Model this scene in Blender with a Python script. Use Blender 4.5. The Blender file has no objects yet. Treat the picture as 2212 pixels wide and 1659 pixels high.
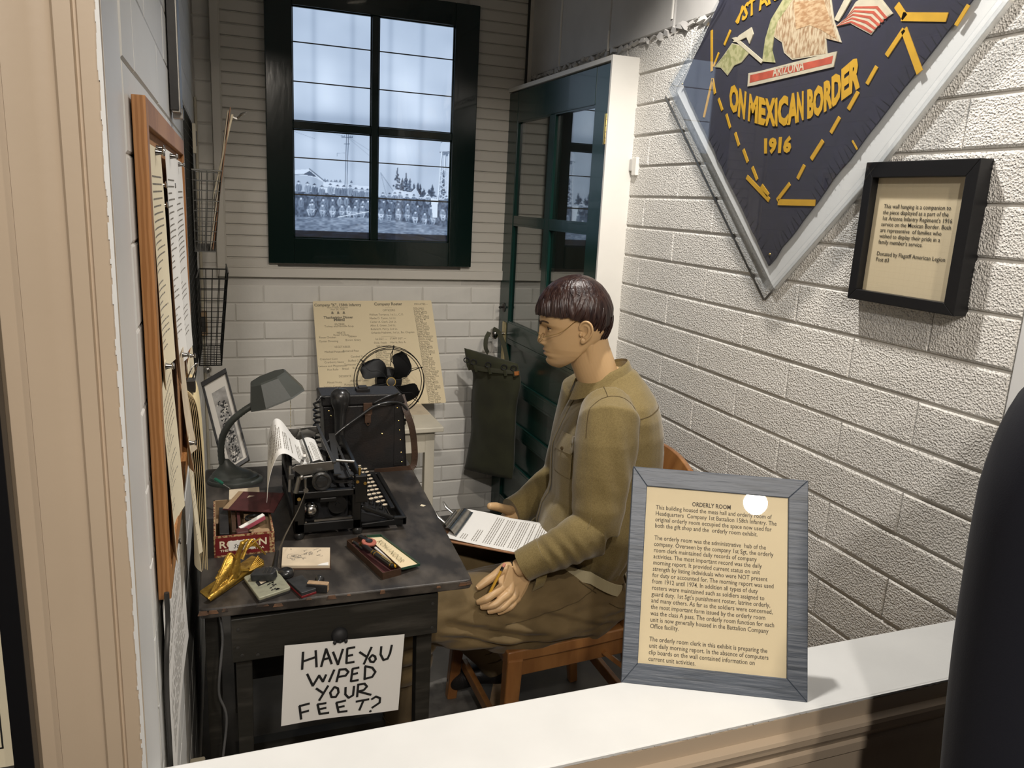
import bpy, bmesh, math, random
import numpy as np
from mathutils import Vector, Matrix, Euler, noise
random.seed(7)
D = bpy.data; scn = bpy.context.scene; COL = scn.collection
PI = math.pi
# ------------------------------------------------------------------ camera, world, lights
cam = D.cameras.new('camera'); camo = D.objects.new('camera', cam); COL.objects.link(camo)
cam.sensor_width = 36.0; cam.lens = 1700.0 / 2212.0 * 36.0; cam.clip_start = 0.02; cam.clip_end = 60
RM = [[0.93592, -0.34867, 0.049822], [-0.032641, -0.22671, -0.973415], [0.350696, 0.909413, -0.223563]]
camo.matrix_world = Matrix.Translation((0, 0, 1.55)) @ Matrix(((RM[0][0], -RM[1][0], -RM[2][0]), (RM[0][1], -RM[1][1], -RM[2][1]), (RM[0][2], -RM[1][2], -RM[2][2]))).to_4x4()
scn.camera = camo
w = D.worlds.new('hall_air'); scn.world = w; w.use_nodes = True
w.node_tree.nodes['Background'].inputs[0].default_value = (0.86, 0.80, 0.72, 1)
w.node_tree.nodes['Background'].inputs[1].default_value = 0.30
scn.view_settings.view_transform = 'Standard'; scn.view_settings.look = 'None'
scn.view_settings.gamma = 1.0; scn.view_settings.use_curve_mapping = False
scn.view_settings.exposure = 0.0
# (position, target, watts, cone degrees, blend, bulb radius, colour)
LAMPS = [((0.90, 1.66, 2.72), (1.25, 1.55, 0.9), 112, 125, 0.6, 0.035, (1.0, 0.955, 0.90)),
         ((0.32, -1.50, 2.75), (0.75, 1.2, 0.9), 85, 62, 0.5, 0.062, (1.0, 0.90, 0.78)),
         ((-0.25, -1.05, 2.75), (0.8, 1.3, 0.9), 122, 62, 0.5, 0.05, (1.0, 0.94, 0.88)),
         ((0.81, -0.31, 2.75), (0.8, 1.9, 0.9), 60, 70, 0.5, 0.04, (1.0, 0.90, 0.78))]
def spot(i):
    p, t, wt, cone, bl, rad, colr = LAMPS[i]
    l = D.lights.new('bulb', 'SPOT'); l.energy = wt; l.spot_size = math.radians(cone); l.spot_blend = bl
    l.shadow_soft_size = rad; l.color = colr
    o = D.objects.new('bulb', l); COL.objects.link(o); o.location = p
    o.rotation_euler = (Vector(t) - Vector(p)).to_track_quat('-Z', 'Y').to_euler()
    return o
# ------------------------------------------------------------------ materials
def N(nt, typ, **k):
    n = nt.nodes.new(typ)
    for a, b in k.items(): setattr(n, a, b)
    return n
def mat(name, col, rough=0.5, metal=0.0, spec=0.5, var=0.0, vscale=8.0, bump=0.0, bscale=60.0, col2=None, coat=0.0,
        stretch=(1, 1, 1), detail=4.0, ramp=(0.35, 0.65), bdist=0.004, sheen=0.0, rvar=0.0, wave=None, bump2=None, trans=0.0, ior=1.45, emit=None, estr=0.0, sub=0.0):
    m = D.materials.new(name); m.use_nodes = True; nt = m.node_tree; b = nt.nodes['Principled BSDF']
    b.inputs['Base Color'].default_value = (*col, 1); b.inputs['Roughness'].default_value = rough
    b.inputs['Metallic'].default_value = metal; b.inputs['Specular IOR Level'].default_value = spec
    b.inputs['Coat Weight'].default_value = coat; b.inputs['Sheen Weight'].default_value = sheen
    b.inputs['Transmission Weight'].default_value = trans; b.inputs['IOR'].default_value = ior
    if sub: b.inputs['Subsurface Weight'].default_value = sub; b.inputs['Subsurface Radius'].default_value = (.01, .005, .003)
    if emit: b.inputs['Emission Color'].default_value = (*emit, 1); b.inputs['Emission Strength'].default_value = estr
    tc = N(nt, 'ShaderNodeTexCoord'); mp = N(nt, 'ShaderNodeMapping'); mp.inputs['Scale'].default_value = stretch
    nt.links.new(tc.outputs['Object'], mp.inputs[0])
    if col2 is not None or var or rvar:
        c2 = col2 if col2 is not None else tuple(max(0, c * (1 - var)) for c in col)
        if wave:
            nz = N(nt, 'ShaderNodeTexWave', bands_direction=wave[0]); nz.inputs['Scale'].default_value = vscale
            nz.inputs['Distortion'].default_value = wave[1]; nz.inputs['Detail'].default_value = 3; nz.inputs['Detail Scale'].default_value = wave[2]
        else:
            nz = N(nt, 'ShaderNodeTexNoise'); nz.inputs['Scale'].default_value = vscale; nz.inputs['Detail'].default_value = detail
        nt.links.new(mp.outputs[0], nz.inputs[0])
        fo = nz.outputs['Fac']
        r = N(nt, 'ShaderNodeValToRGB'); r.color_ramp.elements[0].position = ramp[0]; r.color_ramp.elements[1].position = ramp[1]
        r.color_ramp.elements[0].color = (*col, 1); r.color_ramp.elements[1].color = (*c2, 1)
        nt.links.new(fo, r.inputs[0]); nt.links.new(r.outputs[0], b.inputs['Base Color'])
        if rvar:
            mr = N(nt, 'ShaderNodeMapRange'); mr.inputs[3].default_value = rough - rvar; mr.inputs[4].default_value = rough + rvar
            nt.links.new(fo, mr.inputs[0]); nt.links.new(mr.outputs[0], b.inputs['Roughness'])
    if bump:
        n2 = N(nt, 'ShaderNodeTexNoise'); n2.inputs['Scale'].default_value = bscale; n2.inputs['Detail'].default_value = 5
        nt.links.new(mp.outputs[0], n2.inputs[0])
        bp = N(nt, 'ShaderNodeBump'); bp.inputs['Strength'].default_value = bump; bp.inputs['Distance'].default_value = bdist
        nt.links.new(n2.outputs['Fac'], bp.inputs['Height']); last = bp
        if bump2:
            n3 = N(nt, 'ShaderNodeTexVoronoi'); n3.inputs['Scale'].default_value = bump2[0]; nt.links.new(mp.outputs[0], n3.inputs[0])
            b3 = N(nt, 'ShaderNodeBump'); b3.inputs['Strength'].default_value = bump2[1]; b3.inputs['Distance'].default_value = bdist
            nt.links.new(n3.outputs['Distance'], b3.inputs['Height']); nt.links.new(bp.outputs[0], b3.inputs['Normal']); last = b3
        nt.links.new(last.outputs[0], b.inputs['Normal'])
    return m
def attr_mat(name, rough=0.6, emit=0.0, bump=0.0):
    m = D.materials.new(name); m.use_nodes = True; nt = m.node_tree; b = nt.nodes['Principled BSDF']
    a = N(nt, 'ShaderNodeAttribute'); a.attribute_name = 'ink'
    nt.links.new(a.outputs['Color'], b.inputs['Base Color']); b.inputs['Roughness'].default_value = rough
    if emit:
        nt.links.new(a.outputs['Color'], b.inputs['Emission Color']); b.inputs['Emission Strength'].default_value = emit
        b.inputs['Base Color'].default_value = (0.02, 0.02, 0.02, 1); nt.links.remove(b.inputs['Base Color'].links[0])
    return m
M = {}
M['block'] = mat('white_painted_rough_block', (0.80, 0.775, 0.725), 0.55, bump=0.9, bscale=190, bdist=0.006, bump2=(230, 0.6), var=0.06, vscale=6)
M['mortar'] = mat('white_painted_mortar', (0.60, 0.575, 0.53), 0.6, bump=0.3, bscale=60, bdist=0.003)
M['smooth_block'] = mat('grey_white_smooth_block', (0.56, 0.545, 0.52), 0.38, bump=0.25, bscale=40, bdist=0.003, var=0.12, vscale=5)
M['brick'] = mat('white_painted_brick', (0.70, 0.675, 0.62), 0.5, bump=0.25, bscale=45, bdist=0.003, var=0.08, vscale=9)
M['left_block'] = mat('grey_white_painted_block', (0.66, 0.66, 0.64), 0.42, bump=0.2, bscale=30, bdist=0.003, var=0.08, vscale=4)
M['bead'] = mat('cream_beadboard_paint', (0.62, 0.585, 0.52), 0.42, bump=0.05, bscale=20, var=0.05, vscale=3)
M['white_trim'] = mat('white_gloss_trim', (0.74, 0.72, 0.67), 0.35, bump=0.05, bscale=40, var=0.03)
M['sill'] = mat('white_sill_paint', (0.70, 0.70, 0.68), 0.42, bump=0.12, bscale=55, bdist=0.002, var=0.05, vscale=9)
M['jamb'] = mat('white_jamb_plaster', (0.70, 0.70, 0.69), 0.38, bump=0.12, bscale=18, bdist=0.003, var=0.05, vscale=5)
M['tan'] = mat('tan_wall_paint', (0.50, 0.395, 0.285), 0.5, bump=0.12, bscale=120, bdist=0.001, var=0.08, vscale=4)
M['green'] = mat('dark_green_gloss_paint', (0.003, 0.012, 0.010), 0.16, bump=0.12, bscale=50, bdist=0.002, stretch=(1, 1, .35), coat=0.3)
M['green_door'] = mat('dark_green_door_paint', (0.004, 0.030, 0.024), 0.26, bump=0.10, bscale=45, bdist=0.002, stretch=(1, 1, .3), coat=0.12)
M['floor'] = mat('worn_concrete_floor', (0.085, 0.078, 0.068), 0.45, bump=0.3, bscale=14, bdist=0.004, col2=(0.032, 0.032, 0.033), vscale=3.2, detail=8, rvar=0.12)
M['hallfloor'] = mat('brown_hall_floor', (0.12, 0.09, 0.06), 0.5, var=0.3, vscale=4)
M['ceiling'] = mat('ceiling_paint', (0.62, 0.60, 0.56), 0.8, var=0.05)
M['blackwood'] = mat('worn_black_paint', (0.022, 0.019, 0.017), 0.46, col2=(0.11, 0.094, 0.078), vscale=13, detail=12, ramp=(0.46, 0.74), bump=0.3, bscale=40, stretch=(1, .5, 1), rvar=0.1)
M['blackwood2'] = mat('black_desk_side', (0.016, 0.015, 0.012), 0.5, col2=(0.055, 0.05, 0.042), vscale=22, detail=8, ramp=(0.52, 0.80), bump=0.2, bscale=60, stretch=(.25, 1, 1.5))
M['rawwood'] = mat('bare_worn_wood_edge', (0.20, 0.10, 0.05), 0.6, col2=(0.03, 0.024, 0.02), vscale=30, detail=6, ramp=(.3, .6), bump=0.3, bscale=90)
M['black'] = mat('black_enamel', (0.006, 0.006, 0.006), 0.36, spec=.35, bump=0.08, bscale=60)
M['blackmatte'] = mat('black_matte', (0.010, 0.010, 0.011), 0.6)
M['fanblack'] = mat('fan_black', (0.006, 0.006, 0.006), 0.5, spec=.25)
M['rubber'] = mat('black_bakelite', (0.016, 0.016, 0.016), 0.30, coat=.3)
M['chrome'] = mat('nickel_plate', (0.55, 0.53, 0.50), 0.22, 1.0, var=0.3, vscale=30)
M['steel'] = mat('dull_steel', (0.30, 0.29, 0.27), 0.38, 1.0, var=0.3, vscale=20)
M['darksteel'] = mat('dark_steel', (0.05, 0.048, 0.045), 0.45, 0.5)
M['brass'] = mat('brass', (0.72, 0.50, 0.16), 0.25, 1.0)
M['oldbrass'] = mat('old_brass_plate', (0.62, 0.52, 0.26), 0.35, 0.7, var=0.5, vscale=25)
M['gold'] = mat('gilded_metal', (0.50, 0.31, 0.055), 0.36, 0.75, col2=(0.20, 0.11, 0.02), vscale=60, ramp=(0.4, 0.75), bump=0.5, bscale=150, bdist=0.002)
M['grnwire'] = mat('dark_wire', (0.035, 0.035, 0.032), 0.35, 0.8)
M['greywire'] = mat('grey_wire', (0.20, 0.20, 0.19), 0.35, 0.9)
M['olive_enamel'] = mat('grey_green_enamel', (0.040, 0.044, 0.038), 0.42, bump=0.12, bscale=180, bdist=0.001)
M['whiteenamel'] = mat('white_enamel_inside', (0.55, 0.53, 0.48), 0.4)
M['paper'] = mat('white_paper', (0.74, 0.73, 0.70), 0.7, bump=0.06, bscale=14, bdist=0.004)
M['paper_grey'] = mat('grey_paper', (0.55, 0.54, 0.52), 0.7, bump=0.1, bscale=14, bdist=0.004)
M['cream'] = mat('cream_paper', (0.74, 0.62, 0.40), 0.6, var=0.06, vscale=4)
M['cream2'] = mat('pale_cream_paper', (0.74, 0.66, 0.48), 0.7)
M['manila'] = mat('manila_paper', (0.68, 0.56, 0.32), 0.7)
M['oldpaper'] = mat('aged_paper', (0.62, 0.52, 0.38), 0.75, var=0.15, vscale=20)
M['ink'] = mat('black_ink', (0.012, 0.012, 0.012), 0.6)
M['inkgrey'] = mat('printed_text', (0.22, 0.20, 0.17), 0.7)
M['inkpale'] = mat('faded_print', (0.22, 0.19, 0.13), 0.7)
M['whiteprint'] = mat('cream_print', (0.75, 0.66, 0.50), 0.6)
M['oak'] = mat('orange_oak', (0.40, 0.19, 0.070), 0.42, col2=(0.31, 0.135, 0.042), vscale=9, wave=('X', 4, 2), bump=0.06, bscale=90, stretch=(6, 6, .6))
M['chair'] = mat('varnished_chair_wood', (0.36, 0.165, 0.052), 0.32, col2=(0.19, 0.075, 0.022), vscale=5, stretch=(3, 3, .7), bump=0.08, bscale=70, coat=0.25, detail=6)
M['cork'] = mat('cork_board', (0.42, 0.22, 0.10), 0.8, var=0.3, vscale=150)
M['hardboard'] = mat('brown_hardboard', (0.34, 0.17, 0.085), 0.5, var=0.25, vscale=30)
M['creampaint'] = mat('cream_table_paint', (0.62, 0.57, 0.46), 0.45, var=0.1, vscale=8, bump=.1, bscale=40)
M['leather'] = mat('worn_black_leather', (0.012, 0.011, 0.011), 0.42, col2=(0.022, 0.015, 0.012), vscale=14, bump=0.35, bscale=220, bdist=0.002, ramp=(.5, .8), detail=8)
M['brownleather'] = mat('brown_leather', (0.055, 0.028, 0.015), 0.5, var=0.4, vscale=15, bump=.2, bscale=150)
M['tanleather'] = mat('tan_leather_tab', (0.48, 0.17, 0.045), 0.5, var=0.3, vscale=40)
M['canvas'] = mat('olive_canvas', (0.030, 0.031, 0.012), 0.85, var=0.35, vscale=9, bump=0.3, bscale=500, bdist=0.001, sheen=.1)
M['canvas2'] = mat('olive_canvas_webbing', (0.050, 0.050, 0.030), 0.85, bump=0.3, bscale=300, bdist=0.001)
M['wool'] = mat('khaki_wool_shirt', (0.215, 0.160, 0.060), 0.9, col2=(0.155, 0.112, 0.038), vscale=420, detail=2, bump=0.45, bscale=14, bdist=0.006, sheen=0.25)
M['twill'] = mat('brown_khaki_trousers', (0.150, 0.102, 0.042), 0.85, col2=(0.112, 0.075, 0.029), vscale=14, bump=0.25, bscale=500, bdist=0.0008, sheen=.15)
M['seam'] = mat('dark_seam', (0.085, 0.058, 0.024), 0.9)
M['belt'] = mat('tan_web_belt', (0.46, 0.40, 0.25), 0.8, bump=0.4, bscale=600, bdist=0.001)
M['skin'] = mat('mannequin_skin', (0.53, 0.345, 0.175), 0.42, var=0.05, vscale=6, sub=0.08)
M['lip'] = mat('mannequin_lip', (0.44, 0.235, 0.155), 0.42)
M['hair'] = mat('dark_auburn_hair', (0.040, 0.018, 0.013), 0.34, col2=(0.012, 0.004, 0.004), vscale=120, stretch=(1, 1, .12), bump=0.8, bscale=150, bdist=0.003, spec=.6)
M['brow'] = mat('painted_brow', (0.05, 0.028, 0.018), 0.6)
M['eyewhite'] = mat('painted_eye_white', (0.34, 0.29, 0.22), 0.3)
M['iris'] = mat('painted_iris', (0.03, 0.02, 0.012), 0.2)
M['wireframe'] = mat('gold_spectacle_wire', (0.60, 0.42, 0.18), 0.3, 1.0)
M['glass'] = mat('clear_glass', (0.9, 0.95, 0.95), 0.02, trans=1.0, ior=1.45)
M['navy'] = mat('navy_wool_felt', (0.012, 0.010, 0.032), 0.9, var=0.3, vscale=30, bump=0.15, bscale=500, bdist=0.001, sheen=.2)
M['yellow'] = mat('yellow_felt', (0.72, 0.40, 0.025), 0.85, var=0.12, vscale=40, bump=.2, bscale=300, bdist=.001)
M['red'] = mat('cigar_box_red', (0.16, 0.012, 0.014), 0.5, var=0.2, vscale=20)
M['redpaint'] = mat('orange_red_print', (0.60, 0.11, 0.06), 0.8, var=.3, vscale=50)
M['darkred'] = mat('maroon_cover', (0.075, 0.020, 0.020), 0.55, var=0.4, vscale=30)
M['pink'] = mat('pink_eraser_edge', (0.42, 0.09, 0.13), 0.5)
M['boxwood'] = mat('cigar_box_lining', (0.34, 0.23, 0.13), 0.7, var=0.2, vscale=30)
M['boxedge'] = mat('patterned_box_edge', (0.42, 0.30, 0.15), 0.7, col2=(0.16, 0.04, 0.02), vscale=160, ramp=(.45, .55))
M['darkthing'] = mat('dark_grey_metal', (0.035, 0.033, 0.033), 0.4, 0.3, var=.4, vscale=40)
M['tin'] = mat('pale_green_tin', (0.34, 0.34, 0.25), 0.4, 0.3, col2=(0.22, 0.22, 0.17), vscale=50, ramp=(.5, .8))
M['greyrib'] = mat('grey_ribbed_case', (0.06, 0.062, 0.065), 0.35, .5, var=.4, vscale=60)
M['pencil_yellow'] = mat('yellow_pencil_paint', (0.55, 0.30, 0.03), 0.4)
M['eraserred'] = mat('eraser_red', (0.36, 0.11, 0.075), 0.7)
M['peneraser'] = mat('pencil_tip_pink', (0.62, 0.25, 0.18), 0.6)
M['greentin'] = mat('dark_green_tin', (0.02, 0.06, 0.035), 0.4)
M['greenplastic'] = mat('green_plastic', (0.01, 0.10, 0.06), 0.3)
M['photo'] = mat('grey_photo_mount', (0.50, 0.47, 0.42), 0.6)
M['framegrey'] = mat('slate_blue_wood_frame', (0.085, 0.100, 0.125), 0.40, col2=(0.045, 0.055, 0.07), vscale=55, stretch=(.16, .16, 2.2), bump=0.5, bscale=70, bdist=0.002, ramp=(.5, .68))
M['frameblack'] = mat('satin_black_frame', (0.006, 0.006, 0.007), 0.4, bump=.1, bscale=40)
M['white_backing'] = mat('white_backing_board', (0.84, 0.83, 0.80), 0.5)
M['blockwood'] = mat('pale_block_wood', (0.40, 0.27, 0.16), 0.6, var=.3, vscale=60, stretch=(1, 6, 6))
M['plastic'] = mat('ivory_plastic', (0.52, 0.47, 0.36), 0.4)
M['cordgrey'] = mat('grey_cord', (0.10, 0.10, 0.10), 0.5)
M['lampglass'] = mat('lit_bulb_face', (0.9, 0.85, 0.75), 0.3, emit=(1.0, 0.9, 0.75), estr=14)
def clear_sheet(name, tint=(1, 1, 1), refl=0.0, rough=0.01):
    m = D.materials.new(name); m.use_nodes = True; nt = m.node_tree; nt.nodes.remove(nt.nodes['Principled BSDF'])
    out = nt.nodes['Material Output']; tr = N(nt, 'ShaderNodeBsdfTransparent'); gl = N(nt, 'ShaderNodeBsdfGlossy'); fr = N(nt, 'ShaderNodeLayerWeight'); mx = N(nt, 'ShaderNodeMixShader')
    tr.inputs[0].default_value = (*tint, 1); gl.inputs['Roughness'].default_value = rough
    pw = N(nt, 'ShaderNodeMath', operation='POWER'); pw.inputs[1].default_value = 5.0
    ad = N(nt, 'ShaderNodeMath', operation='MULTIPLY_ADD'); ad.inputs[1].default_value = 0.9; ad.inputs[2].default_value = .03 + refl; ad.use_clamp = True
    nt.links.new(fr.outputs['Facing'], pw.inputs[0]); nt.links.new(pw.outputs[0], ad.inputs[0]); nt.links.new(ad.outputs[0], mx.inputs[0])
    nt.links.new(tr.outputs[0], mx.inputs[1]); nt.links.new(gl.outputs[0], mx.inputs[2]); nt.links.new(mx.outputs[0], out.inputs[0])
    return m
M['pane'] = clear_sheet('picture_glass')
M['acrylic'] = clear_sheet('clear_acrylic', (0.98, 0.99, 1.0), 0.07)
M['doorpane'] = clear_sheet('old_door_glass', (0.85, 0.9, 0.88), 0.24)
# ------------------------------------------------------------------ mesh helpers
def V(*a): return Vector(a)
def frame_from(z, up=(0, 0, 1)):
    z = Vector(z).normalized(); u = Vector(up)
    if abs(z.dot(u.normalized())) > .98: u = Vector((1, 0, 0))
    x = u.cross(z).normalized(); y = z.cross(x)
    return x, y, z
class MB:
    def __init__(s): s.v = []; s.f = []
    def add(s, vs, fs):
        n = len(s.v); s.v += [tuple(v) for v in vs]; s.f += [tuple(i + n for i in f) for f in fs]; return s
    def hexa(s, p):      # 8 points: bottom 4 ccw, top 4 ccw
        return s.add(p, [(3, 2, 1, 0), (4, 5, 6, 7), (0, 1, 5, 4), (1, 2, 6, 5), (2, 3, 7, 6), (3, 0, 4, 7)])
    def box(s, x0, x1, y0, y1, z0, z1):
        return s.hexa([(x0, y0, z0), (x1, y0, z0), (x1, y1, z0), (x0, y1, z0), (x0, y0, z1), (x1, y0, z1), (x1, y1, z1), (x0, y1, z1)])
    def obox(s, c, size, R=None, taper=1.0):
        c = Vector(c); hx, hy, hz = [a / 2 for a in size]; P = []
        for z in (-1, 1):
            t = taper if z > 0 else 1
            for x, y in ((-1, -1), (1, -1), (1, 1), (-1, 1)):
                q = Vector((x * hx * t, y * hy * t, z * hz)); P.append(c + (R @ q if R is not None else q))
        return s.hexa(P)
    def bar(s, a, b, wx, wy=None, up=(0, 0, 1), t=1.0):
        a = Vector(a); b = Vector(b); wy = wy or wx; x, y, z = frame_from(b - a, up); P = []
        for q, k in ((a, 1), (b, t)):
            for sx, sy in ((-1, -1), (1, -1), (1, 1), (-1, 1)): P.append(q + x * sx * wx / 2 * k + y * sy * wy / 2 * k)
        return s.hexa(P)
    def loft(s, rings, cap=True, closed=False):
        n = len(rings[0]); vs = [p for r in rings for p in r]; fs = []
        m = len(rings)
        for i in range(m if closed else m - 1):
            for j in range(n):
                a = i * n + j; b = i * n + (j + 1) % n; c = ((i + 1) % m) * n + (j + 1) % n; d = ((i + 1) % m) * n + j
                fs.append((a, b, c, d))
        if cap and not closed: fs.append(tuple(reversed(range(n)))); fs.append(tuple(range((m - 1) * n, m * n)))
        return s.add(vs, fs)
    def tube(s, path, r, n=8, closed=False, cap=True, flat=None):
        path = [Vector(p) for p in path]; m = len(path)
        rs = r if isinstance(r, (list, tuple)) else [r] * m
        rings = []; px = None
        for i, p in enumerate(path):
            if closed: t = path[(i + 1) % m] - path[i - 1]
            else: t = path[min(i + 1, m - 1)] - path[max(i - 1, 0)]
            t.normalize()
            if px is None: x, y, _ = frame_from(t)
            else:
                x = (px - t * px.dot(t)); x = x.normalized() if x.length > 1e-6 else frame_from(t)[0]; y = t.cross(x)
            px = x; fr = rs[i]; ry = fr * (flat or 1)
            rings.append([p + x * math.cos(2 * PI * k / n) * fr + y * math.sin(2 * PI * k / n) * ry for k in range(n)])
        return s.loft(rings, cap, closed)
    def lathe(s, prof, n=16, c=(0, 0, 0), axis=(0, 0, 1), cap=True, sy=1.0):
        x, y, z = frame_from(axis); c = Vector(c)
        return s.loft([[c + z * h + x * r * math.cos(2 * PI * k / n) + y * r * sy * math.sin(2 * PI * k / n) for k in range(n)] for r, h in prof], cap)
    def ell(s, c, rx, ry=None, rz=None, n=12, m=8, R=None):
        ry = ry or rx; rz = rz or rx; c = Vector(c); rings = []
        for i in range(m + 1):
            a = -PI / 2 + PI * i / m; cr = max(math.cos(a), 1e-3)
            ring = []
            for k in range(n):
                q = Vector((rx * cr * math.cos(2 * PI * k / n), ry * cr * math.sin(2 * PI * k / n), rz * math.sin(a)))
                ring.append(c + (R @ q if R is not None else q))
            rings.append(ring)
        return s.loft(rings)
    def prism(s, poly, o, u, v, th):      # polygon in plane (u,v) from o, extruded by th along u x v
        o = Vector(o); u = Vector(u); v = Vector(v); nn = u.cross(v).normalized() * th; k = len(poly)
        a = [o + u * p[0] + v * p[1] for p in poly]; b = [q + nn for q in a]
        return s.add(a + b, [tuple(reversed(range(k))), tuple(range(k, 2 * k))] + [(i, (i + 1) % k, k + (i + 1) % k, k + i) for i in range(k)])
    def grid(s, fn, nu, nv, th=0.0):
        P = [[Vector(fn(i / nu, j / nv)) for j in range(nv + 1)] for i in range(nu + 1)]
        vs = [p for r in P for p in r]; W = nv + 1
        fs = [(i * W + j, (i + 1) * W + j, (i + 1) * W + j + 1, i * W + j + 1) for i in range(nu) for j in range(nv)]
        if th:
            n = len(vs); q = []
            for i in range(nu + 1):
                for j in range(nv + 1):
                    du = P[min(i + 1, nu)][j] - P[max(i - 1, 0)][j]; dv = P[i][min(j + 1, nv)] - P[i][max(j - 1, 0)]
                    nn = du.cross(dv); nn = nn.normalized() if nn.length > 0 else Vector((0, 0, 1)); q.append(P[i][j] - nn * th)
            vs += q; fs += [tuple(reversed([a + n for a in f])) for f in fs]
            bd = [i * W for i in range(nu + 1)] + [nu * W + j for j in range(1, W)] + [i * W + nv for i in range(nu - 1, -1, -1)] + [j for j in range(nv - 1, 0, -1)]
            for a, b in zip(bd, bd[1:] + bd[:1]): fs.append((b, a, a + n, b + n))
        return s.add(vs, fs)
def mesh_obj(name, me, m, parent=None, world=True):
    o = D.objects.new(name, me); COL.objects.link(o)
    if m is not None and not me.materials: me.materials.append(m)
    if parent is not None:
        o.parent = parent
        if world: o.matrix_parent_inverse = WM(parent).inverted()
    return o
def WM(o):
    m = Matrix.LocRotScale(o.location, o.rotation_euler, o.scale)
    return (WM(o.parent) @ o.matrix_parent_inverse @ m) if o.parent else m
def ob(name, b, m, parent=None, smooth=None, bevel=0.0, world=True, seg=2):
    me = D.meshes.new(name); me.from_pydata(b.v, [], b.f); me.update()
    bm = bmesh.new(); bm.from_mesh(me); bmesh.ops.recalc_face_normals(bm, faces=bm.faces); bm.to_mesh(me); bm.free()
    if smooth:
        for p in me.polygons: p.use_smooth = True
        me.set_sharp_from_angle(angle=math.radians(smooth))
    o = mesh_obj(name, me, m, parent, world)
    if bevel:
        md = o.modifiers.new('b', 'BEVEL'); md.width = bevel; md.segments = seg; md.limit_method = 'ANGLE'; md.angle_limit = math.radians(40)
        md.harden_normals = False
    return o
def tag(o, label=None, cat=None, group=None, kind=None):
    if label: o['label'] = label
    if cat: o['category'] = cat
    if group: o['group'] = group
    if kind: o['kind'] = kind
    return o
def thing(name, label, cat, loc=(0, 0, 0), rz=0.0, group=None):
    o = D.objects.new(name, None); o.empty_display_size = .05; COL.objects.link(o); o.location = loc; o.rotation_euler = (0, 0, rz)
    return tag(o, label, cat, group)
def struct(name, label=None):
    o = D.objects.new(name, None); o.empty_display_size = .05; COL.objects.link(o); o['kind'] = 'structure'
    if label: o['label'] = label
    return o
def remesh(b, vox, smooth_it=4, fac=0.5):
    me = D.meshes.new('t'); me.from_pydata(b.v, [], b.f); me.update()
    bm = bmesh.new(); bm.from_mesh(me); bmesh.ops.recalc_face_normals(bm, faces=bm.faces); bm.to_mesh(me); bm.free()
    o = D.objects.new('t', me); COL.objects.link(o)
    r = o.modifiers.new('r', 'REMESH'); r.mode = 'VOXEL'; r.voxel_size = vox; r.use_smooth_shade = True
    if smooth_it:
        s = o.modifiers.new('s', 'SMOOTH'); s.iterations = smooth_it; s.factor = fac
    dg = bpy.context.evaluated_depsgraph_get(); dg.update(); e = o.evaluated_get(dg)
    out = D.meshes.new_from_object(e); D.objects.remove(o); D.meshes.remove(me)
    return out
def mesh_data(me):
    n = len(me.vertices); co = np.empty(n * 3, np.float32); me.vertices.foreach_get('co', co)
    return [tuple(c) for c in co.reshape(-1, 3)], [tuple(p.vertices) for p in me.polygons]
_fonts = {}
def text(mb, s, o, u, v, size, align='LEFT', bold=0.0, width=None, shear=0.0, ext=0.0):
    """flat lettering in the plane (u,v) with baseline start at o; adds to MB"""
    cu = D.curves.new('t', 'FONT'); cu.body = s; cu.size = 1.0; cu.align_x = align; cu.shear = shear; cu.resolution_u = 2
    cu.offset = bold; cu.extrude = ext; cu.fill_mode = 'BOTH' if ext else 'FRONT'
    ob_ = D.objects.new('t', cu); COL.objects.link(ob_); me = ob_.to_mesh()
    vs = [x.co.copy() for x in me.vertices]; fs = [tuple(p.vertices) for p in me.polygons]
    ob_.to_mesh_clear(); D.objects.remove(ob_); D.curves.remove(cu)
    if not vs: return mb
    sx = size
    if width:
        w0 = max(q.x for q in vs) - min(q.x for q in vs); sx = width / w0
    o = Vector(o); u = Vector(u).normalized(); v = Vector(v).normalized(); nn = u.cross(v)
    return mb.add([o + u * q.x * sx + v * q.y * size + nn * q.z * size for q in vs], fs)
def strokes(mb, pts, o, u, v, wd, nrm_off=0.0):
    """brush stroke polyline in plane"""
    o = Vector(o); u = Vector(u); v = Vector(v)
    for (x0, y0), (x1, y1) in zip(pts, pts[1:]):
        d = Vector((x1 - x0, y1 - y0)); L = d.length
        if L < 1e-6: continue
        d /= L; nx, ny = -d.y * wd / 2, d.x * wd / 2; e = wd * .25
        q = [(x0 - d.x * e + nx, y0 - d.y * e + ny), (x0 - d.x * e - nx, y0 - d.y * e - ny), (x1 + d.x * e - nx, y1 + d.y * e - ny), (x1 + d.x * e + nx, y1 + d.y * e + ny)]
        mb.add([o + u * a + v * b for a, b in q], [(0, 1, 2, 3)])
    return mb
def arc(p0, p1, p2, n=12):
    p0, p1, p2 = Vector(p0), Vector(p1), Vector(p2)
    return [(1 - t) ** 2 * p0 + 2 * t * (1 - t) * p1 + t * t * p2 for t in [i / n for i in range(n + 1)]]
def spline(P, n=8):
    P = [Vector(p) for p in P]; out = []
    for i in range(len(P) - 1):
        a = P[max(i - 1, 0)]; b = P[i]; c = P[i + 1]; d = P[min(i + 2, len(P) - 1)]
        for k in range(n):
            t = k / n
            out.append(0.5 * ((2 * b) + (c - a) * t + (2 * a - 5 * b + 4 * c - d) * t * t + (-a + 3 * b - 3 * c + d) * t ** 3))
    out.append(P[-1]); return out
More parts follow.
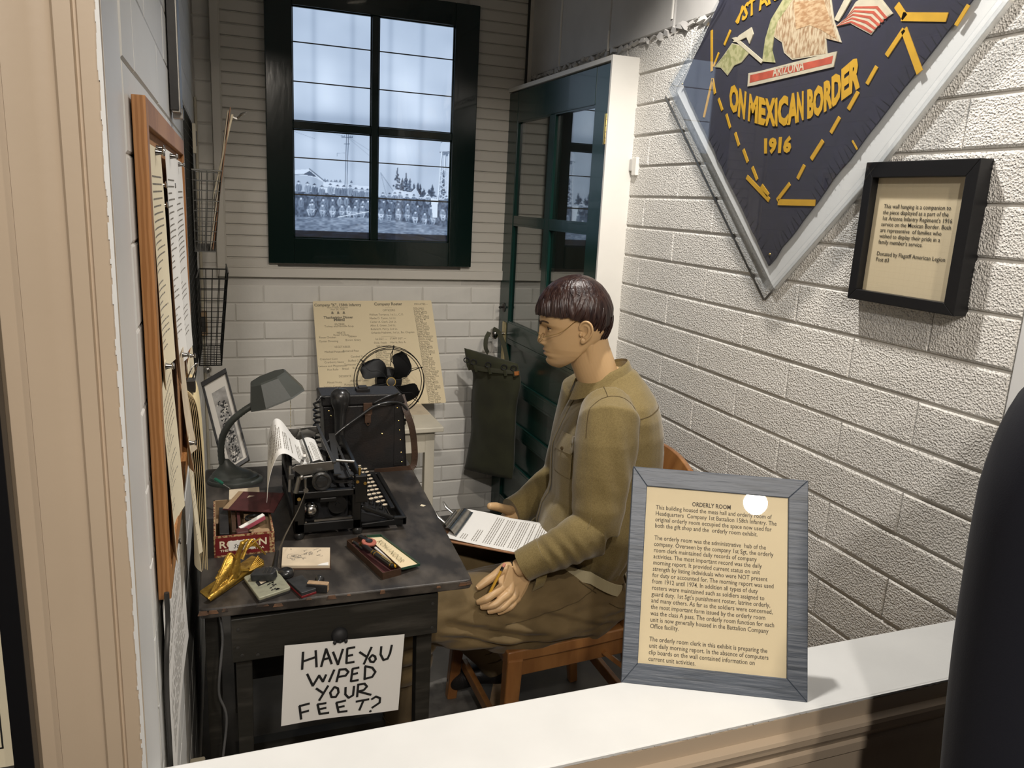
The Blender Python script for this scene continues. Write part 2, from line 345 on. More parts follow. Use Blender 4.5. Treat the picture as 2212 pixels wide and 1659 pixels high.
# ------------------------------------------------------------------ room shell
def XL(y): return -0.085 + 0.0136 * (y - 1.012)
fl = MB().box(-0.2, 1.5, 1.0, 3.7, -0.06, 0.0); tag(ob('floor', fl, M['floor']), kind='structure')
fl = MB().box(-3.2, 3.4, -4.0, 0.84, -0.06, 0.0); tag(ob('floor', fl, M['hallfloor']), kind='structure')
ce = MB().box(-3.2, 3.4, -4.0, 3.7, 2.86, 2.92); tag(ob('ceiling', ce, M['ceiling']), kind='structure')
hb = MB().box(-3.2, 3.4, -4.06, -4.0, 0, 2.86); tag(ob('wall_hall', hb, M['tan']), kind='structure')
hb = MB().box(-3.26, -3.2, -4.0, 0.84, 0, 2.86); tag(ob('wall_hall_left', hb, M['tan']), kind='structure')
hb = MB().box(3.4, 3.46, -4.0, 0.84, 0, 2.86); tag(ob('wall_hall_right', hb, M['tan']), kind='structure')

def rough_piece(x0, x1, z0, z1, dep, seed, ch=0.004, jit=0.0015):
    """front face towards -y, local; chamfered block with slightly uneven face"""
    r = random.Random(seed); m = MB(); ch = min(ch, dep); jit = min(jit, dep * .3)
    j = lambda: r.uniform(-jit, jit)
    f = [(x0 + ch + j(), -dep + j(), z0 + ch + j()), (x1 - ch + j(), -dep + j(), z0 + ch + j()), (x1 - ch + j(), -dep + j(), z1 - ch + j()), (x0 + ch + j(), -dep + j(), z1 - ch + j())]
    g = [(x0, -dep + ch * .7, z0), (x1, -dep + ch * .7, z0), (x1, -dep + ch * .7, z1), (x0, -dep + ch * .7, z1)]
    b = [(x0, 0, z0), (x1, 0, z0), (x1, 0, z1), (x0, 0, z1)]
    vs = f + g + b; fs = [(0, 1, 2, 3)]
    for k in range(4):
        l = (k + 1) % 4; fs += [(k + 4, l + 4, l, k), (k + 8, l + 8, l + 4, k + 4)]
    m.add(vs, fs); return m
_cache = {}
def masonry(root, name, m, L, H, z_base, ncourse, y0, y1, phase, place, dep=0.009, gap=0.007, var=4, kind=None, vgap=None):
    """place(a, z) -> matrix for a piece centre; a runs along the wall"""
    for c in range(ncourse):
        zc = z_base + H * (c + .5); ph = phase + (L / 2 if c % 2 else 0)
        k0 = math.floor((y0 - ph) / L) - 1
        a = ph + k0 * L
        while a < y1:
            s, e = max(a, y0), min(a + L, y1)
            if e - s > 0.03:
                wlen = round(e - s - (vgap if vgap is not None else gap), 4); v = random.randrange(var); key = (name, m.name, wlen, H, v)
                if key not in _cache:
                    mm = rough_piece(-wlen / 2, wlen / 2, -(H - gap) / 2, (H - gap) / 2, dep, hash(key[2:]) & 0xffff)
                    me = D.meshes.new(name); me.from_pydata(mm.v, [], mm.f); me.update(); me.materials.append(m); _cache[key] = me
                o = D.objects.new(name, _cache[key]); COL.objects.link(o); o.parent = root
                o.matrix_local = place((s + e) / 2, zc)
            a += L
# right wall: 4 x 16 inch rough painted blocks up to z 2.10, smooth tall blocks above
wr = ob('wall_right', MB().box(1.392, 1.5, 1.012, 3.68, 0, 2.86), M['mortar']); tag(wr, kind='structure')
RR = Matrix.Rotation(-PI / 2, 4, 'Z')           # local -y -> world -x
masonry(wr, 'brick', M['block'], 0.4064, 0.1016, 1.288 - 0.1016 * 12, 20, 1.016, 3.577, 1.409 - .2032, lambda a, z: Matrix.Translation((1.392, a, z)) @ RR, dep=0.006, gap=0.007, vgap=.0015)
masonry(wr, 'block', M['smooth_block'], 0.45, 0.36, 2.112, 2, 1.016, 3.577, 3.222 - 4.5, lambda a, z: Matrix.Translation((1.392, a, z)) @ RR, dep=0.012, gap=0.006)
rid = MB()
for (a, z0, z1) in ((3.222, 2.11, 2.5), (2.776, 2.11, 2.18), (2.34, 2.14, 2.5)):
    rid.tube([(1.381, a, z0), (1.38, a + .002, (z0 + z1) / 2), (1.381, a, z1)], 0.006, 6)
tag(ob('joint_ridge', rid, M['white_trim'], wr, smooth=60))
rid = MB(); rr = random.Random(3)
yy = 2.05
while yy < 3.55:
    rid.obox((1.382, yy, 2.107 + rr.uniform(-.006, .006)), (rr.uniform(.008, .016), rr.uniform(.015, .05), rr.uniform(.006, .02)), Euler((rr.uniform(-.6, .6), rr.uniform(-.5, .5), 0)).to_matrix(), taper=.6); yy += rr.uniform(.015, .05)
o = ob('broken_mortar', rid, M['smooth_block'], wr); tag(o, kind='stuff')
# back wall: painted bricks below, beadboard panel above
wb = ob('wall_back', MB().box(-0.16, 1.5, 3.577, 3.68, 0, 2.86), M['mortar']); tag(wb, kind='structure')
masonry(wb, 'brick', M['brick'], 0.236, 0.0806, 1.153 - 0.0806 * 14, 14, -0.05, 1.385, 0.556 - 2.36, lambda a, z: Matrix.Translation((a, 3.578, z)), dep=0.006, gap=0.006, vgap=.003)
masonry(wb, 'brick', M['brick'], 0.40, 0.0806, 1.153, 1, -0.05, 1.385, 0.3, lambda a, z: Matrix.Translation((a, 3.584, z)), dep=0.007, gap=0.003)
masonry(wb, 'brick', M['brick'], 0.236, 0.0806, 1.24, 16, -0.05, 0.02, -.05, lambda a, z: Matrix.Translation((a, 3.578, z)), dep=0.006, gap=0.005)
# left wall
lw = MB().hexa([(-.22, 1.0, 0), (XL(1.0) - .004, 1.0, 0), (XL(3.68) - .004, 3.68, 0), (-.22, 3.68, 0), (-.22, 1.0, 2.86), (XL(1.0) - .004, 1.0, 2.86), (XL(3.68) - .004, 3.68, 2.86), (-.22, 3.68, 2.86)])
wl = ob('wall_left', lw, M['mortar']); tag(wl, kind='structure')
LR = Matrix.Rotation(PI / 2 - 0.0136, 4, 'Z')
masonry(wl, 'block', M['left_block'], 0.4064, 0.1016, 1.786 - .1016 * 17, 27, 1.02, 3.57, 1.15, lambda a, z: Matrix.Translation((XL(a) - .004, a, z)) @ LR, dep=0.0025, gap=0.0022, vgap=.0008)
# front half wall with white sill, jambs and hall-side wall
fw = MB().box(-0.105, 1.5, 0.875, 1.008, 0, 0.755); wf = ob('wall_front', fw, M['tan']); tag(wf, kind='structure')
ss = MB(); nx = 60
rs = random.Random(5)
ss.box(-0.10, 1.46, 0.862, 1.014, 0.755, 0.785)
o = ob('trim_1', ss, M['sill'], bevel=.003); tag(o, 'white painted sill board along the half wall', kind='structure')
# thin ragged paint line on the front edge
pl = MB(); x = -0.1
while x < 1.46:
    d = rs.uniform(.004, .010); h = rs.uniform(.0015, .0045); pl.box(x, x + d, 0.8595, 0.8625, 0.785 - h, 0.7853); x += d
tag(ob('paint_line', pl, M['sill'], o), kind='stuff')
# tan moulding under the sill: profile (y, z) extruded along x
prof = [(0.8625, .779), (0.8600, .779), (0.8600, .752), (0.848, .748), (0.846, .742), (0.851, .738), (0.853, .725), (0.862, .712), (0.866, .704), (0.861, .700), (0.861, .684), (0.869, .680), (0.876, .680), (0.876, .779)]
mo = MB(); n = len(prof)
mo.loft([[(xx, a, b) for a, b in prof] for xx in (-.10, 1.5)])
tag(ob('trim_2', mo, M['tan']), 'tan moulding below the white sill', kind='structure')
lo = MB().box(-0.1, 1.5, 0.868, 0.876, 0.50, 0.52).box(-.1, 1.5, .868, .876, .0, .12)
tag(ob('trim_3', lo, M['tan']), kind='structure')
# left jamb (white) and hall wall to the left with its tan casing
jl = MB().box(-0.40, -0.088, 0.862, 1.02, 0.0, 2.86); tag(ob('wall_jamb_left', jl, M['jamb']), kind='structure')
rag = MB(); z = .79
while z < 2.2:
    d = rs.uniform(.004, .010); hh = rs.uniform(.0005, .0022); rag.box(-0.0895 - hh, -0.0872, 0.8385, 0.8410, z, z + d); z += d
tag(ob('paint_line', rag, M['sill'], D.objects['wall_jamb_left']), kind='stuff')
cas = [(-0.0885, .862), (-0.0885, .8405), (-0.105, .8395), (-0.1065, .8425), (-0.1085, .8425), (-0.110, .838), (-0.124, .8375), (-0.1265, .8415), (-0.132, .8430), (-0.145, .8395), (-0.158, .8345), (-0.166, .8335), (-0.168, .842), (-0.186, .842), (-0.188, .862)]
cm = MB().loft([[(a, b, zz) for a, b in cas] for zz in (0.0, 2.86)])
tag(ob('trim_4', cm, M['tan'], smooth=35), 'tan moulded casing down the left side of the opening', kind='structure')
tag(ob('wall_hall_front', MB().box(-3.2, -0.18, 0.855, 1.0, 0, 2.86), M['tan']), kind='structure')
# right jamb: white plaster pier with a cracked ledge
jr = MB().box(1.386, 1.62, 0.70, 1.013, 0, 1.012).box(1.386, 1.62, 0.70, 1.013, 1.016, 2.86)
tag(ob('wall_jamb_right', jr, M['jamb'], bevel=.003), kind='structure')
tag(ob('wall_hall_front', MB().box(1.46, 3.4, 0.72, 1.0, 0, 2.86), M['tan']), kind='structure')
tag(ob('wall_header', MB().box(-0.40, 1.62, 0.84, 1.013, 2.42, 2.86), M['jamb']), kind='structure')
# beadboard panel on the back wall
bp = struct('wall_back_panel'); bp.location = (0.6, 3.56, 1.19)
PX0, PX1, PY = 0.017, 1.384, 3.545
zz = 1.226; k = 0
while zz < 2.86:
    zt = min(zz + 0.0455, 2.86)
    pm = MB(); yf = PY + .006 + (0.001 if k % 2 else 0)
    sec = [(3.577, zz), (yf + .0022, zz), (yf + .0022, zz + .0012), (yf, zz + .0025), (yf, zt - .007), (yf + .0018, zt - .0062), (yf + .0018, zt - .0055), (yf + .0003, zt - .0045), (yf + .0022, zt - .0012), (3.577, zt - .0015)]
    pm.loft([[(xx, a, b) for a, b in sec] for xx in (PX0 + .03, PX1 - .02)])
    if zt > 1.262:
        for q0, q1 in ((PX0 + .03, .262), (1.082, PX1 - .02)):
            pm = MB(); pm.loft([[(xx, a, b) for a, b in sec] for xx in (q0, q1)]); ob('plank', pm, M['bead'], bp)
    else: ob('plank', pm, M['bead'], bp)
    zz = zt + (0.0005); k += 1
for nm, b in (('rail', MB().box(PX0, PX1, PY - .004, 3.577, 1.189, 1.228)), ('side_rail', MB().box(PX0, PX0 + .033, PY - .004, 3.577, 1.228, 2.86)), ('side_rail', MB().box(PX1 - .026, PX1, PY - .004, 3.577, 1.228, 2.86))):
    ob(nm, b, M['bead'], bp, bevel=.002)
ob('bead_moulding', MB().tube([(PX0 + .034, PY - .001, 1.231), (PX1 - .03, PY - .001, 1.231)], .003, 8).tube([(PX0 + .035, PY - .001, 1.231), (PX0 + .035, PY - .001, 2.8)], .003, 8), M['bead'], bp, smooth=60)
ob('corner_strip', MB().box(1.352, 1.362, PY - .006, PY, 1.23, 2.86), M['darksteel'], bp)
# window: green frame, muntins, panes, backlit print behind
wn = struct('window_1'); wn.location = (.67, 3.53, 1.25)
FY = 3.517
ob('light_box', MB().box(.25, 1.10, 3.566, 3.5765, 1.28, 2.36), M['blackmatte'], wn)
fx0, fx1, fz0, fz1 = 0.222, 1.122, 1.251, 2.375; gx0, gx1, gz0, gz1 = 0.329, 1.013, 1.360, 2.282
for nm, b in (('stile', MB().box(fx0, gx0, FY, PY + .01, fz0, fz1)), ('stile', MB().box(gx1, fx1, FY, PY + .01, fz0, fz1)),
              ('rail', MB().box(gx0, gx1, FY, PY + .01, fz0, gz0)), ('rail', MB().box(gx0, gx1, FY, PY + .01, gz1, fz1))):
    ob(nm, b, M['green'], wn, bevel=.003)
ob('muntin', MB().box(0.654, 0.684, FY + .004, PY + .008, gz0, gz1), M['green'], wn, bevel=.003)
for a, b in ((gx0, .654), (.684, gx1)): ob('muntin', MB().box(a, b, FY + .004, PY + .008, 1.806, 1.838), M['green'], wn, bevel=.003)
for a0, a1 in ((gx0, .654), (.684, gx1)):
    for b0, b1 in ((gz0, 1.806), (1.838, gz1)):
        ob('pane', MB().box(a0, a1, 3.5405, 3.5425, b0, b1), M['pane'], wn)
        bd = MB(); r_ = .005
        for (p, q) in (((a0, b0), (a1, b0)), ((a1, b0), (a1, b1)), ((a1, b1), (a0, b1)), ((a0, b1), (a0, b0))): bd.bar((p[0], 3.535, p[1]), (q[0], 3.535, q[1]), r_ * 1.6, r_ * 2)
        ob('glazing_bead', bd, M['green'], wn)
# backlit print: a flat painted sheet, drawn as vertex colours on a fine grid
gw, gh = 300, 388; X0, X1, Z0, Z1 = .30, 1.05, 1.33, 2.30
xs = np.linspace(X0, X1, gw + 1); zs = np.linspace(Z0, Z1, gh + 1); XX, ZZ = np.meshgrid(xs, zs)
rng = np.random.default_rng(4)
def vnoise(sx, sz, seed):
    r = np.random.default_rng(seed); nx_, nz_ = int((X1 - X0) / sx) + 3, int((Z1 - Z0) / sz) + 3; g = r.random((nz_, nx_))
    u = (XX - X0) / sx; v = (ZZ - Z0) / sz; i = u.astype(int); j = v.astype(int); fu = u - i; fv = v - j; fu = fu * fu * (3 - 2 * fu); fv = fv * fv * (3 - 2 * fv)
    return (g[j, i] * (1 - fu) + g[j, i + 1] * fu) * (1 - fv) + (g[j + 1, i] * (1 - fu) + g[j + 1, i + 1] * fu) * fv
T_ = 0.825 + 0.10 * (vnoise(.25, .16, 1) - .5) + .04 * (vnoise(.09, .05, 2) - .5)      # tone 0..1
def inpoly(P):
    c = np.zeros(XX.shape, bool); n = len(P)
    for i in range(n):
        (x1, z1), (x2, z2) = P[i], P[(i + 1) % n]
        cond = ((z1 > ZZ) != (z2 > ZZ)); 
        with np.errstate(divide='ignore', invalid='ignore'): xi = (x2 - x1) * (ZZ - z1) / (z2 - z1 + 1e-12) + x1
        c ^= cond & (XX < xi)
    return c
def seg(a, b, wd, t, al=1.0):
    (x1, z1), (x2, z2) = a, b; dx, dz = x2 - x1, z2 - z1; L2 = dx * dx + dz * dz + 1e-12
    k = np.clip(((XX - x1) * dx + (ZZ - z1) * dz) / L2, 0, 1); d = np.hypot(XX - x1 - k * dx, ZZ - z1 - k * dz)
    m = np.clip((wd - d) / .0018 + .5, 0, 1) * al; T_[:] = T_ * (1 - m) + t * m
def disc(x, z, rx, rz, t, al=1.0):
    d = np.hypot((XX - x) / rx, (ZZ - z) / rz); m = np.clip((1 - d) * min(rx, rz) / .0018 + .5, 0, 1) * al; T_[:] = T_ * (1 - m) + t * m
def fill(P, t, al=1.0): m = inpoly(P) * al; T_[:] = T_ * (1 - m) + t * m
for cx_, cz_, rx_, rz_ in ((.47, 2.0, .06, .14), (.80, 2.03, .09, .1), (.42, 1.75, .09, .05), (.9, 1.92, .08, .07), (.78, 1.74, .1, .05)): 
    T_ += .10 * np.exp(-(((XX - cx_) / rx_) ** 2 + ((ZZ - cz_) / rz_) ** 2))
fill([(.331, 1.62), (.395, 1.63), (.457, 1.597), (.456, 1.55), (.33, 1.55)], .78)
fill([(.331, 1.641), (.398, 1.649), (.466, 1.598), (.457, 1.599), (.431, 1.612), (.395, 1.62), (.331, 1.622)], .93)
fill([(.40, 1.642), (.369, 1.624), (.40, 1.622), (.431, 1.617)], .38); seg((.398, 1.65), (.468, 1.598), .0018, .3); seg((.331, 1.621), (.372, 1.626), .0012, .4)
fill([(.457, 1.60), (.657, 1.590), (.657, 1.56), (.456, 1.56)], .92); seg((.457, 1.577), (.657, 1.573), .001, .5)
for x in (.463, .474, .49, .505, .512, .528, .576): fill([(x - .006, 1.602), (x, 1.612 + .003 * math.sin(x * 99)), (x + .006, 1.602)], .5)
for dx in (-.004, .004): seg((.560 + dx, 1.83), (.552 + dx, 1.563), .0012, .28)
seg((.535, 1.789), (.580, 1.792), .0012, .3); seg((.545, 1.762), (.568, 1.764), .0012, .35)
for x in (.536, .546, .570, .579): seg((x, 1.79), (x, 1.797), .001, .3)
for a, b in (((.566, 1.79), (.66, 1.74)), ((.566, 1.785), (.655, 1.72)), ((.55, 1.79), (.46, 1.815)), ((.33, 1.80), (.42, 1.775)), ((.515, 1.71), (.515, 1.722)), ((.515, 1.722), (.548, 1.725))): seg(a, b, .0006, .55, .8)
fill([(.694, 1.644), (.704, 1.652), (.767, 1.568), (.695, 1.551)], .80); seg((.704, 1.652), (.768, 1.568), .001, .5); seg((.704, 1.652), (.73, 1.56), .001, .6)
r = random.Random(9)
def tree(xc, zb, zt, wd, dk=.24):
    n = 60
    for i in range(n):
        t = r.random(); hw = wd * (1 - t) ** .7 * (.6 + .4 * math.sin(t * 40)); disc(xc + r.uniform(-hw, hw), zb + (zt - zb) * t, .004 * (1.3 - t), .004, dk + r.uniform(-.06, .2), .85)
for a in ((.779, 1.58, 1.675, .020), (.802, 1.58, 1.63, .015), (.818, 1.575, 1.656, .02), (.836, 1.57, 1.632, .02), (.855, 1.565, 1.61, .018), (.873, 1.56, 1.615, .018), (.883, 1.56, 1.61, .012), (.90, 1.56, 1.59, .02), (.925, 1.56, 1.59, .02), (.94, 1.565, 1.61, .016)): tree(*a)
fill([(.837, 1.572), (.863, 1.596), (.889, 1.555), (.85, 1.555)], .86); fill([(.895, 1.551), (.917, 1.579), (.938, 1.551)], .88)
fill([(.765, 1.585), (.84, 1.575), (.88, 1.55), (.75, 1.55)], .9)
fill([(.974, 1.798), (.985, 1.806), (1.02, 1.808), (1.02, 1.762), (.97, 1.757)], .86); seg((.97, 1.757), (1.02, 1.762), .0016, .3); disc(1.0, 1.75, .016, .008, .5); seg((.974, 1.798), (.985, 1.806), .001, .4)
for a, b in (((.979, 1.757), (.967, 1.551)), ((1.012, 1.75), (1.014, 1.56)), ((.995, 1.745), (.99, 1.56))): seg(a, b, .0028, .95); seg((a[0] + .0035, a[1]), (b[0] + .0035, b[1]), .0009, .35)
tree(.99, 1.56, 1.69, .014, .25)
for z in (1.70, 1.66, 1.62, 1.58): seg((.972, z), (1.013, z - .03), .0014, .9); seg((.973, z - .03), (1.013, z), .0014, .9)
gx = [.30, .332, .532, .696, .808, 1.022, 1.05]; gz = [1.445, 1.447, 1.454, 1.457, 1.444, 1.432, 1.43]
GL = np.interp(XX, gx, gz); g = ZZ < GL
T_[:] = np.where(g, .52 + .26 * (vnoise(.012, .004, 7) - .5) + .15 * (vnoise(.05, .02, 8) - .5), T_)
cz = np.interp(XX, [.30, .66, .70, 1.05], [1.555, 1.55, 1.548, 1.548]); cr = (ZZ > GL) & (ZZ < cz)
T_[:] = np.where(cr, .38 + .3 * (vnoise(.006, .008, 11) - .5), T_)
def soldier(x, z, s, seat):
    tone = r.uniform(.46, .66)
    disc(x, z - .022 * s, .0125 * s, .018 * s, tone); seg((x - .002, z - .012 * s), (x, z - .034 * s), .0007, .3); seg((x + .009 * s, z - .016 * s), (x + .006 * s, z - .034 * s), .0007, .3)
    disc(x, z - .003 * s, .0042 * s, .0055 * s, .90 if r.random() < .7 else .75)
    disc(x, z + .0030 * s, .0040 * s, .0034 * s, .38); seg((x - .0065 * s, z + .0012 * s), (x + .0065 * s, z + .0012 * s), .0009, .26)
    if seat:
        for k in (-1, 1): seg((x + k * .003, z - .034 * s), (x + k * .012 * s, z - .024 * s), .0026 * s, r.uniform(.6, .95)); seg((x + k * .012 * s, z - .026 * s), (x + k * .004 * s, z - .046 * s), .0024 * s, r.uniform(.5, .8))
        seg((x - .008 * s, z - .024 * s), (x + .008 * s, z - .026 * s), .0016, .9)
    seg((x + .0125 * s, z - .01), (x + .0125 * s, z - .03 * s), .0008, .25)
for x, z in [(.353, 1.592), (.39, 1.589), (.419, 1.584), (.45, 1.578), (.486, 1.588), (.517, 1.584), (.544, 1.584), (.571, 1.586), (.596, 1.577), (.623, 1.577), (.647, 1.575), (.715, 1.563), (.745, 1.563), (.769, 1.566), (.792, 1.569), (.824, 1.561), (.855, 1.562), (.886, 1.557), (.92, 1.564), (.956, 1.56), (1.007, 1.563)]: soldier(x, z, 1.05 if x < .7 else .95, 0)
for x, z in [(.362, 1.528), (.409, 1.524), (.456, 1.526), (.496, 1.528), (.527, 1.539), (.556, 1.541), (.599, 1.53), (.627, 1.527), (.65, 1.53), (.719, 1.532), (.754, 1.53), (.786, 1.525), (.828, 1.524), (.874, 1.519), (.935, 1.515), (.99, 1.51)]: soldier(x, z, 1.0, 0)
for x, z in [(.40, 1.505), (.41, 1.507), (.453, 1.503), (.496, 1.502), (.536, 1.503), (.566, 1.505), (.593, 1.503), (.625, 1.506), (.709, 1.498), (.744, 1.496), (.786, 1.501), (.828, 1.5), (.864, 1.491), (.907, 1.486), (.947, 1.488), (.994, 1.507)]: soldier(x, z, 1.05, 1)
fill([(.933, 1.555), (.968, 1.55), (.966, 1.47), (.945, 1.47)], .95)
seg((.519, 1.453), (.661, 1.484), .0018, .96)
sh = sum(np.exp(-((XX - c) / .012) ** 2) for c in (.42, .58, .74, .88)); T_ -= .075 * sh * (ZZ > 1.46)  # soft vertical shadows of the structure behind, painted into the print's tone
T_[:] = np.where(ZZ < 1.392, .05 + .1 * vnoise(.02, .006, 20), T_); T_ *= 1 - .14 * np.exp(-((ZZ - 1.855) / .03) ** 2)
T_ = np.clip(T_, 0, 1)
RGB = np.stack([T_ ** 2.3 * .78, T_ ** 2.05 * .92, np.minimum(1, T_ ** 1.75 * 1.12)], -1)
edge = np.exp(-np.minimum(np.minimum(abs(XX - gx0), abs(XX - gx1)), np.minimum(abs(ZZ - gz1), 1)) / .004)[..., None]
vs = [(float(x), 3.562, float(z)) for z in zs for x in xs]
fs = [(j * (gw + 1) + i, j * (gw + 1) + i + 1, (j + 1) * (gw + 1) + i + 1, (j + 1) * (gw + 1) + i) for j in range(gh) for i in range(gw)]
me = D.meshes.new('backlit_photograph'); me.from_pydata(vs, [], fs); me.update()
at = me.color_attributes.new('ink', 'FLOAT_COLOR', 'POINT'); buf = np.ones((len(vs), 4), np.float32); buf[:, :3] = RGB.reshape(-1, 3); at.data.foreach_set('color', buf.ravel())
m_print = attr_mat('backlit_print', 0.6, emit=1.0)
o = mesh_obj('backlit_photograph', me, m_print, wn); o['label'] = 'backlit black and white photograph of seated soldiers'
for z in (1.542, 1.693, 1.997, 2.150): ob('batten', MB().box(gx0, gx1, 3.556, 3.560, z - (.004 if z < 1.6 else .0022), z + .0022), M['darksteel'], wn)  # dark strips standing in for the seams and joint shadows of the print panels
# door on the right wall, in its white frame
dr = struct('door_1'); dr.location = (1.30, 3.05, 0.0)
DX, dy0, dy1, dz1 = 1.289, 2.556, 3.56, 2.034
def dbox(x, y0, y1, z0, z1): return MB().box(x, 1.33, y0, y1, z0, z1)
Y_ = (dy0, 2.700, 3.040, 3.095, 3.425, dy1)
for nm, b in (('stile', dbox(DX, dy0, 2.665, .01, dz1)), ('stile', dbox(DX, 3.44, dy1, .01, dz1)), ('top_rail', dbox(DX, 2.665, 3.44, 1.905, dz1)),
              ('lock_rail', dbox(DX, 2.665, 3.44, .93, 1.005)), ('mullion', dbox(DX + .003, 3.025, 3.075, 1.005, 1.905)), ('muntin', dbox(DX + .003, 2.665, 3.025, 1.455, 1.49)), ('muntin', dbox(DX + .003, 3.075, 3.44, 1.455, 1.49))):
    ob(nm, b, M['green_door'], dr, bevel=.003)
for a0, a1 in ((2.665, 3.025), (3.075, 3.44)):
    for b0, b1 in ((1.005, 1.455), (1.49, 1.905)):
        ob('pane', MB().box(DX + .014, DX + .017, a0, a1, b0, b1), M['doorpane'], dr)
        bd = MB()
        for (p, q) in (((a0, b0), (a1, b0)), ((a1, b0), (a1, b1)), ((a1, b1), (a0, b1)), ((a0, b1), (a0, b0))): bd.bar((DX + .009, p[0], p[1]), (DX + .009, q[0], q[1]), .012, .010)
        ob('glazing_bead', bd, M['green_door'], dr)
ob('door_backing', MB().box(1.332, 1.336, dy0, dy1, .01, dz1), M['blackmatte'], dr)
zz = [(.745, .915), (.545, .70), (.345, .50), (.14, .30)]
prev = .93
for b0, b1 in zz:
    ob('rail', dbox(DX, 2.665, 3.44, b1, prev), M['green_door'], dr, bevel=.002); prev = b0
    ob('panel', MB().box(DX + .013, 1.33, 2.665, 3.44, b0, b1), M['green_door'], dr)
    ob('moulding', MB().bar((DX + .006, 2.665, b1 - .004), (DX + .006, 3.44, b1 - .004), .010, .012).bar((DX + .006, 2.665, b0 + .004), (DX + .006, 3.44, b0 + .004), .010, .012), M['green_door'], dr)
ob('rail', dbox(DX, 2.665, 3.44, .01, prev), M['green_door'], dr, bevel=.002)
fr = MB().box(1.283, 1.392, 2.540, 2.553, 0, 2.055).box(1.283, 1.392, 2.553, 3.575, 2.038, 2.055).box(1.300, 1.392, 2.553, 2.60, 0, 2.038)
ob('door_frame', fr, M['white_trim'], dr, bevel=.0015)
h = MB()
for z0, z1 in ((1.765, 1.868),):
    h.box(1.2865, 1.289, 2.557, 2.578, z0, z1).box(1.2845, 1.289, 2.546, 2.556, z0, z1)
    for k in range(5): h.lathe([(.0045, 0), (.0045, (z1 - z0) / 5 - .002)], 10, (1.284, 2.556, z0 + k * (z1 - z0) / 5))
ob('hinge', h, M['brass'], dr, bevel=.0005)['label'] = 'polished brass hinge'
ob('lock_plate', MB().box(1.2855, 1.289, 3.455, 3.502, .775, 1.0), M['oldbrass'], dr, bevel=.001)['label'] = 'long brass plate behind the knob'
kn = MB().lathe([(.008, 0), (.008, .028), (.018, .034), (.027, .044), (.028, .054), (.022, .064), (.008, .068)], 20, (1.287, 3.475, .945), (-1, 0, 0))
ob('door_knob', kn, M['chrome'], dr, smooth=50)['label'] = 'round nickel door knob'
ob('keyhole_cover', MB().lathe([(.022, 0), (.022, .003), (.014, .006)], 16, (1.289, 3.50, 1.066), (-1, 0, 0)).lathe([(.004, 0), (.006, .02), (.006, .026)], 8, (1.289, 3.51, 1.066), (-1, -.5, 0)), M['darksteel'], dr, smooth=50)
# ------------------------------------------------------------------ desk
TZ = 0.75
desk = thing('desk', 'worn black painted wooden desk against the left wall', 'desk', (.23, 1.9, 0))
def rpoly(P, r, n=4):
    out = []
    for i, p in enumerate(P):
        a = Vector(P[i - 1]); b = Vector(p); c = Vector(P[(i + 1) % len(P)])
        d1 = (a - b).normalized() * r; d2 = (c - b).normalized() * r
        out += [tuple(q) for q in arc(b + d1, b, b + d2, n)]
    return out
top = rpoly([(-.048, 1.503), (.505, 1.488), (.553, 2.325), (-.040, 2.345)], .014)
tm = MB().prism(top, (0, 0, TZ - .021), (1, 0, 0), (0, 1, 0), .021); ob('desk_top', tm, M['blackwood'], desk, bevel=.003)
chip = MB(); r = random.Random(2)
for x, wd in [(-.040, .02), (-.022, .02), (0.0, .012), (.07, .025), (.10, .02), (.16, .012), (.205, .02), (.24, .008), (.31, .012), (.485, .022), (.498, .014), (.43, .01)]:
    y = 1.5015 - (x + .048) * .027; chip.obox((x, y + .0012, TZ - r.uniform(.0015, .008)), (wd, .0045, r.uniform(.003, .008)), Euler((r.uniform(-.2, .2), 0, r.uniform(-.05, .02))).to_matrix(), taper=.7)
for y in (1.52, 1.56, 1.66, 1.75, 1.83, 1.95): chip.obox((.5035 + (y - 1.49) * .0573, y, TZ - .004), (.003, r.uniform(.008, .02), .005), None, taper=.6)
tag(ob('worn_edge', chip, M['rawwood'], desk), kind='stuff')
ob('apron', MB().box(.012, .432, 1.53, 2.28, .62, TZ - .021), M['blackwood2'], desk)
dwr = ob('drawer', MB().box(.010, .4375, 1.515, 1.56, .617, .714), M['blackwood2'], desk, bevel=.002)
pul = MB()
pul.lathe([(.017, 0), (.0165, .006), (.013, .011), (.006, .014), (.001, .0145)], 16, (.224, 1.5135, .648), (0, -1, 0.15))
for k in (-1, 0, 1): pul.ell((.224 + k * .0115, 1.502, .640 - abs(k) * .002), .004, .004, .005, 8, 6)
ob('drawer_pull', pul, M['blackmatte'], dwr, smooth=50)
sc = MB()
for x, z in ((.425, .69), (.425, .632), (.024, .69), (.022, .65), (.03, .632), (.06, .628)): sc.lathe([(.004, 0), (.004, .001), (.002, .0015)], 8, (x, 1.5148, z), (0, -1, 0))
ob('screw', sc, M['darksteel'], dwr)
for x0, x1, y0 in ((.017, .050, 1.545), (.398, .434, 1.545), (.017, .050, 2.24), (.398, .434, 2.24)):
    ob('leg', MB().hexa([(x0 + .004, y0, 0), (x1 - .004, y0, 0), (x1 - .004, y0 + .034, 0), (x0 + .004, y0 + .034, 0), (x0, y0, .62), (x1, y0, .62), (x1, y0 + .034, .62), (x0, y0 + .034, .62)]), M['blackwood2'], desk, bevel=.002)
ob('side_board', MB().box(-.040, -.014, 1.58, 2.27, .13, TZ - .021), M['blackwood2'], desk, bevel=.002)
ob('modesty_board', MB().box(.05, .40, 2.25, 2.265, .10, .30), M['blackwood2'], desk)
ob('foot_rail', MB().box(.03, .42, 1.90, 1.93, .10, .135), M['blackwood2'], desk)
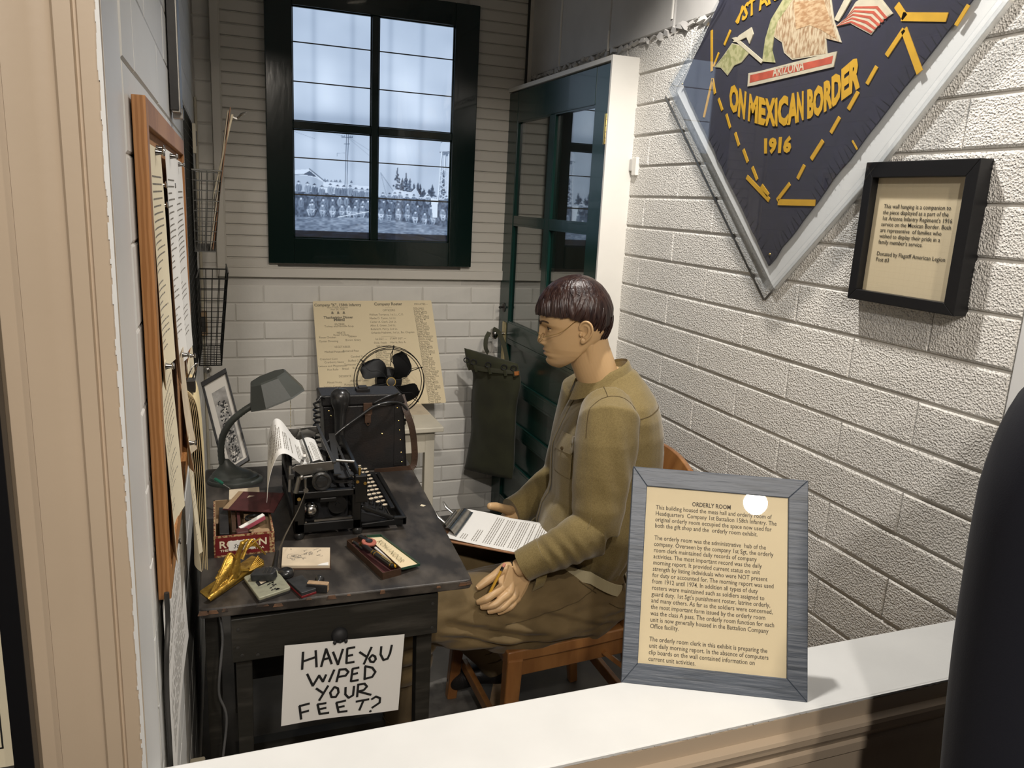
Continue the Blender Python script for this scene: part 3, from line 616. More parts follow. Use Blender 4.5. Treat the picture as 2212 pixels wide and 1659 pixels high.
# handwritten sign on the drawer pull
SIGN_C = [(0.1118, 0.6458), (0.3615, 0.6318), (0.35, 0.4511), (0.1021, 0.4596)]
SIGN_L = [[(0.1482, 0.6259), (0.1459, 0.5859)], [(0.1736, 0.6249), (0.1753, 0.5865)], [(0.146, 0.6037), (0.1749, 0.6101)], [(0.1848, 0.5855), (0.1949, 0.6255), (0.2063, 0.5883)], [(0.1877, 0.6007), (0.2035, 0.6035)], [(0.2092, 0.6156), (0.2194, 0.5843), (0.2295, 0.6187)], [(0.2543, 0.6195), (0.2388, 0.6188), (0.2369, 0.5846), (0.253, 0.585)], [(0.2368, 0.6011), (0.25, 0.6021)], [(0.2647, 0.6062), (0.2796, 0.5927)], [(0.2898, 0.6135), (0.2738, 0.5764)], [(0.2915, 0.595), (0.2976, 0.5906), (0.2991, 0.5837), (0.2947, 0.5778), (0.2881, 0.5799), (0.285, 0.5878), (0.2915, 0.595)], [(0.3108, 0.6117), (0.3095, 0.5936), (0.3158, 0.5791), (0.3248, 0.5809), (0.3301, 0.5934), (0.3335, 0.6113)], [(0.1562, 0.5727), (0.1674, 0.5427), (0.1804, 0.565), (0.1883, 0.5487), (0.1947, 0.564)], [(0.2115, 0.5725), (0.201, 0.5463)], [(0.2231, 0.5721), (0.2165, 0.5435)], [(0.2223, 0.5716), (0.2354, 0.5706), (0.2413, 0.5629), (0.2355, 0.5549), (0.2202, 0.5544)], [(0.2634, 0.5699), (0.2501, 0.5689), (0.2467, 0.5395), (0.2621, 0.54)], [(0.2487, 0.5552), (0.2605, 0.5571)], [(0.2768, 0.5692), (0.2756, 0.5409)], [(0.2762, 0.571), (0.2918, 0.5649), (0.2986, 0.5536), (0.292, 0.5429), (0.2741, 0.5402)], [(0.1745, 0.5348), (0.1874, 0.5223)], [(0.199, 0.5367), (0.1806, 0.5053)], [(0.2121, 0.5316), (0.2194, 0.5269), (0.2208, 0.5166), (0.215, 0.5069), (0.2062, 0.508), (0.2033, 0.5193), (0.2121, 0.5316)], [(0.2355, 0.5265), (0.235, 0.5098), (0.2421, 0.5), (0.2513, 0.505), (0.2533, 0.5265)], [(0.2622, 0.5299), (0.26, 0.4999)], [(0.2616, 0.529), (0.2756, 0.5291), (0.2808, 0.5213), (0.2743, 0.5141), (0.2623, 0.5123), (0.2895, 0.5)], [(0.1599, 0.5017), (0.1399, 0.5), (0.143, 0.4677)], [(0.1412, 0.4831), (0.1583, 0.4847)], [(0.1945, 0.4958), (0.1771, 0.4959), (0.1814, 0.4716), (0.2003, 0.4711)], [(0.1785, 0.4833), (0.1945, 0.4841)], [(0.2356, 0.4945), (0.2164, 0.4925), (0.2209, 0.4686), (0.2387, 0.4684)], [(0.2179, 0.4804), (0.2327, 0.4815)], [(0.258, 0.4884), (0.285, 0.4899)], [(0.2736, 0.4887), (0.265, 0.4665)], [(0.2911, 0.4887), (0.3001, 0.4938), (0.3093, 0.4886), (0.3085, 0.4777), (0.2922, 0.4679)], [(0.288, 0.4612), (0.2892, 0.4588)]]

sg = thing('paper_sign', 'white paper sign hand lettered in black hanging from the desk drawer pull', 'sign', (.22, 1.507, .45))
cr = [Vector((a, 1.505, b)) for a, b in SIGN_C]
def sgp(u, v):
    p = (cr[3] * (1 - u) + cr[2] * u) * (1 - v) + (cr[0] * (1 - u) + cr[1] * u) * v
    return p + Vector((0, .0035 * math.sin(u * 5) * (1 - v), 0))
ob('sheet', MB().grid(sgp, 14, 10, .0004), M['paper'], sg, smooth=60)
sm = MB()
for L in SIGN_L:
    for a, b in zip(L, L[1:]):
        q = [Vector((x, 0, z)) for x, z in (a, b)]; d = (q[1] - q[0]).normalized(); nn = Vector((-d.z, 0, d.x)) * .0025; pts = []
        for p, s_ in ((q[0] - d * .001, 1), (q[1] + d * .001, 1)):
            for k in (1, -1):
                uu = (p.x - .105) / .25; vv = (p.z - .455) / .185
                pts.append(p + nn * k + Vector((0, 1.5045 + .0035 * math.sin(uu * 5) * (1 - vv) - .0012, 0)))
        sm.add([pts[0], pts[1], pts[3], pts[2]], [(0, 1, 2, 3)])
ob('lettering', sm, M['ink'], sg)
# cord behind the desk side
cd = MB().tube(spline([(-.012, 1.56, .715), (-.006, 1.553, .66), (-.012, 1.548, .60), (-.017, 1.55, .53), (-.004, 1.55, .47), (-.016, 1.55, .36), (-.020, 1.555, .25), (.02, 1.60, .12), (.08, 1.68, .03), (.2, 1.8, .006)], 6), .0028, 6)
tag(ob('power_cord', cd, M['cordgrey'], smooth=60), 'grey power cord hanging down behind the front left desk leg', 'cord')
cd = MB().tube(spline([(XL(1.06) + .012, 1.055, 1.02), (XL(1.06) + .012, 1.052, .98), (XL(1.04) + .010, 1.032, .94), (XL(1.03) + .008, 1.03, .88), (XL(1.03) + .008, 1.03, .80), (XL(1.03) + .008, 1.03, .6), (XL(1.03) + .01, 1.03, .02)], 5), .0036, 6)
tag(ob('flat_cable', cd, M['darksteel'], smooth=60), 'dark cable running down the left wall below the cork board', 'cable')
# ------------------------------------------------------------------ typewriter
tw = thing('typewriter', 'antique black typewriter with round keys, a sheet of paper rolled in', 'typewriter', (.29, 1.95, TZ))
ax0, ax1, ay0, ay1 = .158, .316, 1.785, 2.125
fr = MB()
for y in (ay0, ay1 - .014):
    fr.box(ax0, ax0 + .026, y, y + .014, .765, .872).box(ax1 - .022, ax1, y, y + .014, .765, .872).box(ax0, ax1, y, y + .014, .765, .790).box(ax0, ax1, y, y + .014, .850, .868)
    fr.box(ax0 + .06, ax0 + .10, y, y + .014, .838, .850)
fr.box(ax0, ax0 + .012, ay0, ay1, .765, .80).box(ax0, ax0 + .012, ay0, ay1, .835, .868)
ob('body_frame', fr, M['black'], tw, bevel=.003)
ob('body_inside', MB().box(ax0 + .03, ax1 - .025, ay0 + .05, ay1 - .05, .775, .84), M['blackmatte'], tw)
for x, y in ((ax0 + .012, ay0 + .008), (ax1 - .008, ay0 + .008), (ax0 + .012, ay1 - .01), (ax1 - .008, ay1 - .01)):
    ft = ob('foot', MB().lathe([(.010, 0), (.012, .004), (.013, .010), (.010, .015)], 14, (x, y, TZ)), M['rubber'], tw, smooth=50)
ob('bell', MB().ell((.200, 1.815, .812), .0185, .0185, .0185, 20, 12), M['chrome'], tw, smooth=80)['label'] = 'shiny nickel bell'
ob('ribbon_spool_case', MB().lathe([(.020, 0), (.022, .004), (.022, .012)], 20, (.262, 1.815, .822), (0, -1, 0)).lathe([(.006, 0), (.006, .016)], 10, (.262, 1.815, .822), (0, -1, 0)), M['black'], tw, smooth=40)
ob('base_bar', MB().box(.205, .295, 1.787, 1.795, .791, .796).box(.176, .188, 1.787, 1.795, .786, .793), M['steel'], tw)
# keyboard frame
kb = MB()
for y in (ay0, ay1 - .012):
    kb.hexa([(ax1, y, .765), (.428, y, .762), (.428, y + .012, .762), (ax1, y + .012, .765), (ax1, y, .775), (.428, y, .782), (.428, y + .012, .782), (ax1, y + .012, .775)])
    kb.bar((ax1, y + .006, .818), (.395, y + .006, .780), .012, .010).bar((.395, y + .006, .780), (.428, y + .006, .778), .012, .010)
kb.box(.416, .428, ay0, ay1, .762, .783)
ob('keyboard_frame', kb, M['black'], tw, bevel=.003)
ob('space_bar', MB().box(.396, .408, 1.83, 2.09, .785, .793), M['black'], tw, bevel=.002)
ob('key_bed', MB().hexa([(ax1, 1.80, .775), (.395, 1.80, .768), (.395, 2.11, .768), (ax1, 2.11, .775), (ax1, 1.80, .80), (.395, 1.80, .772), (.395, 2.11, .772), (ax1, 2.11, .80)]), M['blackmatte'], tw)
kc = None; rk = MB(); rk.lathe([(.0072, -.001), (.0076, 0), (.0076, .0018), (.0064, .0022)], 12, (0, 0, 0), (-.15, 0, 1)); 
cf = MB().lathe([(.0062, .0019), (.0058, .0024)], 12, (0, 0, 0), (-.15, 0, 1))
first = None
for row in range(4):
    for c in range(11 if row else 10):
        kx = .3265 + row * .0185; ky = 1.806 + c * .0275 + row * .0075; kz = .838 - row * .0125
        if first is None:
            k1 = ob('key', rk, M['steel'], tw, smooth=40); k2 = ob('key_top', cf, M['oldpaper'], k1, smooth=40); s1 = ob('key_stem', MB().box(-.0012, .0012, -.001, .001, -.030, 0), M['darksteel'], k1); first = (k1, k2, s1); o = k1
            k1.matrix_parent_inverse = WM(tw).inverted()
            for q in (k2, s1): q.matrix_parent_inverse = Matrix()
        else:
            o = first[0].copy(); COL.objects.link(o)
            for q in first[1:]: d = q.copy(); COL.objects.link(d); d.parent = o
        o.location = (kx, ky, kz)
# carriage
ob('platen', MB().lathe([(.0195, 0), (.0195, .30)], 24, (.222, 1.80, .893), (0, 1, 0)), M['rubber'], tw, smooth=40)
kn = MB().lathe([(.010, 0), (.0205, .004), (.0225, .010), (.0225, .016), (.019, .018), (.014, .0165), (.013, .019), (.004, .021)], 28, (.222, 1.795, .893), (0, -1, 0))
kn2 = MB().lathe([(.010, 0), (.0205, .004), (.0225, .010), (.0225, .016), (.004, .021)], 28, (.222, 2.10, .893), (0, 1, 0))
ob('platen_knob', kn, M['rubber'], tw, smooth=35); ob('platen_knob', kn2, M['rubber'], tw, smooth=35)
for y in (1.797, 2.098):
    ob('carriage_end_plate', MB().prism([(.155, .925), (.166, .932), (.252, .936), (.252, .915), (.178, .905)], (0, y + .004, 0), (1, 0, 0), (0, 0, 1), .004), M['steel'], tw, bevel=.0008)
rl = MB().box(.148, .160, 1.79, 2.11, .900, .912).bar((.252, 1.79, .934), (.252, 2.12, .934), .008, .006).bar((.150, 1.80, .915), (.150, 2.10, .935), .004, .004)
ob('carriage_rail', rl, M['darksteel'], tw, bevel=.001)
rd = MB().bar((.185, 1.795, .955), (.190, 1.90, .905), .006, .006)
for a, b, rr_ in (((.150, 1.79, .87), (.153, 1.80, .93), .004), ((.163, 1.785, .868), (.172, 1.788, .905), .006), ((.186, 1.79, .870), (.186, 1.79, .90), .0035), ((.178, 1.782, .906), (.20, 1.782, .908), .0028), ((.258, 1.80, .936), (.300, 1.80, .930), .004)): rd.tube([a, b], rr_, 8)
rd.ell((.176, 1.781, .906), .006, .004, .006); rd.lathe([(.006, 0), (.006, .004)], 12, (.186, 1.786, .873), (0, -1, 0))
ob('levers', rd, M['steel'], tw, smooth=50)
ob('paper_bail', MB().tube([(.205, 1.80, .925), (.205, 2.10, .925)], .003, 8).prism([(.19, .905), (.20, .928), (.222, .934), (.245, .922), (.24, .912)], (0, 1.822, 0), (1, 0, 0), (0, 0, 1), .003).prism([(.19, .905), (.20, .928), (.222, .934), (.245, .922), (.24, .912)], (0, 2.085, 0), (1, 0, 0), (0, 0, 1), .003), M['steel'], tw, smooth=40)
# type basket, ribbon spools, top plate
tb = MB()
for k in range(26):
    a = -1.15 + 2.3 * k / 25; tb.bar((.262, 1.955 + .018 * math.sin(a), .872), (.262 + .038 * math.cos(a), 1.955 + .075 * math.sin(a), .858), .0018, .003)
tag(ob('type_bars', tb, M['darksteel'], tw), kind='stuff')
for y in (1.85, 2.06):
    sp = MB().lathe([(.026, 0), (.026, .0025), (.012, .003), (.012, .012), (.026, .0125), (.026, .015)], 24, (.283, y, .868))
    ob('ribbon_spool', sp, M['darksteel'], tw, smooth=35)
ob('ribbon_bar', MB().bar((.262, 1.80, .900), (.292, 2.12, .905), .016, .003).bar((.293, 1.80, .896), (.296, 2.11, .896), .006, .004), M['darksteel'], tw)
tp = MB().bar((.316, ay0 + .004, .880), (.318, ay1 - .004, .884), .012, .034).bar((.322, ay0, .866), (.322, ay1, .866), .006, .010)
ob('front_plate', tp, M['black'], tw, bevel=.003)
ob('front_bracket', MB().box(.300, .330, ay0 - .002, ay0 + .012, .83, .90), M['black'], tw, bevel=.003)
ob('screws', MB().lathe([(.004, 0), (.004, .002)], 10, (.306, 1.783, .885), (0, -1, 0)).lathe([(.004, 0), (.004, .002)], 10, (.324, 1.783, .880), (0, -1, 0)).lathe([(.0045, 0), (.0045, .003)], 10, (.170, 1.784, .853), (0, -1, 0)).lathe([(.003, 0), (.004, .02)], 10, (.312, 1.79, .898), (0, 0, 1)), M['brass'], tw, smooth=40)
# sheet in the platen
ps = [(.243, .895), (.240, .908), (.230, .915), (.218, .918), (.206, .914), (.196, .912), (.180, .922), (.160, .944), (.143, .958), (.126, .958), (.112, .935), (.102, .900), (.097, .862)]
pp = spline([(a, 0, b) for a, b in ps], 4)
sh = thing('typed_sheet', 'white typed sheet curling out of the typewriter platen', 'paper', (.22, 1.95, .90))
def shp(u, v):
    t = u * (len(pp) - 1); i = min(int(t), len(pp) - 2); q = pp[i].lerp(pp[i + 1], t - i); s_ = max(0, u - .45)
    return Vector((q.x + s_ * .04 * v, 1.842 + .215 * v - s_ * .16 * (1 - v), q.z + s_ * .05 * v + .0 * u))
ob('sheet', MB().grid(shp, 50, 8, .0004), M['paper'], sh, smooth=80)
lt = MB(); r = random.Random(4)
for i in range(3, 40):
    if r.random() < .12: continue
    u = i / 44; v0 = .14 + (.25 if r.random() < .15 else 0); v1 = .86 - r.random() * .25
    v = v0
    while v < v1:
        d = r.uniform(.03, .09); P = [shp(u, v), shp(u, min(v + d, v1)), shp(u + .010, min(v + d, v1)), shp(u + .010, v)]
        nn = (P[1] - P[0]).cross(P[3] - P[0]).normalized(); nn = nn if nn.z > 0 or nn.x < 0 else -nn
        lt.add([p + nn * .0006 for p in P], [(0, 1, 2, 3)]); lt.add([p - nn * .0011 for p in P], [(0, 1, 2, 3)]); v += d + .014
tag(ob('typing', lt, M['inkgrey'], sh), kind='stuff')
# ------------------------------------------------------------------ leather case, telephone handset, strap, lamp
cs = thing('equipment_case', 'black leather covered case with brass corners standing behind the typewriter', 'case', (.42, 2.29, TZ))
cx0, cx1, cy0, cy1 = .285, .530, 2.235, 2.335
def trap(x0, x1, z0, z1, y0, y1, s=0.0): return MB().hexa([(x0 + s, y0, z0), (x1 + s, y0, z0), (x1 + s, y1, z0), (x0 + s, y1, z0), (x0, y0, z1), (x1, y0, z1), (x1, y1, z1), (x0, y1, z1)])
ob('case_body', MB().hexa([(.293, cy0, TZ), (.533, cy0, TZ), (.533, cy1, TZ), (.293, cy1, TZ), (.283, cy0, .952), (.520, cy0, .952), (.520, cy1, .952), (.283, cy1, .952)]), M['leather'], cs, bevel=.004)
ob('case_lid', MB().hexa([(.279, cy0 - .004, .954), (.524, cy0 - .004, .954), (.524, cy1 + .004, .954), (.279, cy1 + .004, .954), (.276, cy0 - .004, .986), (.512, cy0 - .004, .984), (.512, cy1 + .004, .984), (.276, cy1 + .004, .986)]), M['leather'], cs, bevel=.004)
lat = MB().box(.398, .424, cy0 - .008, cy0 - .003, .924, .960).box(.402, .420, cy0 - .010, cy0 - .003, .900, .926).tube(arc((.404, cy0 - .009, .905), (.411, cy0 - .010, .880), (.419, cy0 - .009, .905), 8), .0016, 6)
ob('latch', lat, M['brownleather'], cs, bevel=.001)
riv = MB()
for x, z in ((.30, .94), (.306, .925), (.317, .935), (.50, .94), (.505, .90), (.508, .87), (.511, .84), (.514, .80), (.517, .77), (.30, .80), (.31, .77), (.456, .862)): riv.lathe([(.003, 0), (.0028, .0012), (.001, .002)], 8, (x, cy0 - .0005, z), (0, -1, 0))
ob('rivets', riv, M['brass'], cs)
ob('corner_patch', MB().box(.288, .325, cy0 - .002, cy0, .915, .95).box(.492, .519, cy0 - .002, cy0, .76, .95), M['leather'], cs)
ob('handle_base', MB().box(.385, .425, 2.27, 2.30, .985, .993).box(.392, .418, 2.272, 2.298, .993, .998), M['leather'], cs, bevel=.001)
stp = spline([(.515, 2.25, .975), (.524, 2.225, .935), (.540, 2.215, .885), (.549, 2.215, .83), (.551, 2.215, .78), (.540, 2.212, .757), (.50, 2.212, .7535), (.43, 2.21, .7525)], 6)
sb = MB()
for a, b in zip(stp, stp[1:]): sb.bar(a, b + (b - a) * .15, .003, .019, up=(1, 0, .3))
ob('shoulder_strap', sb, M['brownleather'], cs, smooth=30)
ph = thing('telephone_handset', 'black handset standing on end with a coiled cord, in front of the leather case', 'telephone', (.325, 2.20, TZ))
ob('handset_body', MB().lathe([(.020, 0), (.022, .012), (.014, .03), (.0125, .06), (.0135, .12), (.0155, .175), (.019, .205), (.0265, .222), (.0285, .238), (.026, .252), (.017, .262), (.006, .266)], 24, (.322, 2.195, TZ), (.02, 0, 1)), M['rubber'], ph, smooth=60)
co = [(.262 + .009 * math.cos(t * 1.35) - .00 * t, 2.205 + .009 * math.sin(t * 1.35), .975 - .0032 * t) for t in range(0, 42)]
cdm = MB().tube(co, .0034, 6).tube(spline([(.285, 2.21, .985), (.272, 2.205, .99), (.262, 2.2, .98)], 4), .0045, 6).tube(spline([co[-1], (.262, 2.205, .80), (.275, 2.2, .765), (.31, 2.2, .758)], 5), .0032, 6)
ob('coiled_cord', cdm, M['rubber'], ph, smooth=60)
cc = MB().tube(spline([(.285, 2.17, .865), (.33, 2.18, .90), (.385, 2.19, .935), (.425, 2.20, .957), (.47, 2.205, .965), (.51, 2.22, .955), (.535, 2.23, .92), (.525, 2.24, .90), (.50, 2.26, .915)], 8), .0042, 8)
tag(ob('black_cable', cc, M['rubber'], smooth=60), 'thick black cable looping across the front of the leather case', 'cable')
cc = MB().tube(spline([(.425, 2.20, .968), (.455, 2.2, .982), (.485, 2.21, .988), (.50, 2.23, .985), (.505, 2.26, .960)], 8), .0032, 8)
tag(ob('black_cable', cc, M['rubber'], smooth=60), 'short black cable over the top right corner of the leather case', 'cable')
# desk lamp
lp = thing('desk_lamp', 'grey green gooseneck desk lamp at the back left of the desk', 'lamp', (.04, 2.22, TZ))
bs = [];  # stepped leaf shaped base
for k, (s_, z) in enumerate(((1.0, 0), (1.0, .006), (.97, .010), (.90, .011), (.87, .018), (.78, .020), (.72, .027), (.55, .034), (.32, .045), (.18, .060), (.14, .066))):
    ring = []
    for q in range(36):
        a = 2 * PI * q / 36; rx, ry = .074, .052
        off = -.030 * (1 - s_)
        ring.append((.040 + off + rx * s_ * math.cos(a), 2.222 + ry * s_ * math.sin(a), TZ + z))
    bs.append(ring)
ob('lamp_base', MB().loft(bs), M['olive_enamel'], lp, smooth=50)
nk = spline([(.006, 2.222, .805), (.004, 2.215, .85), (.012, 2.205, .895), (.035, 2.195, .935), (.065, 2.19, .962), (.085, 2.19, .975), (.098, 2.19, .985)], 8)
ob('gooseneck', MB().tube(nk, [.0088 + .0008 * (i % 2) for i in range(len(nk))], 14), M['olive_enamel'], lp, smooth=60)
axs = Vector((.36, -.10, -.92)).normalized(); xa, ya, za = frame_from(axs, (0, 1, 0))
apx = Vector((.130, 2.19, 1.056)); rings = []
for t, wx, wy in ((0, .010, .010), (.002, .038, .030), (.006, .045, .036), (.066, .094, .062), (.069, .096, .064), (.069, .094, .062), (.063, .090, .058), (.008, .042, .033), (.005, .01, .01)):
    ring = []
    for q in range(8):
        a = 2 * PI * (q + .5) / 8; ring.append(apx + za * t + xa * wx * math.cos(a) * 1.0 + ya * wy * math.sin(a) * 1.0)
    rings.append(ring)
# orient: long axis of the shade runs along x
LX = Vector((.93, 0, .36)).normalized(); LY = Vector((0, 1, 0)); rings = []
for t, wx, wy in ((0, .008, .008), (.000, .056, .042), (.004, .060, .046), (.062, .090, .062), (.066, .092, .064), (.065, .088, .060), (.058, .084, .056), (.006, .043, .034), (.004, .01, .01)):
    rings.append([apx + Vector((.36, -.06, -.93)) * t + LX * (wx * .82 * max(-1, min(1, 1.25 * math.cos(2 * PI * (q + .5) / 8)))) + LY * (wy * max(-1, min(1, 1.25 * math.sin(2 * PI * (q + .5) / 8)))) for q in range(8)])
ob('lamp_shade', MB().loft(rings), M['olive_enamel'], lp)
ob('bulb', MB().ell(apx + Vector((.018, 0, -.045)), .022, .022, .026), M['whiteenamel'], lp, smooth=80)
ch = MB()
for k in range(34): ch.ell((.189, 2.19, .985 - k * .0042), .0013, .0013, .0017, 6, 4)
tag(ob('pull_chain', ch, M['oldbrass'], lp), kind='stuff')
# ------------------------------------------------------------------ things on the desk
def bxy(b, P, z0, z1, flare=0.0):
    """quad footprint extruded"""
    return b.hexa([(x, y, z0) for x, y in P] + [(x, y, z1) for x, y in P])
cb = thing('cigar_box', 'open red cigar box full of stamps and papers at the back left of the desk', 'box', (.05, 1.84, TZ))
bx0, bx1, by0, by1, bz = -.018, .110, 1.733, 1.955, .800; th = .0035
ob('front_panel', MB().box(bx0, bx1, by0, by0 + th, TZ, bz), M['red'], cb, bevel=.0005)
ob('side_panel', MB().box(bx0, bx0 + th, by0 + th, by1, TZ, bz), M['boxedge'], cb); ob('side_panel', MB().box(bx1 - th, bx1, by0 + th, by1, TZ, bz), M['boxedge'], cb)
ob('back_panel', MB().box(bx0, bx1, by1 - th, by1, TZ, bz), M['boxwood'], cb); ob('bottom_panel', MB().box(bx0, bx1, by0, by1, TZ, TZ + .003), M['boxwood'], cb)
for q in (bx0 + th, bx1 - th - .001): ob('lining', MB().box(q, q + .001, by0 + th, by1 - th, TZ, bz - .001), M['boxwood'], cb)
eg = MB()
for a, b, c, d in ((bx0 - .0005, bx1 + .0005, bz - .004, bz + .0005), (bx0 - .0005, bx1 + .0005, TZ, TZ + .004)): eg.box(a, b, by0 - .0006, by0, c, d)
for x in (bx0 - .0005, bx1 - .0105): eg.box(x, x + .003 + (.008 if x > 0 else 0), by0 - .0006, by0, TZ + .004, bz - .004)
ob('edge_paper', eg, M['boxedge'], cb)
tx = MB(); text(tx, 'ROI-TAN', (bx0 + .010, by0 - .0009, .7715), (1, 0, 0), (0, 0, 1), .0235, width=.100, bold=.02)
text(tx, 'THE CIGAR OF EXTRA', (bx0 + .012, by0 - .0009, .7625), (1, 0, 0), (0, 0, 1), .0075, width=.094, bold=.03)
ob('lettering', tx, M['whiteprint'], cb)
ob('price_label', MB().box(.012, .069, by0 - .0015, by0 - .0010, .764, .787), M['paper'], cb)
tx = MB(); text(tx, 'Stamps', (.022, by0 - .0018, .769), (1, 0, 0), (0, 0, 1), .015, width=.038, shear=.3); ob('lettering', tx, M['ink'], cb)
bk = MB().obox((.003, 1.835, .776), (.020, .16, .040), Euler((0, .08, 0)).to_matrix()); tag(ob('small_box', bk, M['darkthing'], bevel=.001), 'long grey metal box standing in the left of the cigar box', 'box')
bk = MB().obox((.0255, 1.835, .776), (.010, .15, .042)); tag(ob('notebook', bk, M['brownleather'], bevel=.001), 'thin brown notebook on edge in the middle of the cigar box', 'notebook')
bk = MB().obox((.037, 1.835, .776), (.007, .15, .044)); tag(ob('notebook', bk, M['darkred'], bevel=.001), 'thin dark red notebook on edge beside the pink rubber stamp', 'notebook')
bk = MB().obox((.042, 1.757, .792), (.030, .024, .018), Euler((.1, 0, .1)).to_matrix(), taper=.85); tag(ob('ink_pad', bk, M['darkred'], bevel=.003, seg=3), 'small dark rounded block at the front of the cigar box', 'block')
ps_ = thing('pink_eraser', 'long pink and white eraser stick lying across the cigar box', 'eraser', (.066, 1.79, .80))
RE = Euler((.1, -.28, .45)).to_matrix()
ob('eraser_body', MB().obox((.066, 1.79, .800), (.062, .010, .011), RE), M['pink'], ps_, bevel=.001); ob('eraser_edge', MB().obox(Vector((.066, 1.79, .800)) + RE @ Vector((0, 0, .0065)), (.062, .010, .002), RE), M['paper'], ps_)
tag(ob('wooden_block', MB().prism(rpoly([(.058, 1.742), (.102, 1.742), (.102, 1.775), (.066, 1.778)], .008), (0, 0, .772), (1, 0, 0), (0, 1, 0), .02), M['boxwood'], bevel=.002), 'pale rounded wooden block in the front right of the cigar box', 'block')
tag(ob('card_slip', MB().obox((.078, 1.86, .782), (.058, .10, .003), Euler((.25, .1, 0)).to_matrix()), M['boxwood'], bevel=.001), 'brown card slip lying in the right half of the cigar box', 'card')
tag(ob('black_ring', MB().tube([(.072 + .018 * math.cos(a), 1.835 + .016 * math.sin(a), .795) for a in [2 * PI * k / 20 for k in range(20)]], .004, 8, closed=True), M['rubber'], smooth=60), 'black rubber ring inside the cigar box behind the pink eraser', 'ring')
nb = thing('ration_book', 'maroon booklet with a tan label lying across the cigar box', 'booklet', (.07, 1.89, .82))
A, B_, Cc_, Dd_ = (.002, 1.872, .806), (.115, 1.812, .812), (.147, 1.905, .822), (.042, 1.968, .812)
def quadslab(P, t): P = [Vector(p) for p in P]; nn = (P[1] - P[0]).cross(P[3] - P[0]).normalized(); nn = nn if nn.z > 0 else -nn; return MB().hexa(P + [p + nn * t for p in P])
ob('cover', quadslab((A, B_, Cc_, Dd_), .003), M['darkred'], nb, bevel=.0006)
lerp4 = lambda u, v, h=.0035: (Vector(A) * (1 - u) + Vector(B_) * u) * (1 - v) + (Vector(Dd_) * (1 - u) + Vector(Cc_) * u) * v + Vector((0, 0, h))
ob('cover_label', MB().add([lerp4(.28, .40), lerp4(.55, .36), lerp4(.57, .74), lerp4(.30, .78)], [(0, 1, 2, 3)]), M['oldpaper'], nb)
ob('spine_strip', MB().add([lerp4(.0, .02), lerp4(.11, .02), lerp4(.11, .98), lerp4(0, .98)], [(0, 1, 2, 3)]), M['boxwood'], nb)
tag(ob('receipt_book', quadslab(((.018, 1.93, .806), (.090, 1.925, .81), (.092, 1.985, .812), (.02, 1.992, .808)), .004), M['oldpaper'], bevel=.0005), 'tan cover booklet sticking out behind the maroon booklet', 'booklet')
sd = thing('screwdriver', 'small screwdriver with a green plastic handle behind the cigar box', 'screwdriver', (.0, 2.02, .82))
hd = spline([(-.014, 2.04, .826), (-.006, 2.03, .824), (.006, 2.015, .820)], 4)
ob('handle', MB().tube(hd, [.003, .0045, .0048, .0042, .0044, .0046, .0045, .004, .003], 8), M['greenplastic'], sd, smooth=60); ob('shaft', MB().tube([hd[-1], (.022, 1.992, .815)], .0018, 6), M['chrome'], sd)
# notepad
npd = thing('notepad', 'small worn notepad with pencil scribbles beside the inkwell', 'notepad', (.17, 1.68, TZ))
P4 = [(.118, 1.642), (.218, 1.617), (.231, 1.708), (.128, 1.735)]
ob('backing', bxy(MB(), [(.119, 1.636), (.220, 1.611), (.232, 1.709), (.128, 1.737)], TZ, TZ + .0015), M['brownleather'], npd)
ob('pages', bxy(MB(), P4, TZ + .0015, TZ + .008), M['oldpaper'], npd, bevel=.0005)
sc_ = MB(); r = random.Random(11); o_ = Vector((.118, 1.642, TZ + .0083)); uu = Vector((.1, -.025, 0)); vv = Vector((.0115, .092, 0))
for k in range(26):
    x, y = r.uniform(.15, .8), r.uniform(.35, .88); pts = [(x, y)]
    for j in range(4): pts.append((pts[-1][0] + r.uniform(-.03, .06), pts[-1][1] + r.uniform(-.05, .05)))
    strokes(sc_, pts, o_, uu, vv, .010)
strokes(sc_, [(.1, .45), (.12, .6), (.2, .62), (.38, .55), (.40, .42), (.3, .38), (.12, .38), (.1, .45)], o_, uu, vv, .008)
tag(ob('scribble', sc_, M['inkgrey'], npd), kind='stuff')
ob('torn_corner', bxy(MB(), [(.192, 1.623), (.215, 1.617), (.217, 1.632), (.203, 1.630)], TZ + .008, TZ + .0088), M['paper'], npd)
# pencil tin
pt = thing('pencil_tin', 'open flat pencil tin with a cream lid near the desk front', 'tin', (.33, 1.64, TZ))
bxy_ = lambda z0, z1, g=0: bxy(MB(), [(.272 + g, 1.722 - g * .3), (.319 + g, 1.537 + g), (.361 - g, 1.549 + g), (.317 - g, 1.738 - g)], z0, z1)
ob('tin_base', bxy_(TZ, TZ + .002), M['darkred'], pt)
tray = [(.272, 1.722), (.319, 1.537), (.361, 1.549), (.317, 1.738)]
wl_ = MB()
for k in range(4): wl_.bar((*tray[k], TZ + .008), (*tray[(k + 1) % 4], TZ + .008), .0016, .016)
ob('tin_side', wl_, M['brownleather'], pt)
lid = [(.320, 1.738, TZ + .010), (.364, 1.551, TZ + .010), (.408, 1.569, TZ + .006), (.353, 1.736, TZ + .010)]
ob('lid', quadslab(lid, .0012), M['greentin'], pt)
gl = Vector(lid[1]); gu = Vector(lid[0]) - gl; gv = Vector(lid[2]) - gl
def inset(k, h): c = sum((Vector(p) for p in lid), Vector()) / 4; return [Vector(p).lerp(c, k) + Vector((0, 0, h)) for p in lid]
ob('lid_inside', MB().add(inset(.08, .0018), [(0, 1, 2, 3)]), M['cream'], pt)
wl_ = MB()
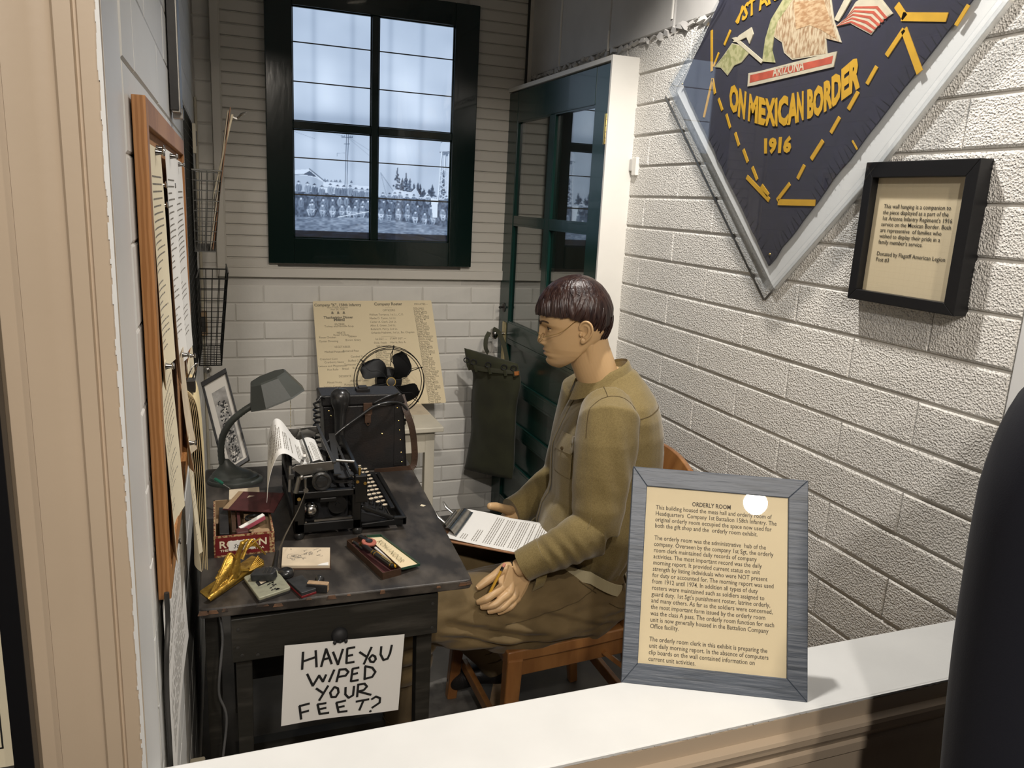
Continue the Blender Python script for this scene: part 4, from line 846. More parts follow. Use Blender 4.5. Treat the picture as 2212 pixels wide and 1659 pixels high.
for a, b in ((1, 2), (2, 3), (3, 0)): wl_.bar(Vector(lid[a]) + Vector((0, 0, .003)), Vector(lid[b]) + Vector((0, 0, .003)), .0018, .005)
ob('lid_rim', wl_, M['greentin'], pt)
ud = (Vector(lid[1]) - Vector(lid[0])).normalized(); vd = Vector((0, 0, 1)).cross(ud)
tx = MB(); text(tx, 'KOH-I-NOOR', Vector(lid[0]) + ud * .035 + vd * .010 + Vector((0, 0, .0032)), ud, vd, .020, width=.125, shear=0, bold=-.012)
ob('lettering', tx, M['oldbrass'], pt)
def pen_like(nm, label, cat, a, b, rad, mt, tip=None, extra=None):
    t = thing(nm, label, cat, a); a = Vector(a); b = Vector(b); d = (b - a).normalized(); L = (b - a).length
    ob('barrel', MB().lathe([(rad * .6, 0), (rad, L * .04), (rad, L * .85), (rad * .9, L * .88)], 8, a, d), mt, t, smooth=50)
    ob('point', MB().lathe([(rad * .9, L * .88), (rad * .2, L)], 8, a, d), M['boxwood'] if tip is None else tip, t, smooth=50)
    if extra: extra(t, a, d, L)
    return t
def penx(t, a, d, L):
    for q in (.03, .50, .58, .95): ob('band', MB().lathe([(.0062, L * q), (.0062, L * q + .003)], 12, a, d), M['brass'], t)
    ob('clip', MB().bar(a + d * .004 + Vector((-.002, -.001, .0066)), a + d * .045 + Vector((-.002, -.001, .0062)), .002, .001), M['brass'], t)
pen_like('fountain_pen', 'black fountain pen with gold bands in the pencil tin', 'pen', (.345, 1.557, TZ + .018), (.298, 1.692, TZ + .018), .0056, M['rubber'], M['rubber'], penx)
pen_like('pencil', 'yellow pencil stub lying in the open pencil tin', 'pencil', (.353, 1.566, TZ + .012), (.322, 1.66, TZ + .012), .0034, M['pencil_yellow'])
pen_like('pencil', 'white pencil lying beside the lid hinge in the pencil tin', 'pencil', (.357, 1.578, TZ + .011), (.325, 1.688, TZ + .011), .003, M['paper'])
pen_like('pencil', 'grey pencil in the left back of the pencil tin', 'pencil', (.300, 1.675, TZ + .012), (.284, 1.722, TZ + .012), .0036, M['darkthing'])
er = thing('eraser_wheel', 'red round typewriter eraser with a black hub on the pencil tin', 'eraser', (.312, 1.683, TZ + .02))
ob('eraser_disc', MB().lathe([(.016, 0), (.017, .001), (.017, .004), (.016, .005)], 28, (.316, 1.684, TZ + .020), (.1, -.1, 1)), M['eraserred'], er, smooth=40)
ob('hub', MB().lathe([(.0085, 0), (.0085, .0025), (.0065, .003)], 20, (.316, 1.684, TZ + .0250), (.1, -.1, 1)), M['rubber'], er, smooth=40)
ob('brush', MB().hexa([(.296, 1.715, TZ + .02), (.306, 1.690, TZ + .024), (.316, 1.694, TZ + .024), (.304, 1.722, TZ + .02), (.296, 1.715, TZ + .027), (.306, 1.690, TZ + .0285), (.316, 1.694, TZ + .0285), (.304, 1.722, TZ + .027)]), M['rubber'], er, bevel=.001)
# gilded eagle
eg_ = thing('gilded_eagle', 'gilded metal eagle emblem with raised wings on a wedge at the front left corner', 'statuette', (.01, 1.60, TZ))
def ez(x, z, dy=0): return Vector((x, 1.59 + dy, z))
ob('base', MB().hexa([(-.047, 1.575, TZ), (-.026, 1.530, TZ), (.085, 1.668, TZ), (.060, 1.700, TZ), (-.047, 1.577, TZ + .004), (-.024, 1.535, TZ + .006), (.083, 1.668, TZ + .014), (.060, 1.698, TZ + .014)]), M['gold'], eg_, bevel=.002)
ob('scroll_bar', MB().tube(spline([(-.030, 1.531, TZ + .007), (-.020, 1.540, TZ + .010), (.03, 1.603, TZ + .013), (.078, 1.664, TZ + .016)], 6), [.004] + [.0068] * 16 + [.005, .003], 12), M['gold'], eg_, smooth=60)
bd = MB().tube(spline([(.018, 1.60, .762), (.020, 1.596, .775), (.024, 1.594, .795), (.028, 1.594, .812), (.032, 1.594, .824), (.036, 1.594, .834), (.040, 1.593, .841)], 5), [.005, .008, .010, .0118, .0128, .0130, .0128, .0122, .0114, .0105, .0096, .0088, .0080, .0073, .0067, .0062, .0058, .0055, .0053, .0052, .0051, .0050, .0050, .0051, .0052, .0053, .0054, .0052, .0046, .0036, .0022][:31], 14)
ob('body', bd, M['gold'], eg_, smooth=70)
ob('head', MB().ell((.0385, 1.593, .8405), .0066, .0054, .0056, 12, 8, Euler((0, -.6, 0)).to_matrix()), M['gold'], eg_, smooth=80)
ob('beak', MB().tube(spline([(.042, 1.592, .844), (.047, 1.591, .848), (.049, 1.590, .846)], 4), [.004, .0038, .0034, .003, .0026, .0022, .0018, .0012, .0004], 8), M['gold'], eg_, smooth=60)
def wing(root, shoulder, tips, nm, w0=.007):
    sh_ = spline([root, shoulder, (Vector(shoulder) + Vector(tips[0])) / 2 + Vector((0, -.004, .004)), tips[0]], 5)
    wm = MB().tube(sh_, [w0 * (1 - .55 * i / (len(sh_) - 1)) for i in range(len(sh_))], 8, flat=.7)
    for k, t in enumerate(tips):
        s0 = Vector(root).lerp(Vector(shoulder), .35 + .6 * (1 - k / len(tips)))
        mid = s0.lerp(Vector(t), .5) + Vector((0, -.003, .003)); P = spline([s0, mid, t], 5)
        wm.tube(P, [.0022 + .0012 * math.sin(PI * i / 10) for i in range(len(P))], 6, flat=.5)
    ob(nm, wm, M['gold'], eg_, smooth=60)
wing((.024, 1.592, .806), (.012, 1.584, .824), [(-.026, 1.549, .757)] + [(-.0245 + .0042 * k, 1.550 + .0042 * k, .760 + .0022 * k) for k in range(1, 9)] + [(-.016, 1.558, .786), (-.010, 1.564, .796)], 'wing', .0050)
wing((.036, 1.600, .803), (.055, 1.612, .838), [(.084, 1.626, .796)] + [(.0825 - .0024 * k, 1.625 - .0012 * k, .800 + .0040 * k) for k in range(1, 8)] + [(.074, 1.618, .838), (.066, 1.614, .834)], 'wing', .0050)
ob('legs', MB().tube([(.024, 1.592, .782), (.012, 1.580, .770), (.004, 1.572, .764)], .0035, 8).tube([(.032, 1.598, .780), (.046, 1.610, .772), (.052, 1.618, .770)], .0035, 8), M['gold'], eg_, smooth=60)
ar = MB()
for k in range(6): ar.tube([(.048 + k * .001, 1.612, .768), (.070 + k * .0018, 1.628 - k * .002, .793 - k * .0028)], [.0012, .0018], 6)
for k in range(8): ar.ell((-.006 + .005 * k, 1.568 + .004 * k + .003 * (k % 2), .764 + .002 * (k % 3)), .005, .002, .0032, 8, 5, Euler((0, -.6, .7)).to_matrix())
ob('arrows_and_branch', ar, M['gold'], eg_, smooth=60)
# inkwell and pen
iw = thing('inkwell', 'round black inkwell and pen rest with a dip pen, behind the metal tin', 'inkwell', (.115, 1.615, TZ))
ob('well', MB().lathe([(.012, 0), (.017, .004), (.018, .010), (.014, .016), (.009, .018), (.008, .015)], 20, (.124, 1.604, TZ)), M['rubber'], iw, smooth=50)
ob('pen_socket', MB().lathe([(.020, 0), (.018, .005), (.008, .012), (.0065, .016)], 18, (.103, 1.625, TZ)).tube([(.103, 1.625, TZ + .014), (.110, 1.632, TZ + .050)], [.0065, .0045], 10), M['darkthing'], iw, smooth=50)
dp = thing('dip_pen', 'thin pale quill pen standing in the inkwell', 'pen', (.108, 1.63, .79))
ob('shaft', MB().tube(spline([(.108, 1.630, .785), (.125, 1.632, .83), (.155, 1.634, .888), (.172, 1.635, .935)], 6), [.0020 - .00007 * i for i in range(19)], 6), M['steel'], dp, smooth=60)
# tins and stamps
ct = thing('cigarette_tin', 'flat pale green metal tin with a printed label near the gilded eagle', 'tin', (.085, 1.57, TZ))
tp4 = rpoly([(.038, 1.601), (.064, 1.500), (.128, 1.529), (.101, 1.640)], .006)
ob('tin_base', MB().prism(tp4, (0, 0, TZ), (1, 0, 0), (0, 1, 0), .005), M['darksteel'], ct, bevel=.001); ob('tin_lid', MB().prism(tp4, (0, 0, TZ + .005), (1, 0, 0), (0, 1, 0), .007), M['tin'], ct, bevel=.0018, seg=3)
def tq(u, v, h=.0124): a = Vector((.064, 1.500, 0)); b = Vector((.128, 1.529, 0)); c = Vector((.101, 1.640, 0)); d = Vector((.038, 1.601, 0)); q = (a * (1 - u) + b * u) * (1 - v) + (d * (1 - u) + c * u) * v; return Vector((q.x, q.y, TZ + h))
ob('label_panel', MB().add([tq(.2, .42), tq(.8, .48), tq(.8, .68), tq(.2, .62)], [(0, 1, 2, 3)]), M['darkthing'], ct); ob('label_centre', MB().add([tq(.3, .47, .0127), tq(.62, .50, .0127), tq(.62, .64, .0127), tq(.3, .6, .0127)], [(0, 1, 2, 3)]), M['oldpaper'], ct)
sc_ = MB(); r = random.Random(5)
for k in range(14): x = r.uniform(.44, .64); y = r.uniform(.02, .38); sc_.add([tq(x, y, .0126), tq(x + .07, y + .01, .0126), tq(x + .06, y + .05, .0126), tq(x - .01, y + .03, .0126)], [(0, 1, 2, 3)])
tag(ob('emblem_print', sc_, M['ink'], ct), kind='stuff')
lg = thing('ribbed_lighter', 'dark ribbed metal gadget lying on the pale green tin', 'lighter', (.085, 1.575, TZ + .012))
R_ = Euler((0.05, -.12, -.35)).to_matrix()
ob('body', MB().prism(rpoly([(-.026, -.013), (.022, -.015), (.027, .004), (.012, .018), (-.022, .016)], .006), Vector((.080, 1.580, TZ + .0125)), R_ @ Vector((1, 0, 0)), R_ @ Vector((0, 1, 0)), .018), M['greyrib'], lg, bevel=.003, seg=3)
ob('ribs', MB().bar((.083, 1.568, TZ + .031), (.090, 1.592, TZ + .0325), .002, .002).bar((.090, 1.566, TZ + .0315), (.097, 1.588, TZ + .033), .002, .002).bar((.076, 1.570, TZ + .030), (.083, 1.594, TZ + .0315), .002, .002), M['steel'], lg)
rt = thing('red_edged_tin', 'small grey tin box with a red lower edge beside the rubber stamp', 'tin', (.148, 1.53, TZ))
q4 = [(.122, 1.567), (.146, 1.498), (.177, 1.511), (.155, 1.580)]
ob('tin_base', bxy(MB(), q4, TZ, TZ + .005), M['red'], rt, bevel=.001); ob('tin_lid', bxy(MB(), [(a * .98 + .003, b * .98 + .0308) for a, b in q4], TZ + .005, TZ + .012), M['greyrib'], rt, bevel=.001)
rs_ = thing('rubber_stamp', 'wooden rubber stamp lying on its side showing black reversed letters', 'stamp', (.19, 1.52, TZ))
R_ = Euler((0, 0, -.42)).to_matrix(); oc = Vector((.1815, 1.523, TZ + .010))
ob('stamp_block', MB().obox(oc, (.044, .013, .019), R_), M['blockwood'], rs_, bevel=.002, seg=3)
ob('rubber_face', MB().obox(oc + R_ @ Vector((0, -.0076, -.001)), (.043, .003, .017), R_), M['darkthing'], rs_, bevel=.001)
tx = MB(); text(tx, 'W JR', oc + R_ @ Vector((.017, -.0095, -.006)), R_ @ Vector((-1, 0, 0)), (0, 0, 1), .014, width=.034, bold=.02); ob('lettering', tx, M['ink'], rs_)
ob('stamp_handle', MB().lathe([(.004, 0), (.004, .008), (.009, .013), (.010, .019), (.006, .025)], 16, oc + R_ @ Vector((-.004, .006, .002)), R_ @ Vector((0, 1, .1))), M['rubber'], rs_, smooth=60)
tag(ob('paper_scrap', MB().prism([(.497, 1.925), (.505, 1.918), (.513, 1.925), (.503, 1.934)], (0, 0, TZ + .0002), (1, 0, 0), (0, 1, 0), .0005), M['cream2']), 'tiny torn scrap of cream paper on the back right of the desk', 'paper scrap')
# ------------------------------------------------------------------ framed group photo leaning behind the lamp
fp = thing('framed_photograph', 'framed old group photograph leaning at a slant behind the desk lamp', 'picture', (.04, 2.36, TZ))
TLp, TRp, BRp, BLp = Vector((-.046, 2.50, .972)), Vector((.027, 2.515, 1.012)), Vector((.085, 2.382, .757)), Vector((.012, 2.367, .717))
def qp(u, v): return (TLp * (1 - u) + TRp * u) * v + (BLp * (1 - u) + BRp * u) * (1 - v)
nn = (BRp - BLp).cross(TLp - BLp).normalized(); nn = nn if nn.y < 0 else -nn
def slab(u0, u1, v0, v1, h0, h1): P = [qp(u0, v0), qp(u1, v0), qp(u1, v1), qp(u0, v1)]; return MB().hexa([p + nn * h0 for p in P] + [p + nn * h1 for p in P])
ob('backing', slab(0, 1, 0, 1, -.014, 0), M['cream2'], fp)
ob('mount', slab(.03, .97, .02, .97, 0, .001), M['photo'], fp)
for a in ((0, .09, 0, 1), (.93, 1, 0, 1)): ob('frame_side', slab(*a, 0, .006), M['frameblack'], fp, bevel=.001)
ob('frame_side', slab(.0, 1, .95, 1, 0, .010), M['frameblack'], fp, bevel=.001); ob('frame_side', slab(.0, 1, 0, .04, 0, .006), M['frameblack'], fp, bevel=.001)
pm_ = MB(); r = random.Random(8); pm_.add([qp(.28, .06) + nn * .0013, qp(.80, .06) + nn * .0013, qp(.80, .84) + nn * .0013, qp(.28, .84) + nn * .0013], [(0, 1, 2, 3)])
ob('print', pm_, mat('grey_sky_print', (.30, .29, .27), .5, col2=(.12, .11, .10), vscale=30), fp)
pm_ = MB(); pl_ = MB()
for k in range(220):
    v = r.uniform(.07, .72); u = .38 + r.uniform(0, .34); c = qp(u, v) + nn * .0016; s_ = r.uniform(.0018, .004); ex = (qp(1, v) - qp(0, v)).normalized(); ey = (qp(u, 1) - qp(u, 0)).normalized()
    (pm_ if r.random() < .65 else pl_).add([c - ex * s_, c - ey * s_, c + ex * s_, c + ey * s_], [(0, 1, 2, 3)])
tag(ob('printed_crowd', pm_, M['ink'], fp), kind='stuff'); tag(ob('printed_faces', pl_, M['photo'], fp), kind='stuff')
# ------------------------------------------------------------------ fan, small table and roster board at the back
st = thing('small_table', 'cream painted small square table against the back wall', 'table', (.66, 3.25, 0))
sz = .640
ob('table_top', MB().box(.42, .868, 3.00, 3.43, sz - .022, sz), M['creampaint'], st, bevel=.004)
ob('table_apron', MB().box(.45, .835, 3.03, 3.40, sz - .115, sz - .022), M['creampaint'], st, bevel=.002)
for x, y in ((.448, 3.028), (.797, 3.028), (.448, 3.365), (.797, 3.365)): ob('leg', MB().box(x, x + .040, y, y + .038, 0, sz - .022), M['creampaint'], st, bevel=.002)
ob('lower_shelf', MB().box(.45, .835, 3.04, 3.39, .16, .18), M['creampaint'], st)
ob('scrap_on_top', MB().prism([(.70, 3.22), (.86, 3.20), (.865, 3.38), (.72, 3.40)], (0, 0, sz + .0002), (1, 0, 0), (0, 1, 0), .001), M['oldpaper'], st)
fn = thing('electric_fan', 'black four bladed electric fan in a wire cage on the small table', 'fan', (.65, 3.08, sz))
fc = Vector((.648, 3.04, .832)); fa = Vector((-.12, -1, .18)).normalized(); fx, fy, _ = frame_from(fa)
def fp_(rr_, a, h=0): return fc + fx * rr_ * math.cos(a) + fy * rr_ * math.sin(a) + fa * h
ob('fan_base', MB().lathe([(.075, 0), (.073, .012), (.05, .022), (.018, .032), (.015, .075)], 24, (.655, 3.10, sz)), M['fanblack'], fn, smooth=40)
ob('motor', MB().lathe([(.020, -.115), (.050, -.105), (.056, -.06), (.05, -.03), (.018, -.02), (.012, .0)], 24, fc, fa), M['fanblack'], fn, smooth=40)
ob('motor_support', MB().bar((.655, 3.10, sz + .07), fc - fa * .07, .02, .02), M['fanblack'], fn)
for k in range(4):
    a0 = .55 + k * PI / 2
    def bl(u, v):
        rr_ = .018 + .108 * u; wd = .30 + .85 * math.sin(PI * min(1, u * .92)) ** .8; a = a0 + .55 * u + (v - .5) * wd * (1.0 if u < .8 else 1.0 - (u - .8) * 3.2)
        return fp_(rr_, a, (v - .5) * .038 * (1 - .3 * u) - .004)
    ob('blade', MB().grid(bl, 12, 8, .0012), M['fanblack'], fn, smooth=60)
ob('hub_badge', MB().lathe([(.0165, .055), (.0185, .057), (.0185, .060)], 24, fc, fa), M['brass'], fn, smooth=40)
ob('hub_badge_face', MB().lathe([(.0155, .0605), (.012, .0612)], 24, fc, fa), M['darksteel'], fn, smooth=40)
ob('hub', MB().lathe([(.022, -.02), (.022, .01), (.012, .018)], 20, fc, fa), M['fanblack'], fn, smooth=40)
cg = MB(); ring = lambda rr_, h: [fp_(rr_, 2 * PI * k / 48, h) for k in range(48)]
for rr_, h in ((.140, -.03), (.134, .03), (.128, -.01)): cg.tube(ring(rr_, h), .0016, 5, closed=True)
for k in range(6):
    a = .4 + k * PI / 3
    cg.tube(spline([fp_(.144, a, -.03), fp_(.136, a + .02, .03), fp_(.095, a + .16, .050), fp_(.06, a - .12, .055), fp_(.018, a, .057)], 6), .0014, 5)
    cg.tube([fp_(.144, a, -.03), fp_(.06, a, -.06)], .0016, 5)
ob('wire_cage', cg, M['fanblack'], fn, smooth=60)
rb = thing('roster_board', 'cream menu and roster sheet leaning on the back wall behind the fan', 'poster', (.69, 3.45, .64))
a_, b_, c_, d_ = Vector((.405, 3.53, 1.088)), Vector((.940, 3.53, 1.094)), Vector((.985, 3.385, sz)), Vector((.42, 3.385, sz))
def rq(u, v): return (a_ * (1 - u) + b_ * u) * v + (d_ * (1 - u) + c_ * u) * (1 - v)
nb_ = (c_ - d_).cross(a_ - d_).normalized(); nb_ = nb_ if nb_.y < 0 else -nb_
CR = [(.006, 0), (.994, 0), (.999, .006), (1, .02), (1, .98), (.999, .994), (.994, 1), (.006, 1), (0, .99), (0, .01)]
vv_ = [rq(*q) for q in CR]; nbd = MB(); n = len(vv_); nbd.add(vv_ + [p - nb_ * .005 for p in vv_], [tuple(range(n)), tuple(reversed(range(n, 2 * n)))] + [(i, i + n, (i + 1) % n + n, (i + 1) % n) for i in range(n)])
ob('sheet', nbd, M['cream'], rb)
def rtext(mb, s, u, v, size, align='CENTER', bold=0.0, width=None): text(mb, s, rq(u, v) + nb_ * .0006, rq(u + .1, v) - rq(u, v), rq(u, v + .1) - rq(u, v), size, align, bold, width)
tx = MB()
rtext(tx, 'Company "K", 158th Infantry', .20, .950, .0175, bold=.03); rtext(tx, 'Fort Tuthill, Arizona', .195, .930, .011); rtext(tx, 'Nov 20, 1938', .195, .912, .011)
for u in (.150, .197, .243): rtext(tx, '_', u, .884, .02, bold=.05); rtext(tx, '.', u, .886, .05, bold=.03)
rtext(tx, 'Thanksgiving Dinner', .195, .834, .0155, bold=.035); rtext(tx, 'Menu', .20, .810, .0215, bold=.05)
for s, u, v in (('ENTREE', .20, .770), ('Turkey and Noodle Soup', .195, .752), ('MEATS', .205, .690), ('Roast Turkey', .205, .670), ('Roast Chicken', .095, .648), ('Giblets', .295, .655), ('Oyster Dressing', .10, .612), ('Brown Gravy', .297, .620), ('VEGETABLES', .205, .556), ('Mashed Potatoes', .14, .512), ('Buttered Peas', .270, .517), ('Creamed Corn', .09, .445), ('Candied Yams', .33, .462), ('Cranberry Sauce', .13, .415), ('Stuffed Celery', .305, .424), ('Lettuce and Mayonnaise', .115, .380), ('Tomatoes Thousand Island', .33, .388), ('Hot Rolls', .115, .345), ('Bread', .215, .350), ('Butter', .30, .355), ('DESSERTS', .205, .280), ('Mixed Fruits', .12, .225), ('Assorted Cakes', .315, .235), ('Lemon Cream', .10, .185), ('Pumpkin Pie', .25, .200)):
    rtext(tx, s, u, v, .0125)
rtext(tx, 'Company Roster', .62, .955, .0185, bold=.03); rtext(tx, '______', .62, .935, .011); rtext(tx, 'OFFICERS', .62, .898, .0135)
for k, s in enumerate(('William Terrance, 1st Lt., C.O.', 'Merlin D. Tyson, 1st Lt.', 'Carter A. Clark, 2nd Lt.', 'Allen E. Green, 2nd Lt.', 'Roland K. Percy, 2nd Lt.', 'Orlando Mathews, 1st Lt., Bn. Chaplain')): rtext(tx, s, .450, .857 - k * .0345, .0125, 'LEFT')
rtext(tx, '____________', .59, .655, .011); rtext(tx, '1st SGT. --', .475, .624, .0125, 'LEFT'); rtext(tx, 'STAFF SGT. --', .60, .626, .0125, 'LEFT'); rtext(tx, 'Dick, Frank', .465, .588, .0125, 'LEFT'); rtext(tx, 'Harris, Roy A.', .60, .590, .0125, 'LEFT'); rtext(tx, 'SERGEANTS', .480, .553, .0125, 'LEFT')
nmz = ['Avila, Lazaro', 'Baca, Gumersindo', 'Brown, Johnny', 'Cruz, Manuel', 'Cantrell, Clifford', 'Chavez, Sam', 'Chavez, Trinidad', 'Crespi, J. R.', 'Cheney, Jack', 'Crafton, Thomas', 'Delgado, James', 'Dawson, Ralph', 'Curtis, Gilbert', 'Daniel, Arnold', 'Diaz, Roy M.', 'Duarte, Manuel', 'Dominguez, Tino', 'Espinoza, Paul', 'Ellsworth, Jesse', 'Earl, Sam', 'Fox, Harry']
r = random.Random(2)
rtext(tx, 'PRIVATES --', .845, .955, .0125, 'LEFT')
for k in range(58): rtext(tx, nmz[(k * 5) % 21], .832 + .0004 * k, .920 - k * .0162, .0098, 'LEFT', bold=.01)
for k in range(25): rtext(tx, nmz[(k * 4 + 1) % 21], .468, .520 - k * .0175, .0098, 'LEFT'); rtext(tx, nmz[(k * 3 + 2) % 21], .620, .520 - k * .0175, .0098, 'LEFT')
ob('lettering', tx, M['inkpale'], rb)
# ------------------------------------------------------------------ cork board with papers on the left wall
def lwp(y, z, off): return Vector((XL(y) + off, y, z))
cbd = thing('cork_board', 'large cork board in an orange oak frame on the left wall', 'board', (-.08, 1.56, 1.02))
def lslab(y0, y1, z0, z1, o0, o1): return MB().hexa([lwp(y0, z0, o0), lwp(y0, z0, o1), lwp(y1, z0, o1), lwp(y1, z0, o0), lwp(y0, z1, o0), lwp(y0, z1, o1), lwp(y1, z1, o1), lwp(y1, z1, o0)])
ob('frame_side', lslab(1.065, 1.095, 1.005, 1.652, .001, .0165), M['oak'], cbd, bevel=.001); ob('frame_side', lslab(2.02, 2.05, 1.005, 1.652, .001, .0165), M['oak'], cbd, bevel=.001)
ob('frame_side', lslab(1.095, 2.02, 1.005, 1.037, .001, .0165), M['oak'], cbd, bevel=.001); ob('frame_side', lslab(1.095, 2.02, 1.620, 1.652, .001, .0165), M['oak'], cbd, bevel=.001)
ob('cork_panel', lslab(1.09, 2.025, 1.03, 1.625, .001, .0075), M['cork'], cbd)
def wall_sheet(nm, label, cat, y0, y1, z0, z1, off, m, curl=.012, seed=1, group=None, lines=20, sag=0.0):
    r = random.Random(seed); ph = r.uniform(0, 6); t = thing(nm, label, cat, lwp((y0 + y1) / 2, z0, off), group=group)
    def f(u, v, h=0): e = abs(2 * u - 1) ** 2; return lwp(y0 + (y1 - y0) * u, z1 + (z0 - z1) * v - sag * u, off + h + curl * (.15 * math.sin(v * 5 + ph) * .5 + .6 * v * v * e * (.6 + .4 * math.sin(ph + v * 3)) + .25 * e * v + .1))
    ob('sheet', MB().grid(f, 8, 18, .0005), m, t, smooth=80)
    mb = MB()
    for i in range(lines):
        if r.random() < .15: continue
        v = .12 + .8 * i / lines; u = .12 + (.25 if r.random() < .2 else 0); ue = .88 - r.random() * .3 * (r.random() < .4)
        while u < ue:
            d = r.uniform(.03, .10); P = [f(u, v, .0008), f(min(u + d, ue), v, .0008), f(min(u + d, ue), v + .007, .0008), f(u, v + .007, .0008)]; mb.add(P, [(0, 1, 2, 3)]); u += d + .018
    if mb.v: tag(ob('typing', mb, M['inkgrey'], t), kind='stuff')
    pn = f(.5, .02, .001); ob('push_pin', MB().lathe([(.005, 0), (.004, .003), (.003, .008), (.0055, .010), (.004, .012)], 10, pn, (1, 0, 0)), M['chrome'], t, smooth=50)
    return t
wall_sheet('typed_notice', 'tall cream typed notice pinned nearest the front edge of the cork board', 'paper', 1.105, 1.320, 1.285, 1.600, .010, M['cream2'], .020, 1, lines=26)
wall_sheet('typed_notice', 'lower cream typed notice below the first one on the cork board', 'paper', 1.110, 1.330, 1.035, 1.300, .011, M['cream2'], .016, 2, lines=18)
wall_sheet('typed_notice', 'long white typed list pinned in the middle of the cork board', 'paper', 1.355, 1.575, 1.235, 1.605, .012, M['paper'], .030, 3, lines=28)
wall_sheet('typed_notice', 'white typed list overlapping at the far end of the cork board', 'paper', 1.60, 1.90, 1.20, 1.600, .012, M['paper'], .024, 4, lines=28)
wall_sheet('tan_envelope', 'worn manila envelope flap pinned at the lower middle of the cork board', 'envelope', 1.42, 1.56, 1.06, 1.262, .020, M['oldpaper'], .02, 5, lines=0)
wall_sheet('hanging_list', 'long narrow cream list hanging below the manila envelope', 'paper', 1.44, 1.53, .86, 1.10, .026, M['cream2'], .016, 6, lines=16)
wall_sheet('typed_notice', 'big white sheet of small print hanging on the wall under the cork board', 'paper', 1.06, 1.50, .70, 1.00, .004, M['paper'], .012, 7, lines=26)
wall_sheet('typed_notice', 'pale curling sheet on the wall behind the yellow folder bundle', 'paper', 1.72, 1.98, .95, 1.19, .010, M['cream2'], .05, 8, lines=14)
pn = MB(); 
PINL = ['pin at the top edge between the first and second notice', 'upper pin beside the first cream notice', 'second pin down beside the first cream notice', 'pin on the right edge of the long white list', 'pin halfway down beside the cream notice', 'lowest pin on the cork beside the lower notice']
for (y, z), pl_ in zip(((1.325, 1.603), (1.338, 1.55), (1.345, 1.52), (1.57, 1.55), (1.33, 1.29), (1.34, 1.06)), PINL): pn = MB().lathe([(.0055, 0), (.004, .003), (.003, .008), (.006, .010), (.004, .012)], 10, lwp(y, z, .008), (1, 0, .1)); tag(ob('push_pin', pn, M['chrome'], smooth=50), 'shiny push ' + pl_, 'pin', 'push pins on the cork board')
fb = thing('folder_bundle', 'bundle of yellow folders clipped together hanging past the board edge', 'folder', (-.05, 1.62, .79))
for k in range(6):
    fm = MB(); pth = spline([(-.060 + .002 * k, 1.62, 1.165 - .002 * k), (-.054 + .0032 * k, 1.617, 1.12), (-.050 + .0036 * k, 1.615, 1.0), (-.048 + .0032 * k, 1.61, .9), (-.047 + .0030 * k, 1.605, .788 - .002 * (k % 3))], 5)
    fm.grid(lambda u, v, pth=pth: pth[min(int(v * 20), 20)] + Vector((-.001 * u, .17 * u, 0)), 2, 20, .0011); ob('folder', fm, M['manila'], fb, smooth=60)
ob('binder_clip', MB().box(-.066, -.040, 1.625, 1.655, 1.155, 1.180), M['darksteel'], fb, bevel=.002)
ob('clip_handle', MB().tube(spline([(-.055, 1.63, 1.18), (-.045, 1.63, 1.205), (-.035, 1.64, 1.21), (-.045, 1.65, 1.18)], 5), .0015, 6), M['chrome'], fb, smooth=60)
hp = thing('hanging_clip_panel', 'narrow dark edged steel panel hanging high on the left wall', 'panel', (-.07, 1.9, 1.70))
ob('panel_edge', lslab(1.86, 1.868, 1.705, 2.55, .002, .018), M['frameblack'], hp); ob('panel_face', lslab(1.868, 1.97, 1.70, 2.55, .004, .021), M['steel'], hp, bevel=.001)
ob('clip', lslab(1.90, 1.94, 1.690, 1.712, .004, .024), M['chrome'], hp, bevel=.001)
# wire baskets
def wb_(nm, label, z0, z1, y0, y1, xf0, xf1, mtl, high=0.0):
    t = thing(nm, label, 'basket', (-.05, (y0 + y1) / 2, z0)); w_ = MB(); r0 = .0013
    def P(x, y, z):  # x: 0 wall .. 1 front, follows taper
        k = (z - z0) / (z1 - z0); xf = xf0 + (xf1 - xf0) * k; xw = XL(y) + .012; return Vector((xw + (xf - xw) * x, y + (.012 * (1 - k) if y > y1 - .01 else -.0 * k), z))
    nz = 8
    for yy in (y0, y1):
        w_ = MB()
        for i in range(nz + 1): z = z0 + (z1 - z0) * i / nz; w_.tube([P(0, yy, z), P(1, yy, z)], r0 * (1.8 if i in (0, nz) else 1), 5)
        for j in range(5): w_.tube([P(j / 4, yy, z0), P(j / 4, yy, z1)], r0, 5)
        ob('end_grid', w_, mtl, t)
    sides = MB()
    for i in range(nz + 1):
        z = z0 + (z1 - z0) * i / nz
        for x in (0, 1): sides.tube([P(x, y0, z), P(x, y1, z)], r0 * (1.8 if i in (0, nz) else 1), 5)
    ny = 11
    for j in range(ny + 1):
        yy = y0 + (y1 - y0) * j / ny
        for x in (0, 1): sides.tube([P(x, yy, z0), P(x, yy, z1 + (high if x else 0))], r0, 5)
        sides.tube([P(0, yy, z0), P(1, yy, z0)], r0, 5)
    for x in (.33, .66): sides.tube([P(x, y0, z0), P(x, y1, z0)], r0, 5)
    if high: sides.tube([P(1, y0, z1 + high), P(1, y1, z1 + high)], r0 * 2, 5)
    ob('side_grid', sides, mtl, t)
    return t
wb_('wire_basket', 'upper wire file basket on the left wall holding clipboards', 1.357, 1.602, 2.65, 2.98, .008, .034, M['greywire'])
wb_('wire_basket', 'lower empty black wire file basket on the left wall', .995, 1.272, 2.65, 2.98, .016, .042, M['grnwire'], .018)
wg = MB()
for i in range(30): wg.tube([lwp(2.36, 1.0 + i * .026, .006), lwp(3.0, 1.0 + i * .026, .006)], .0012, 4)
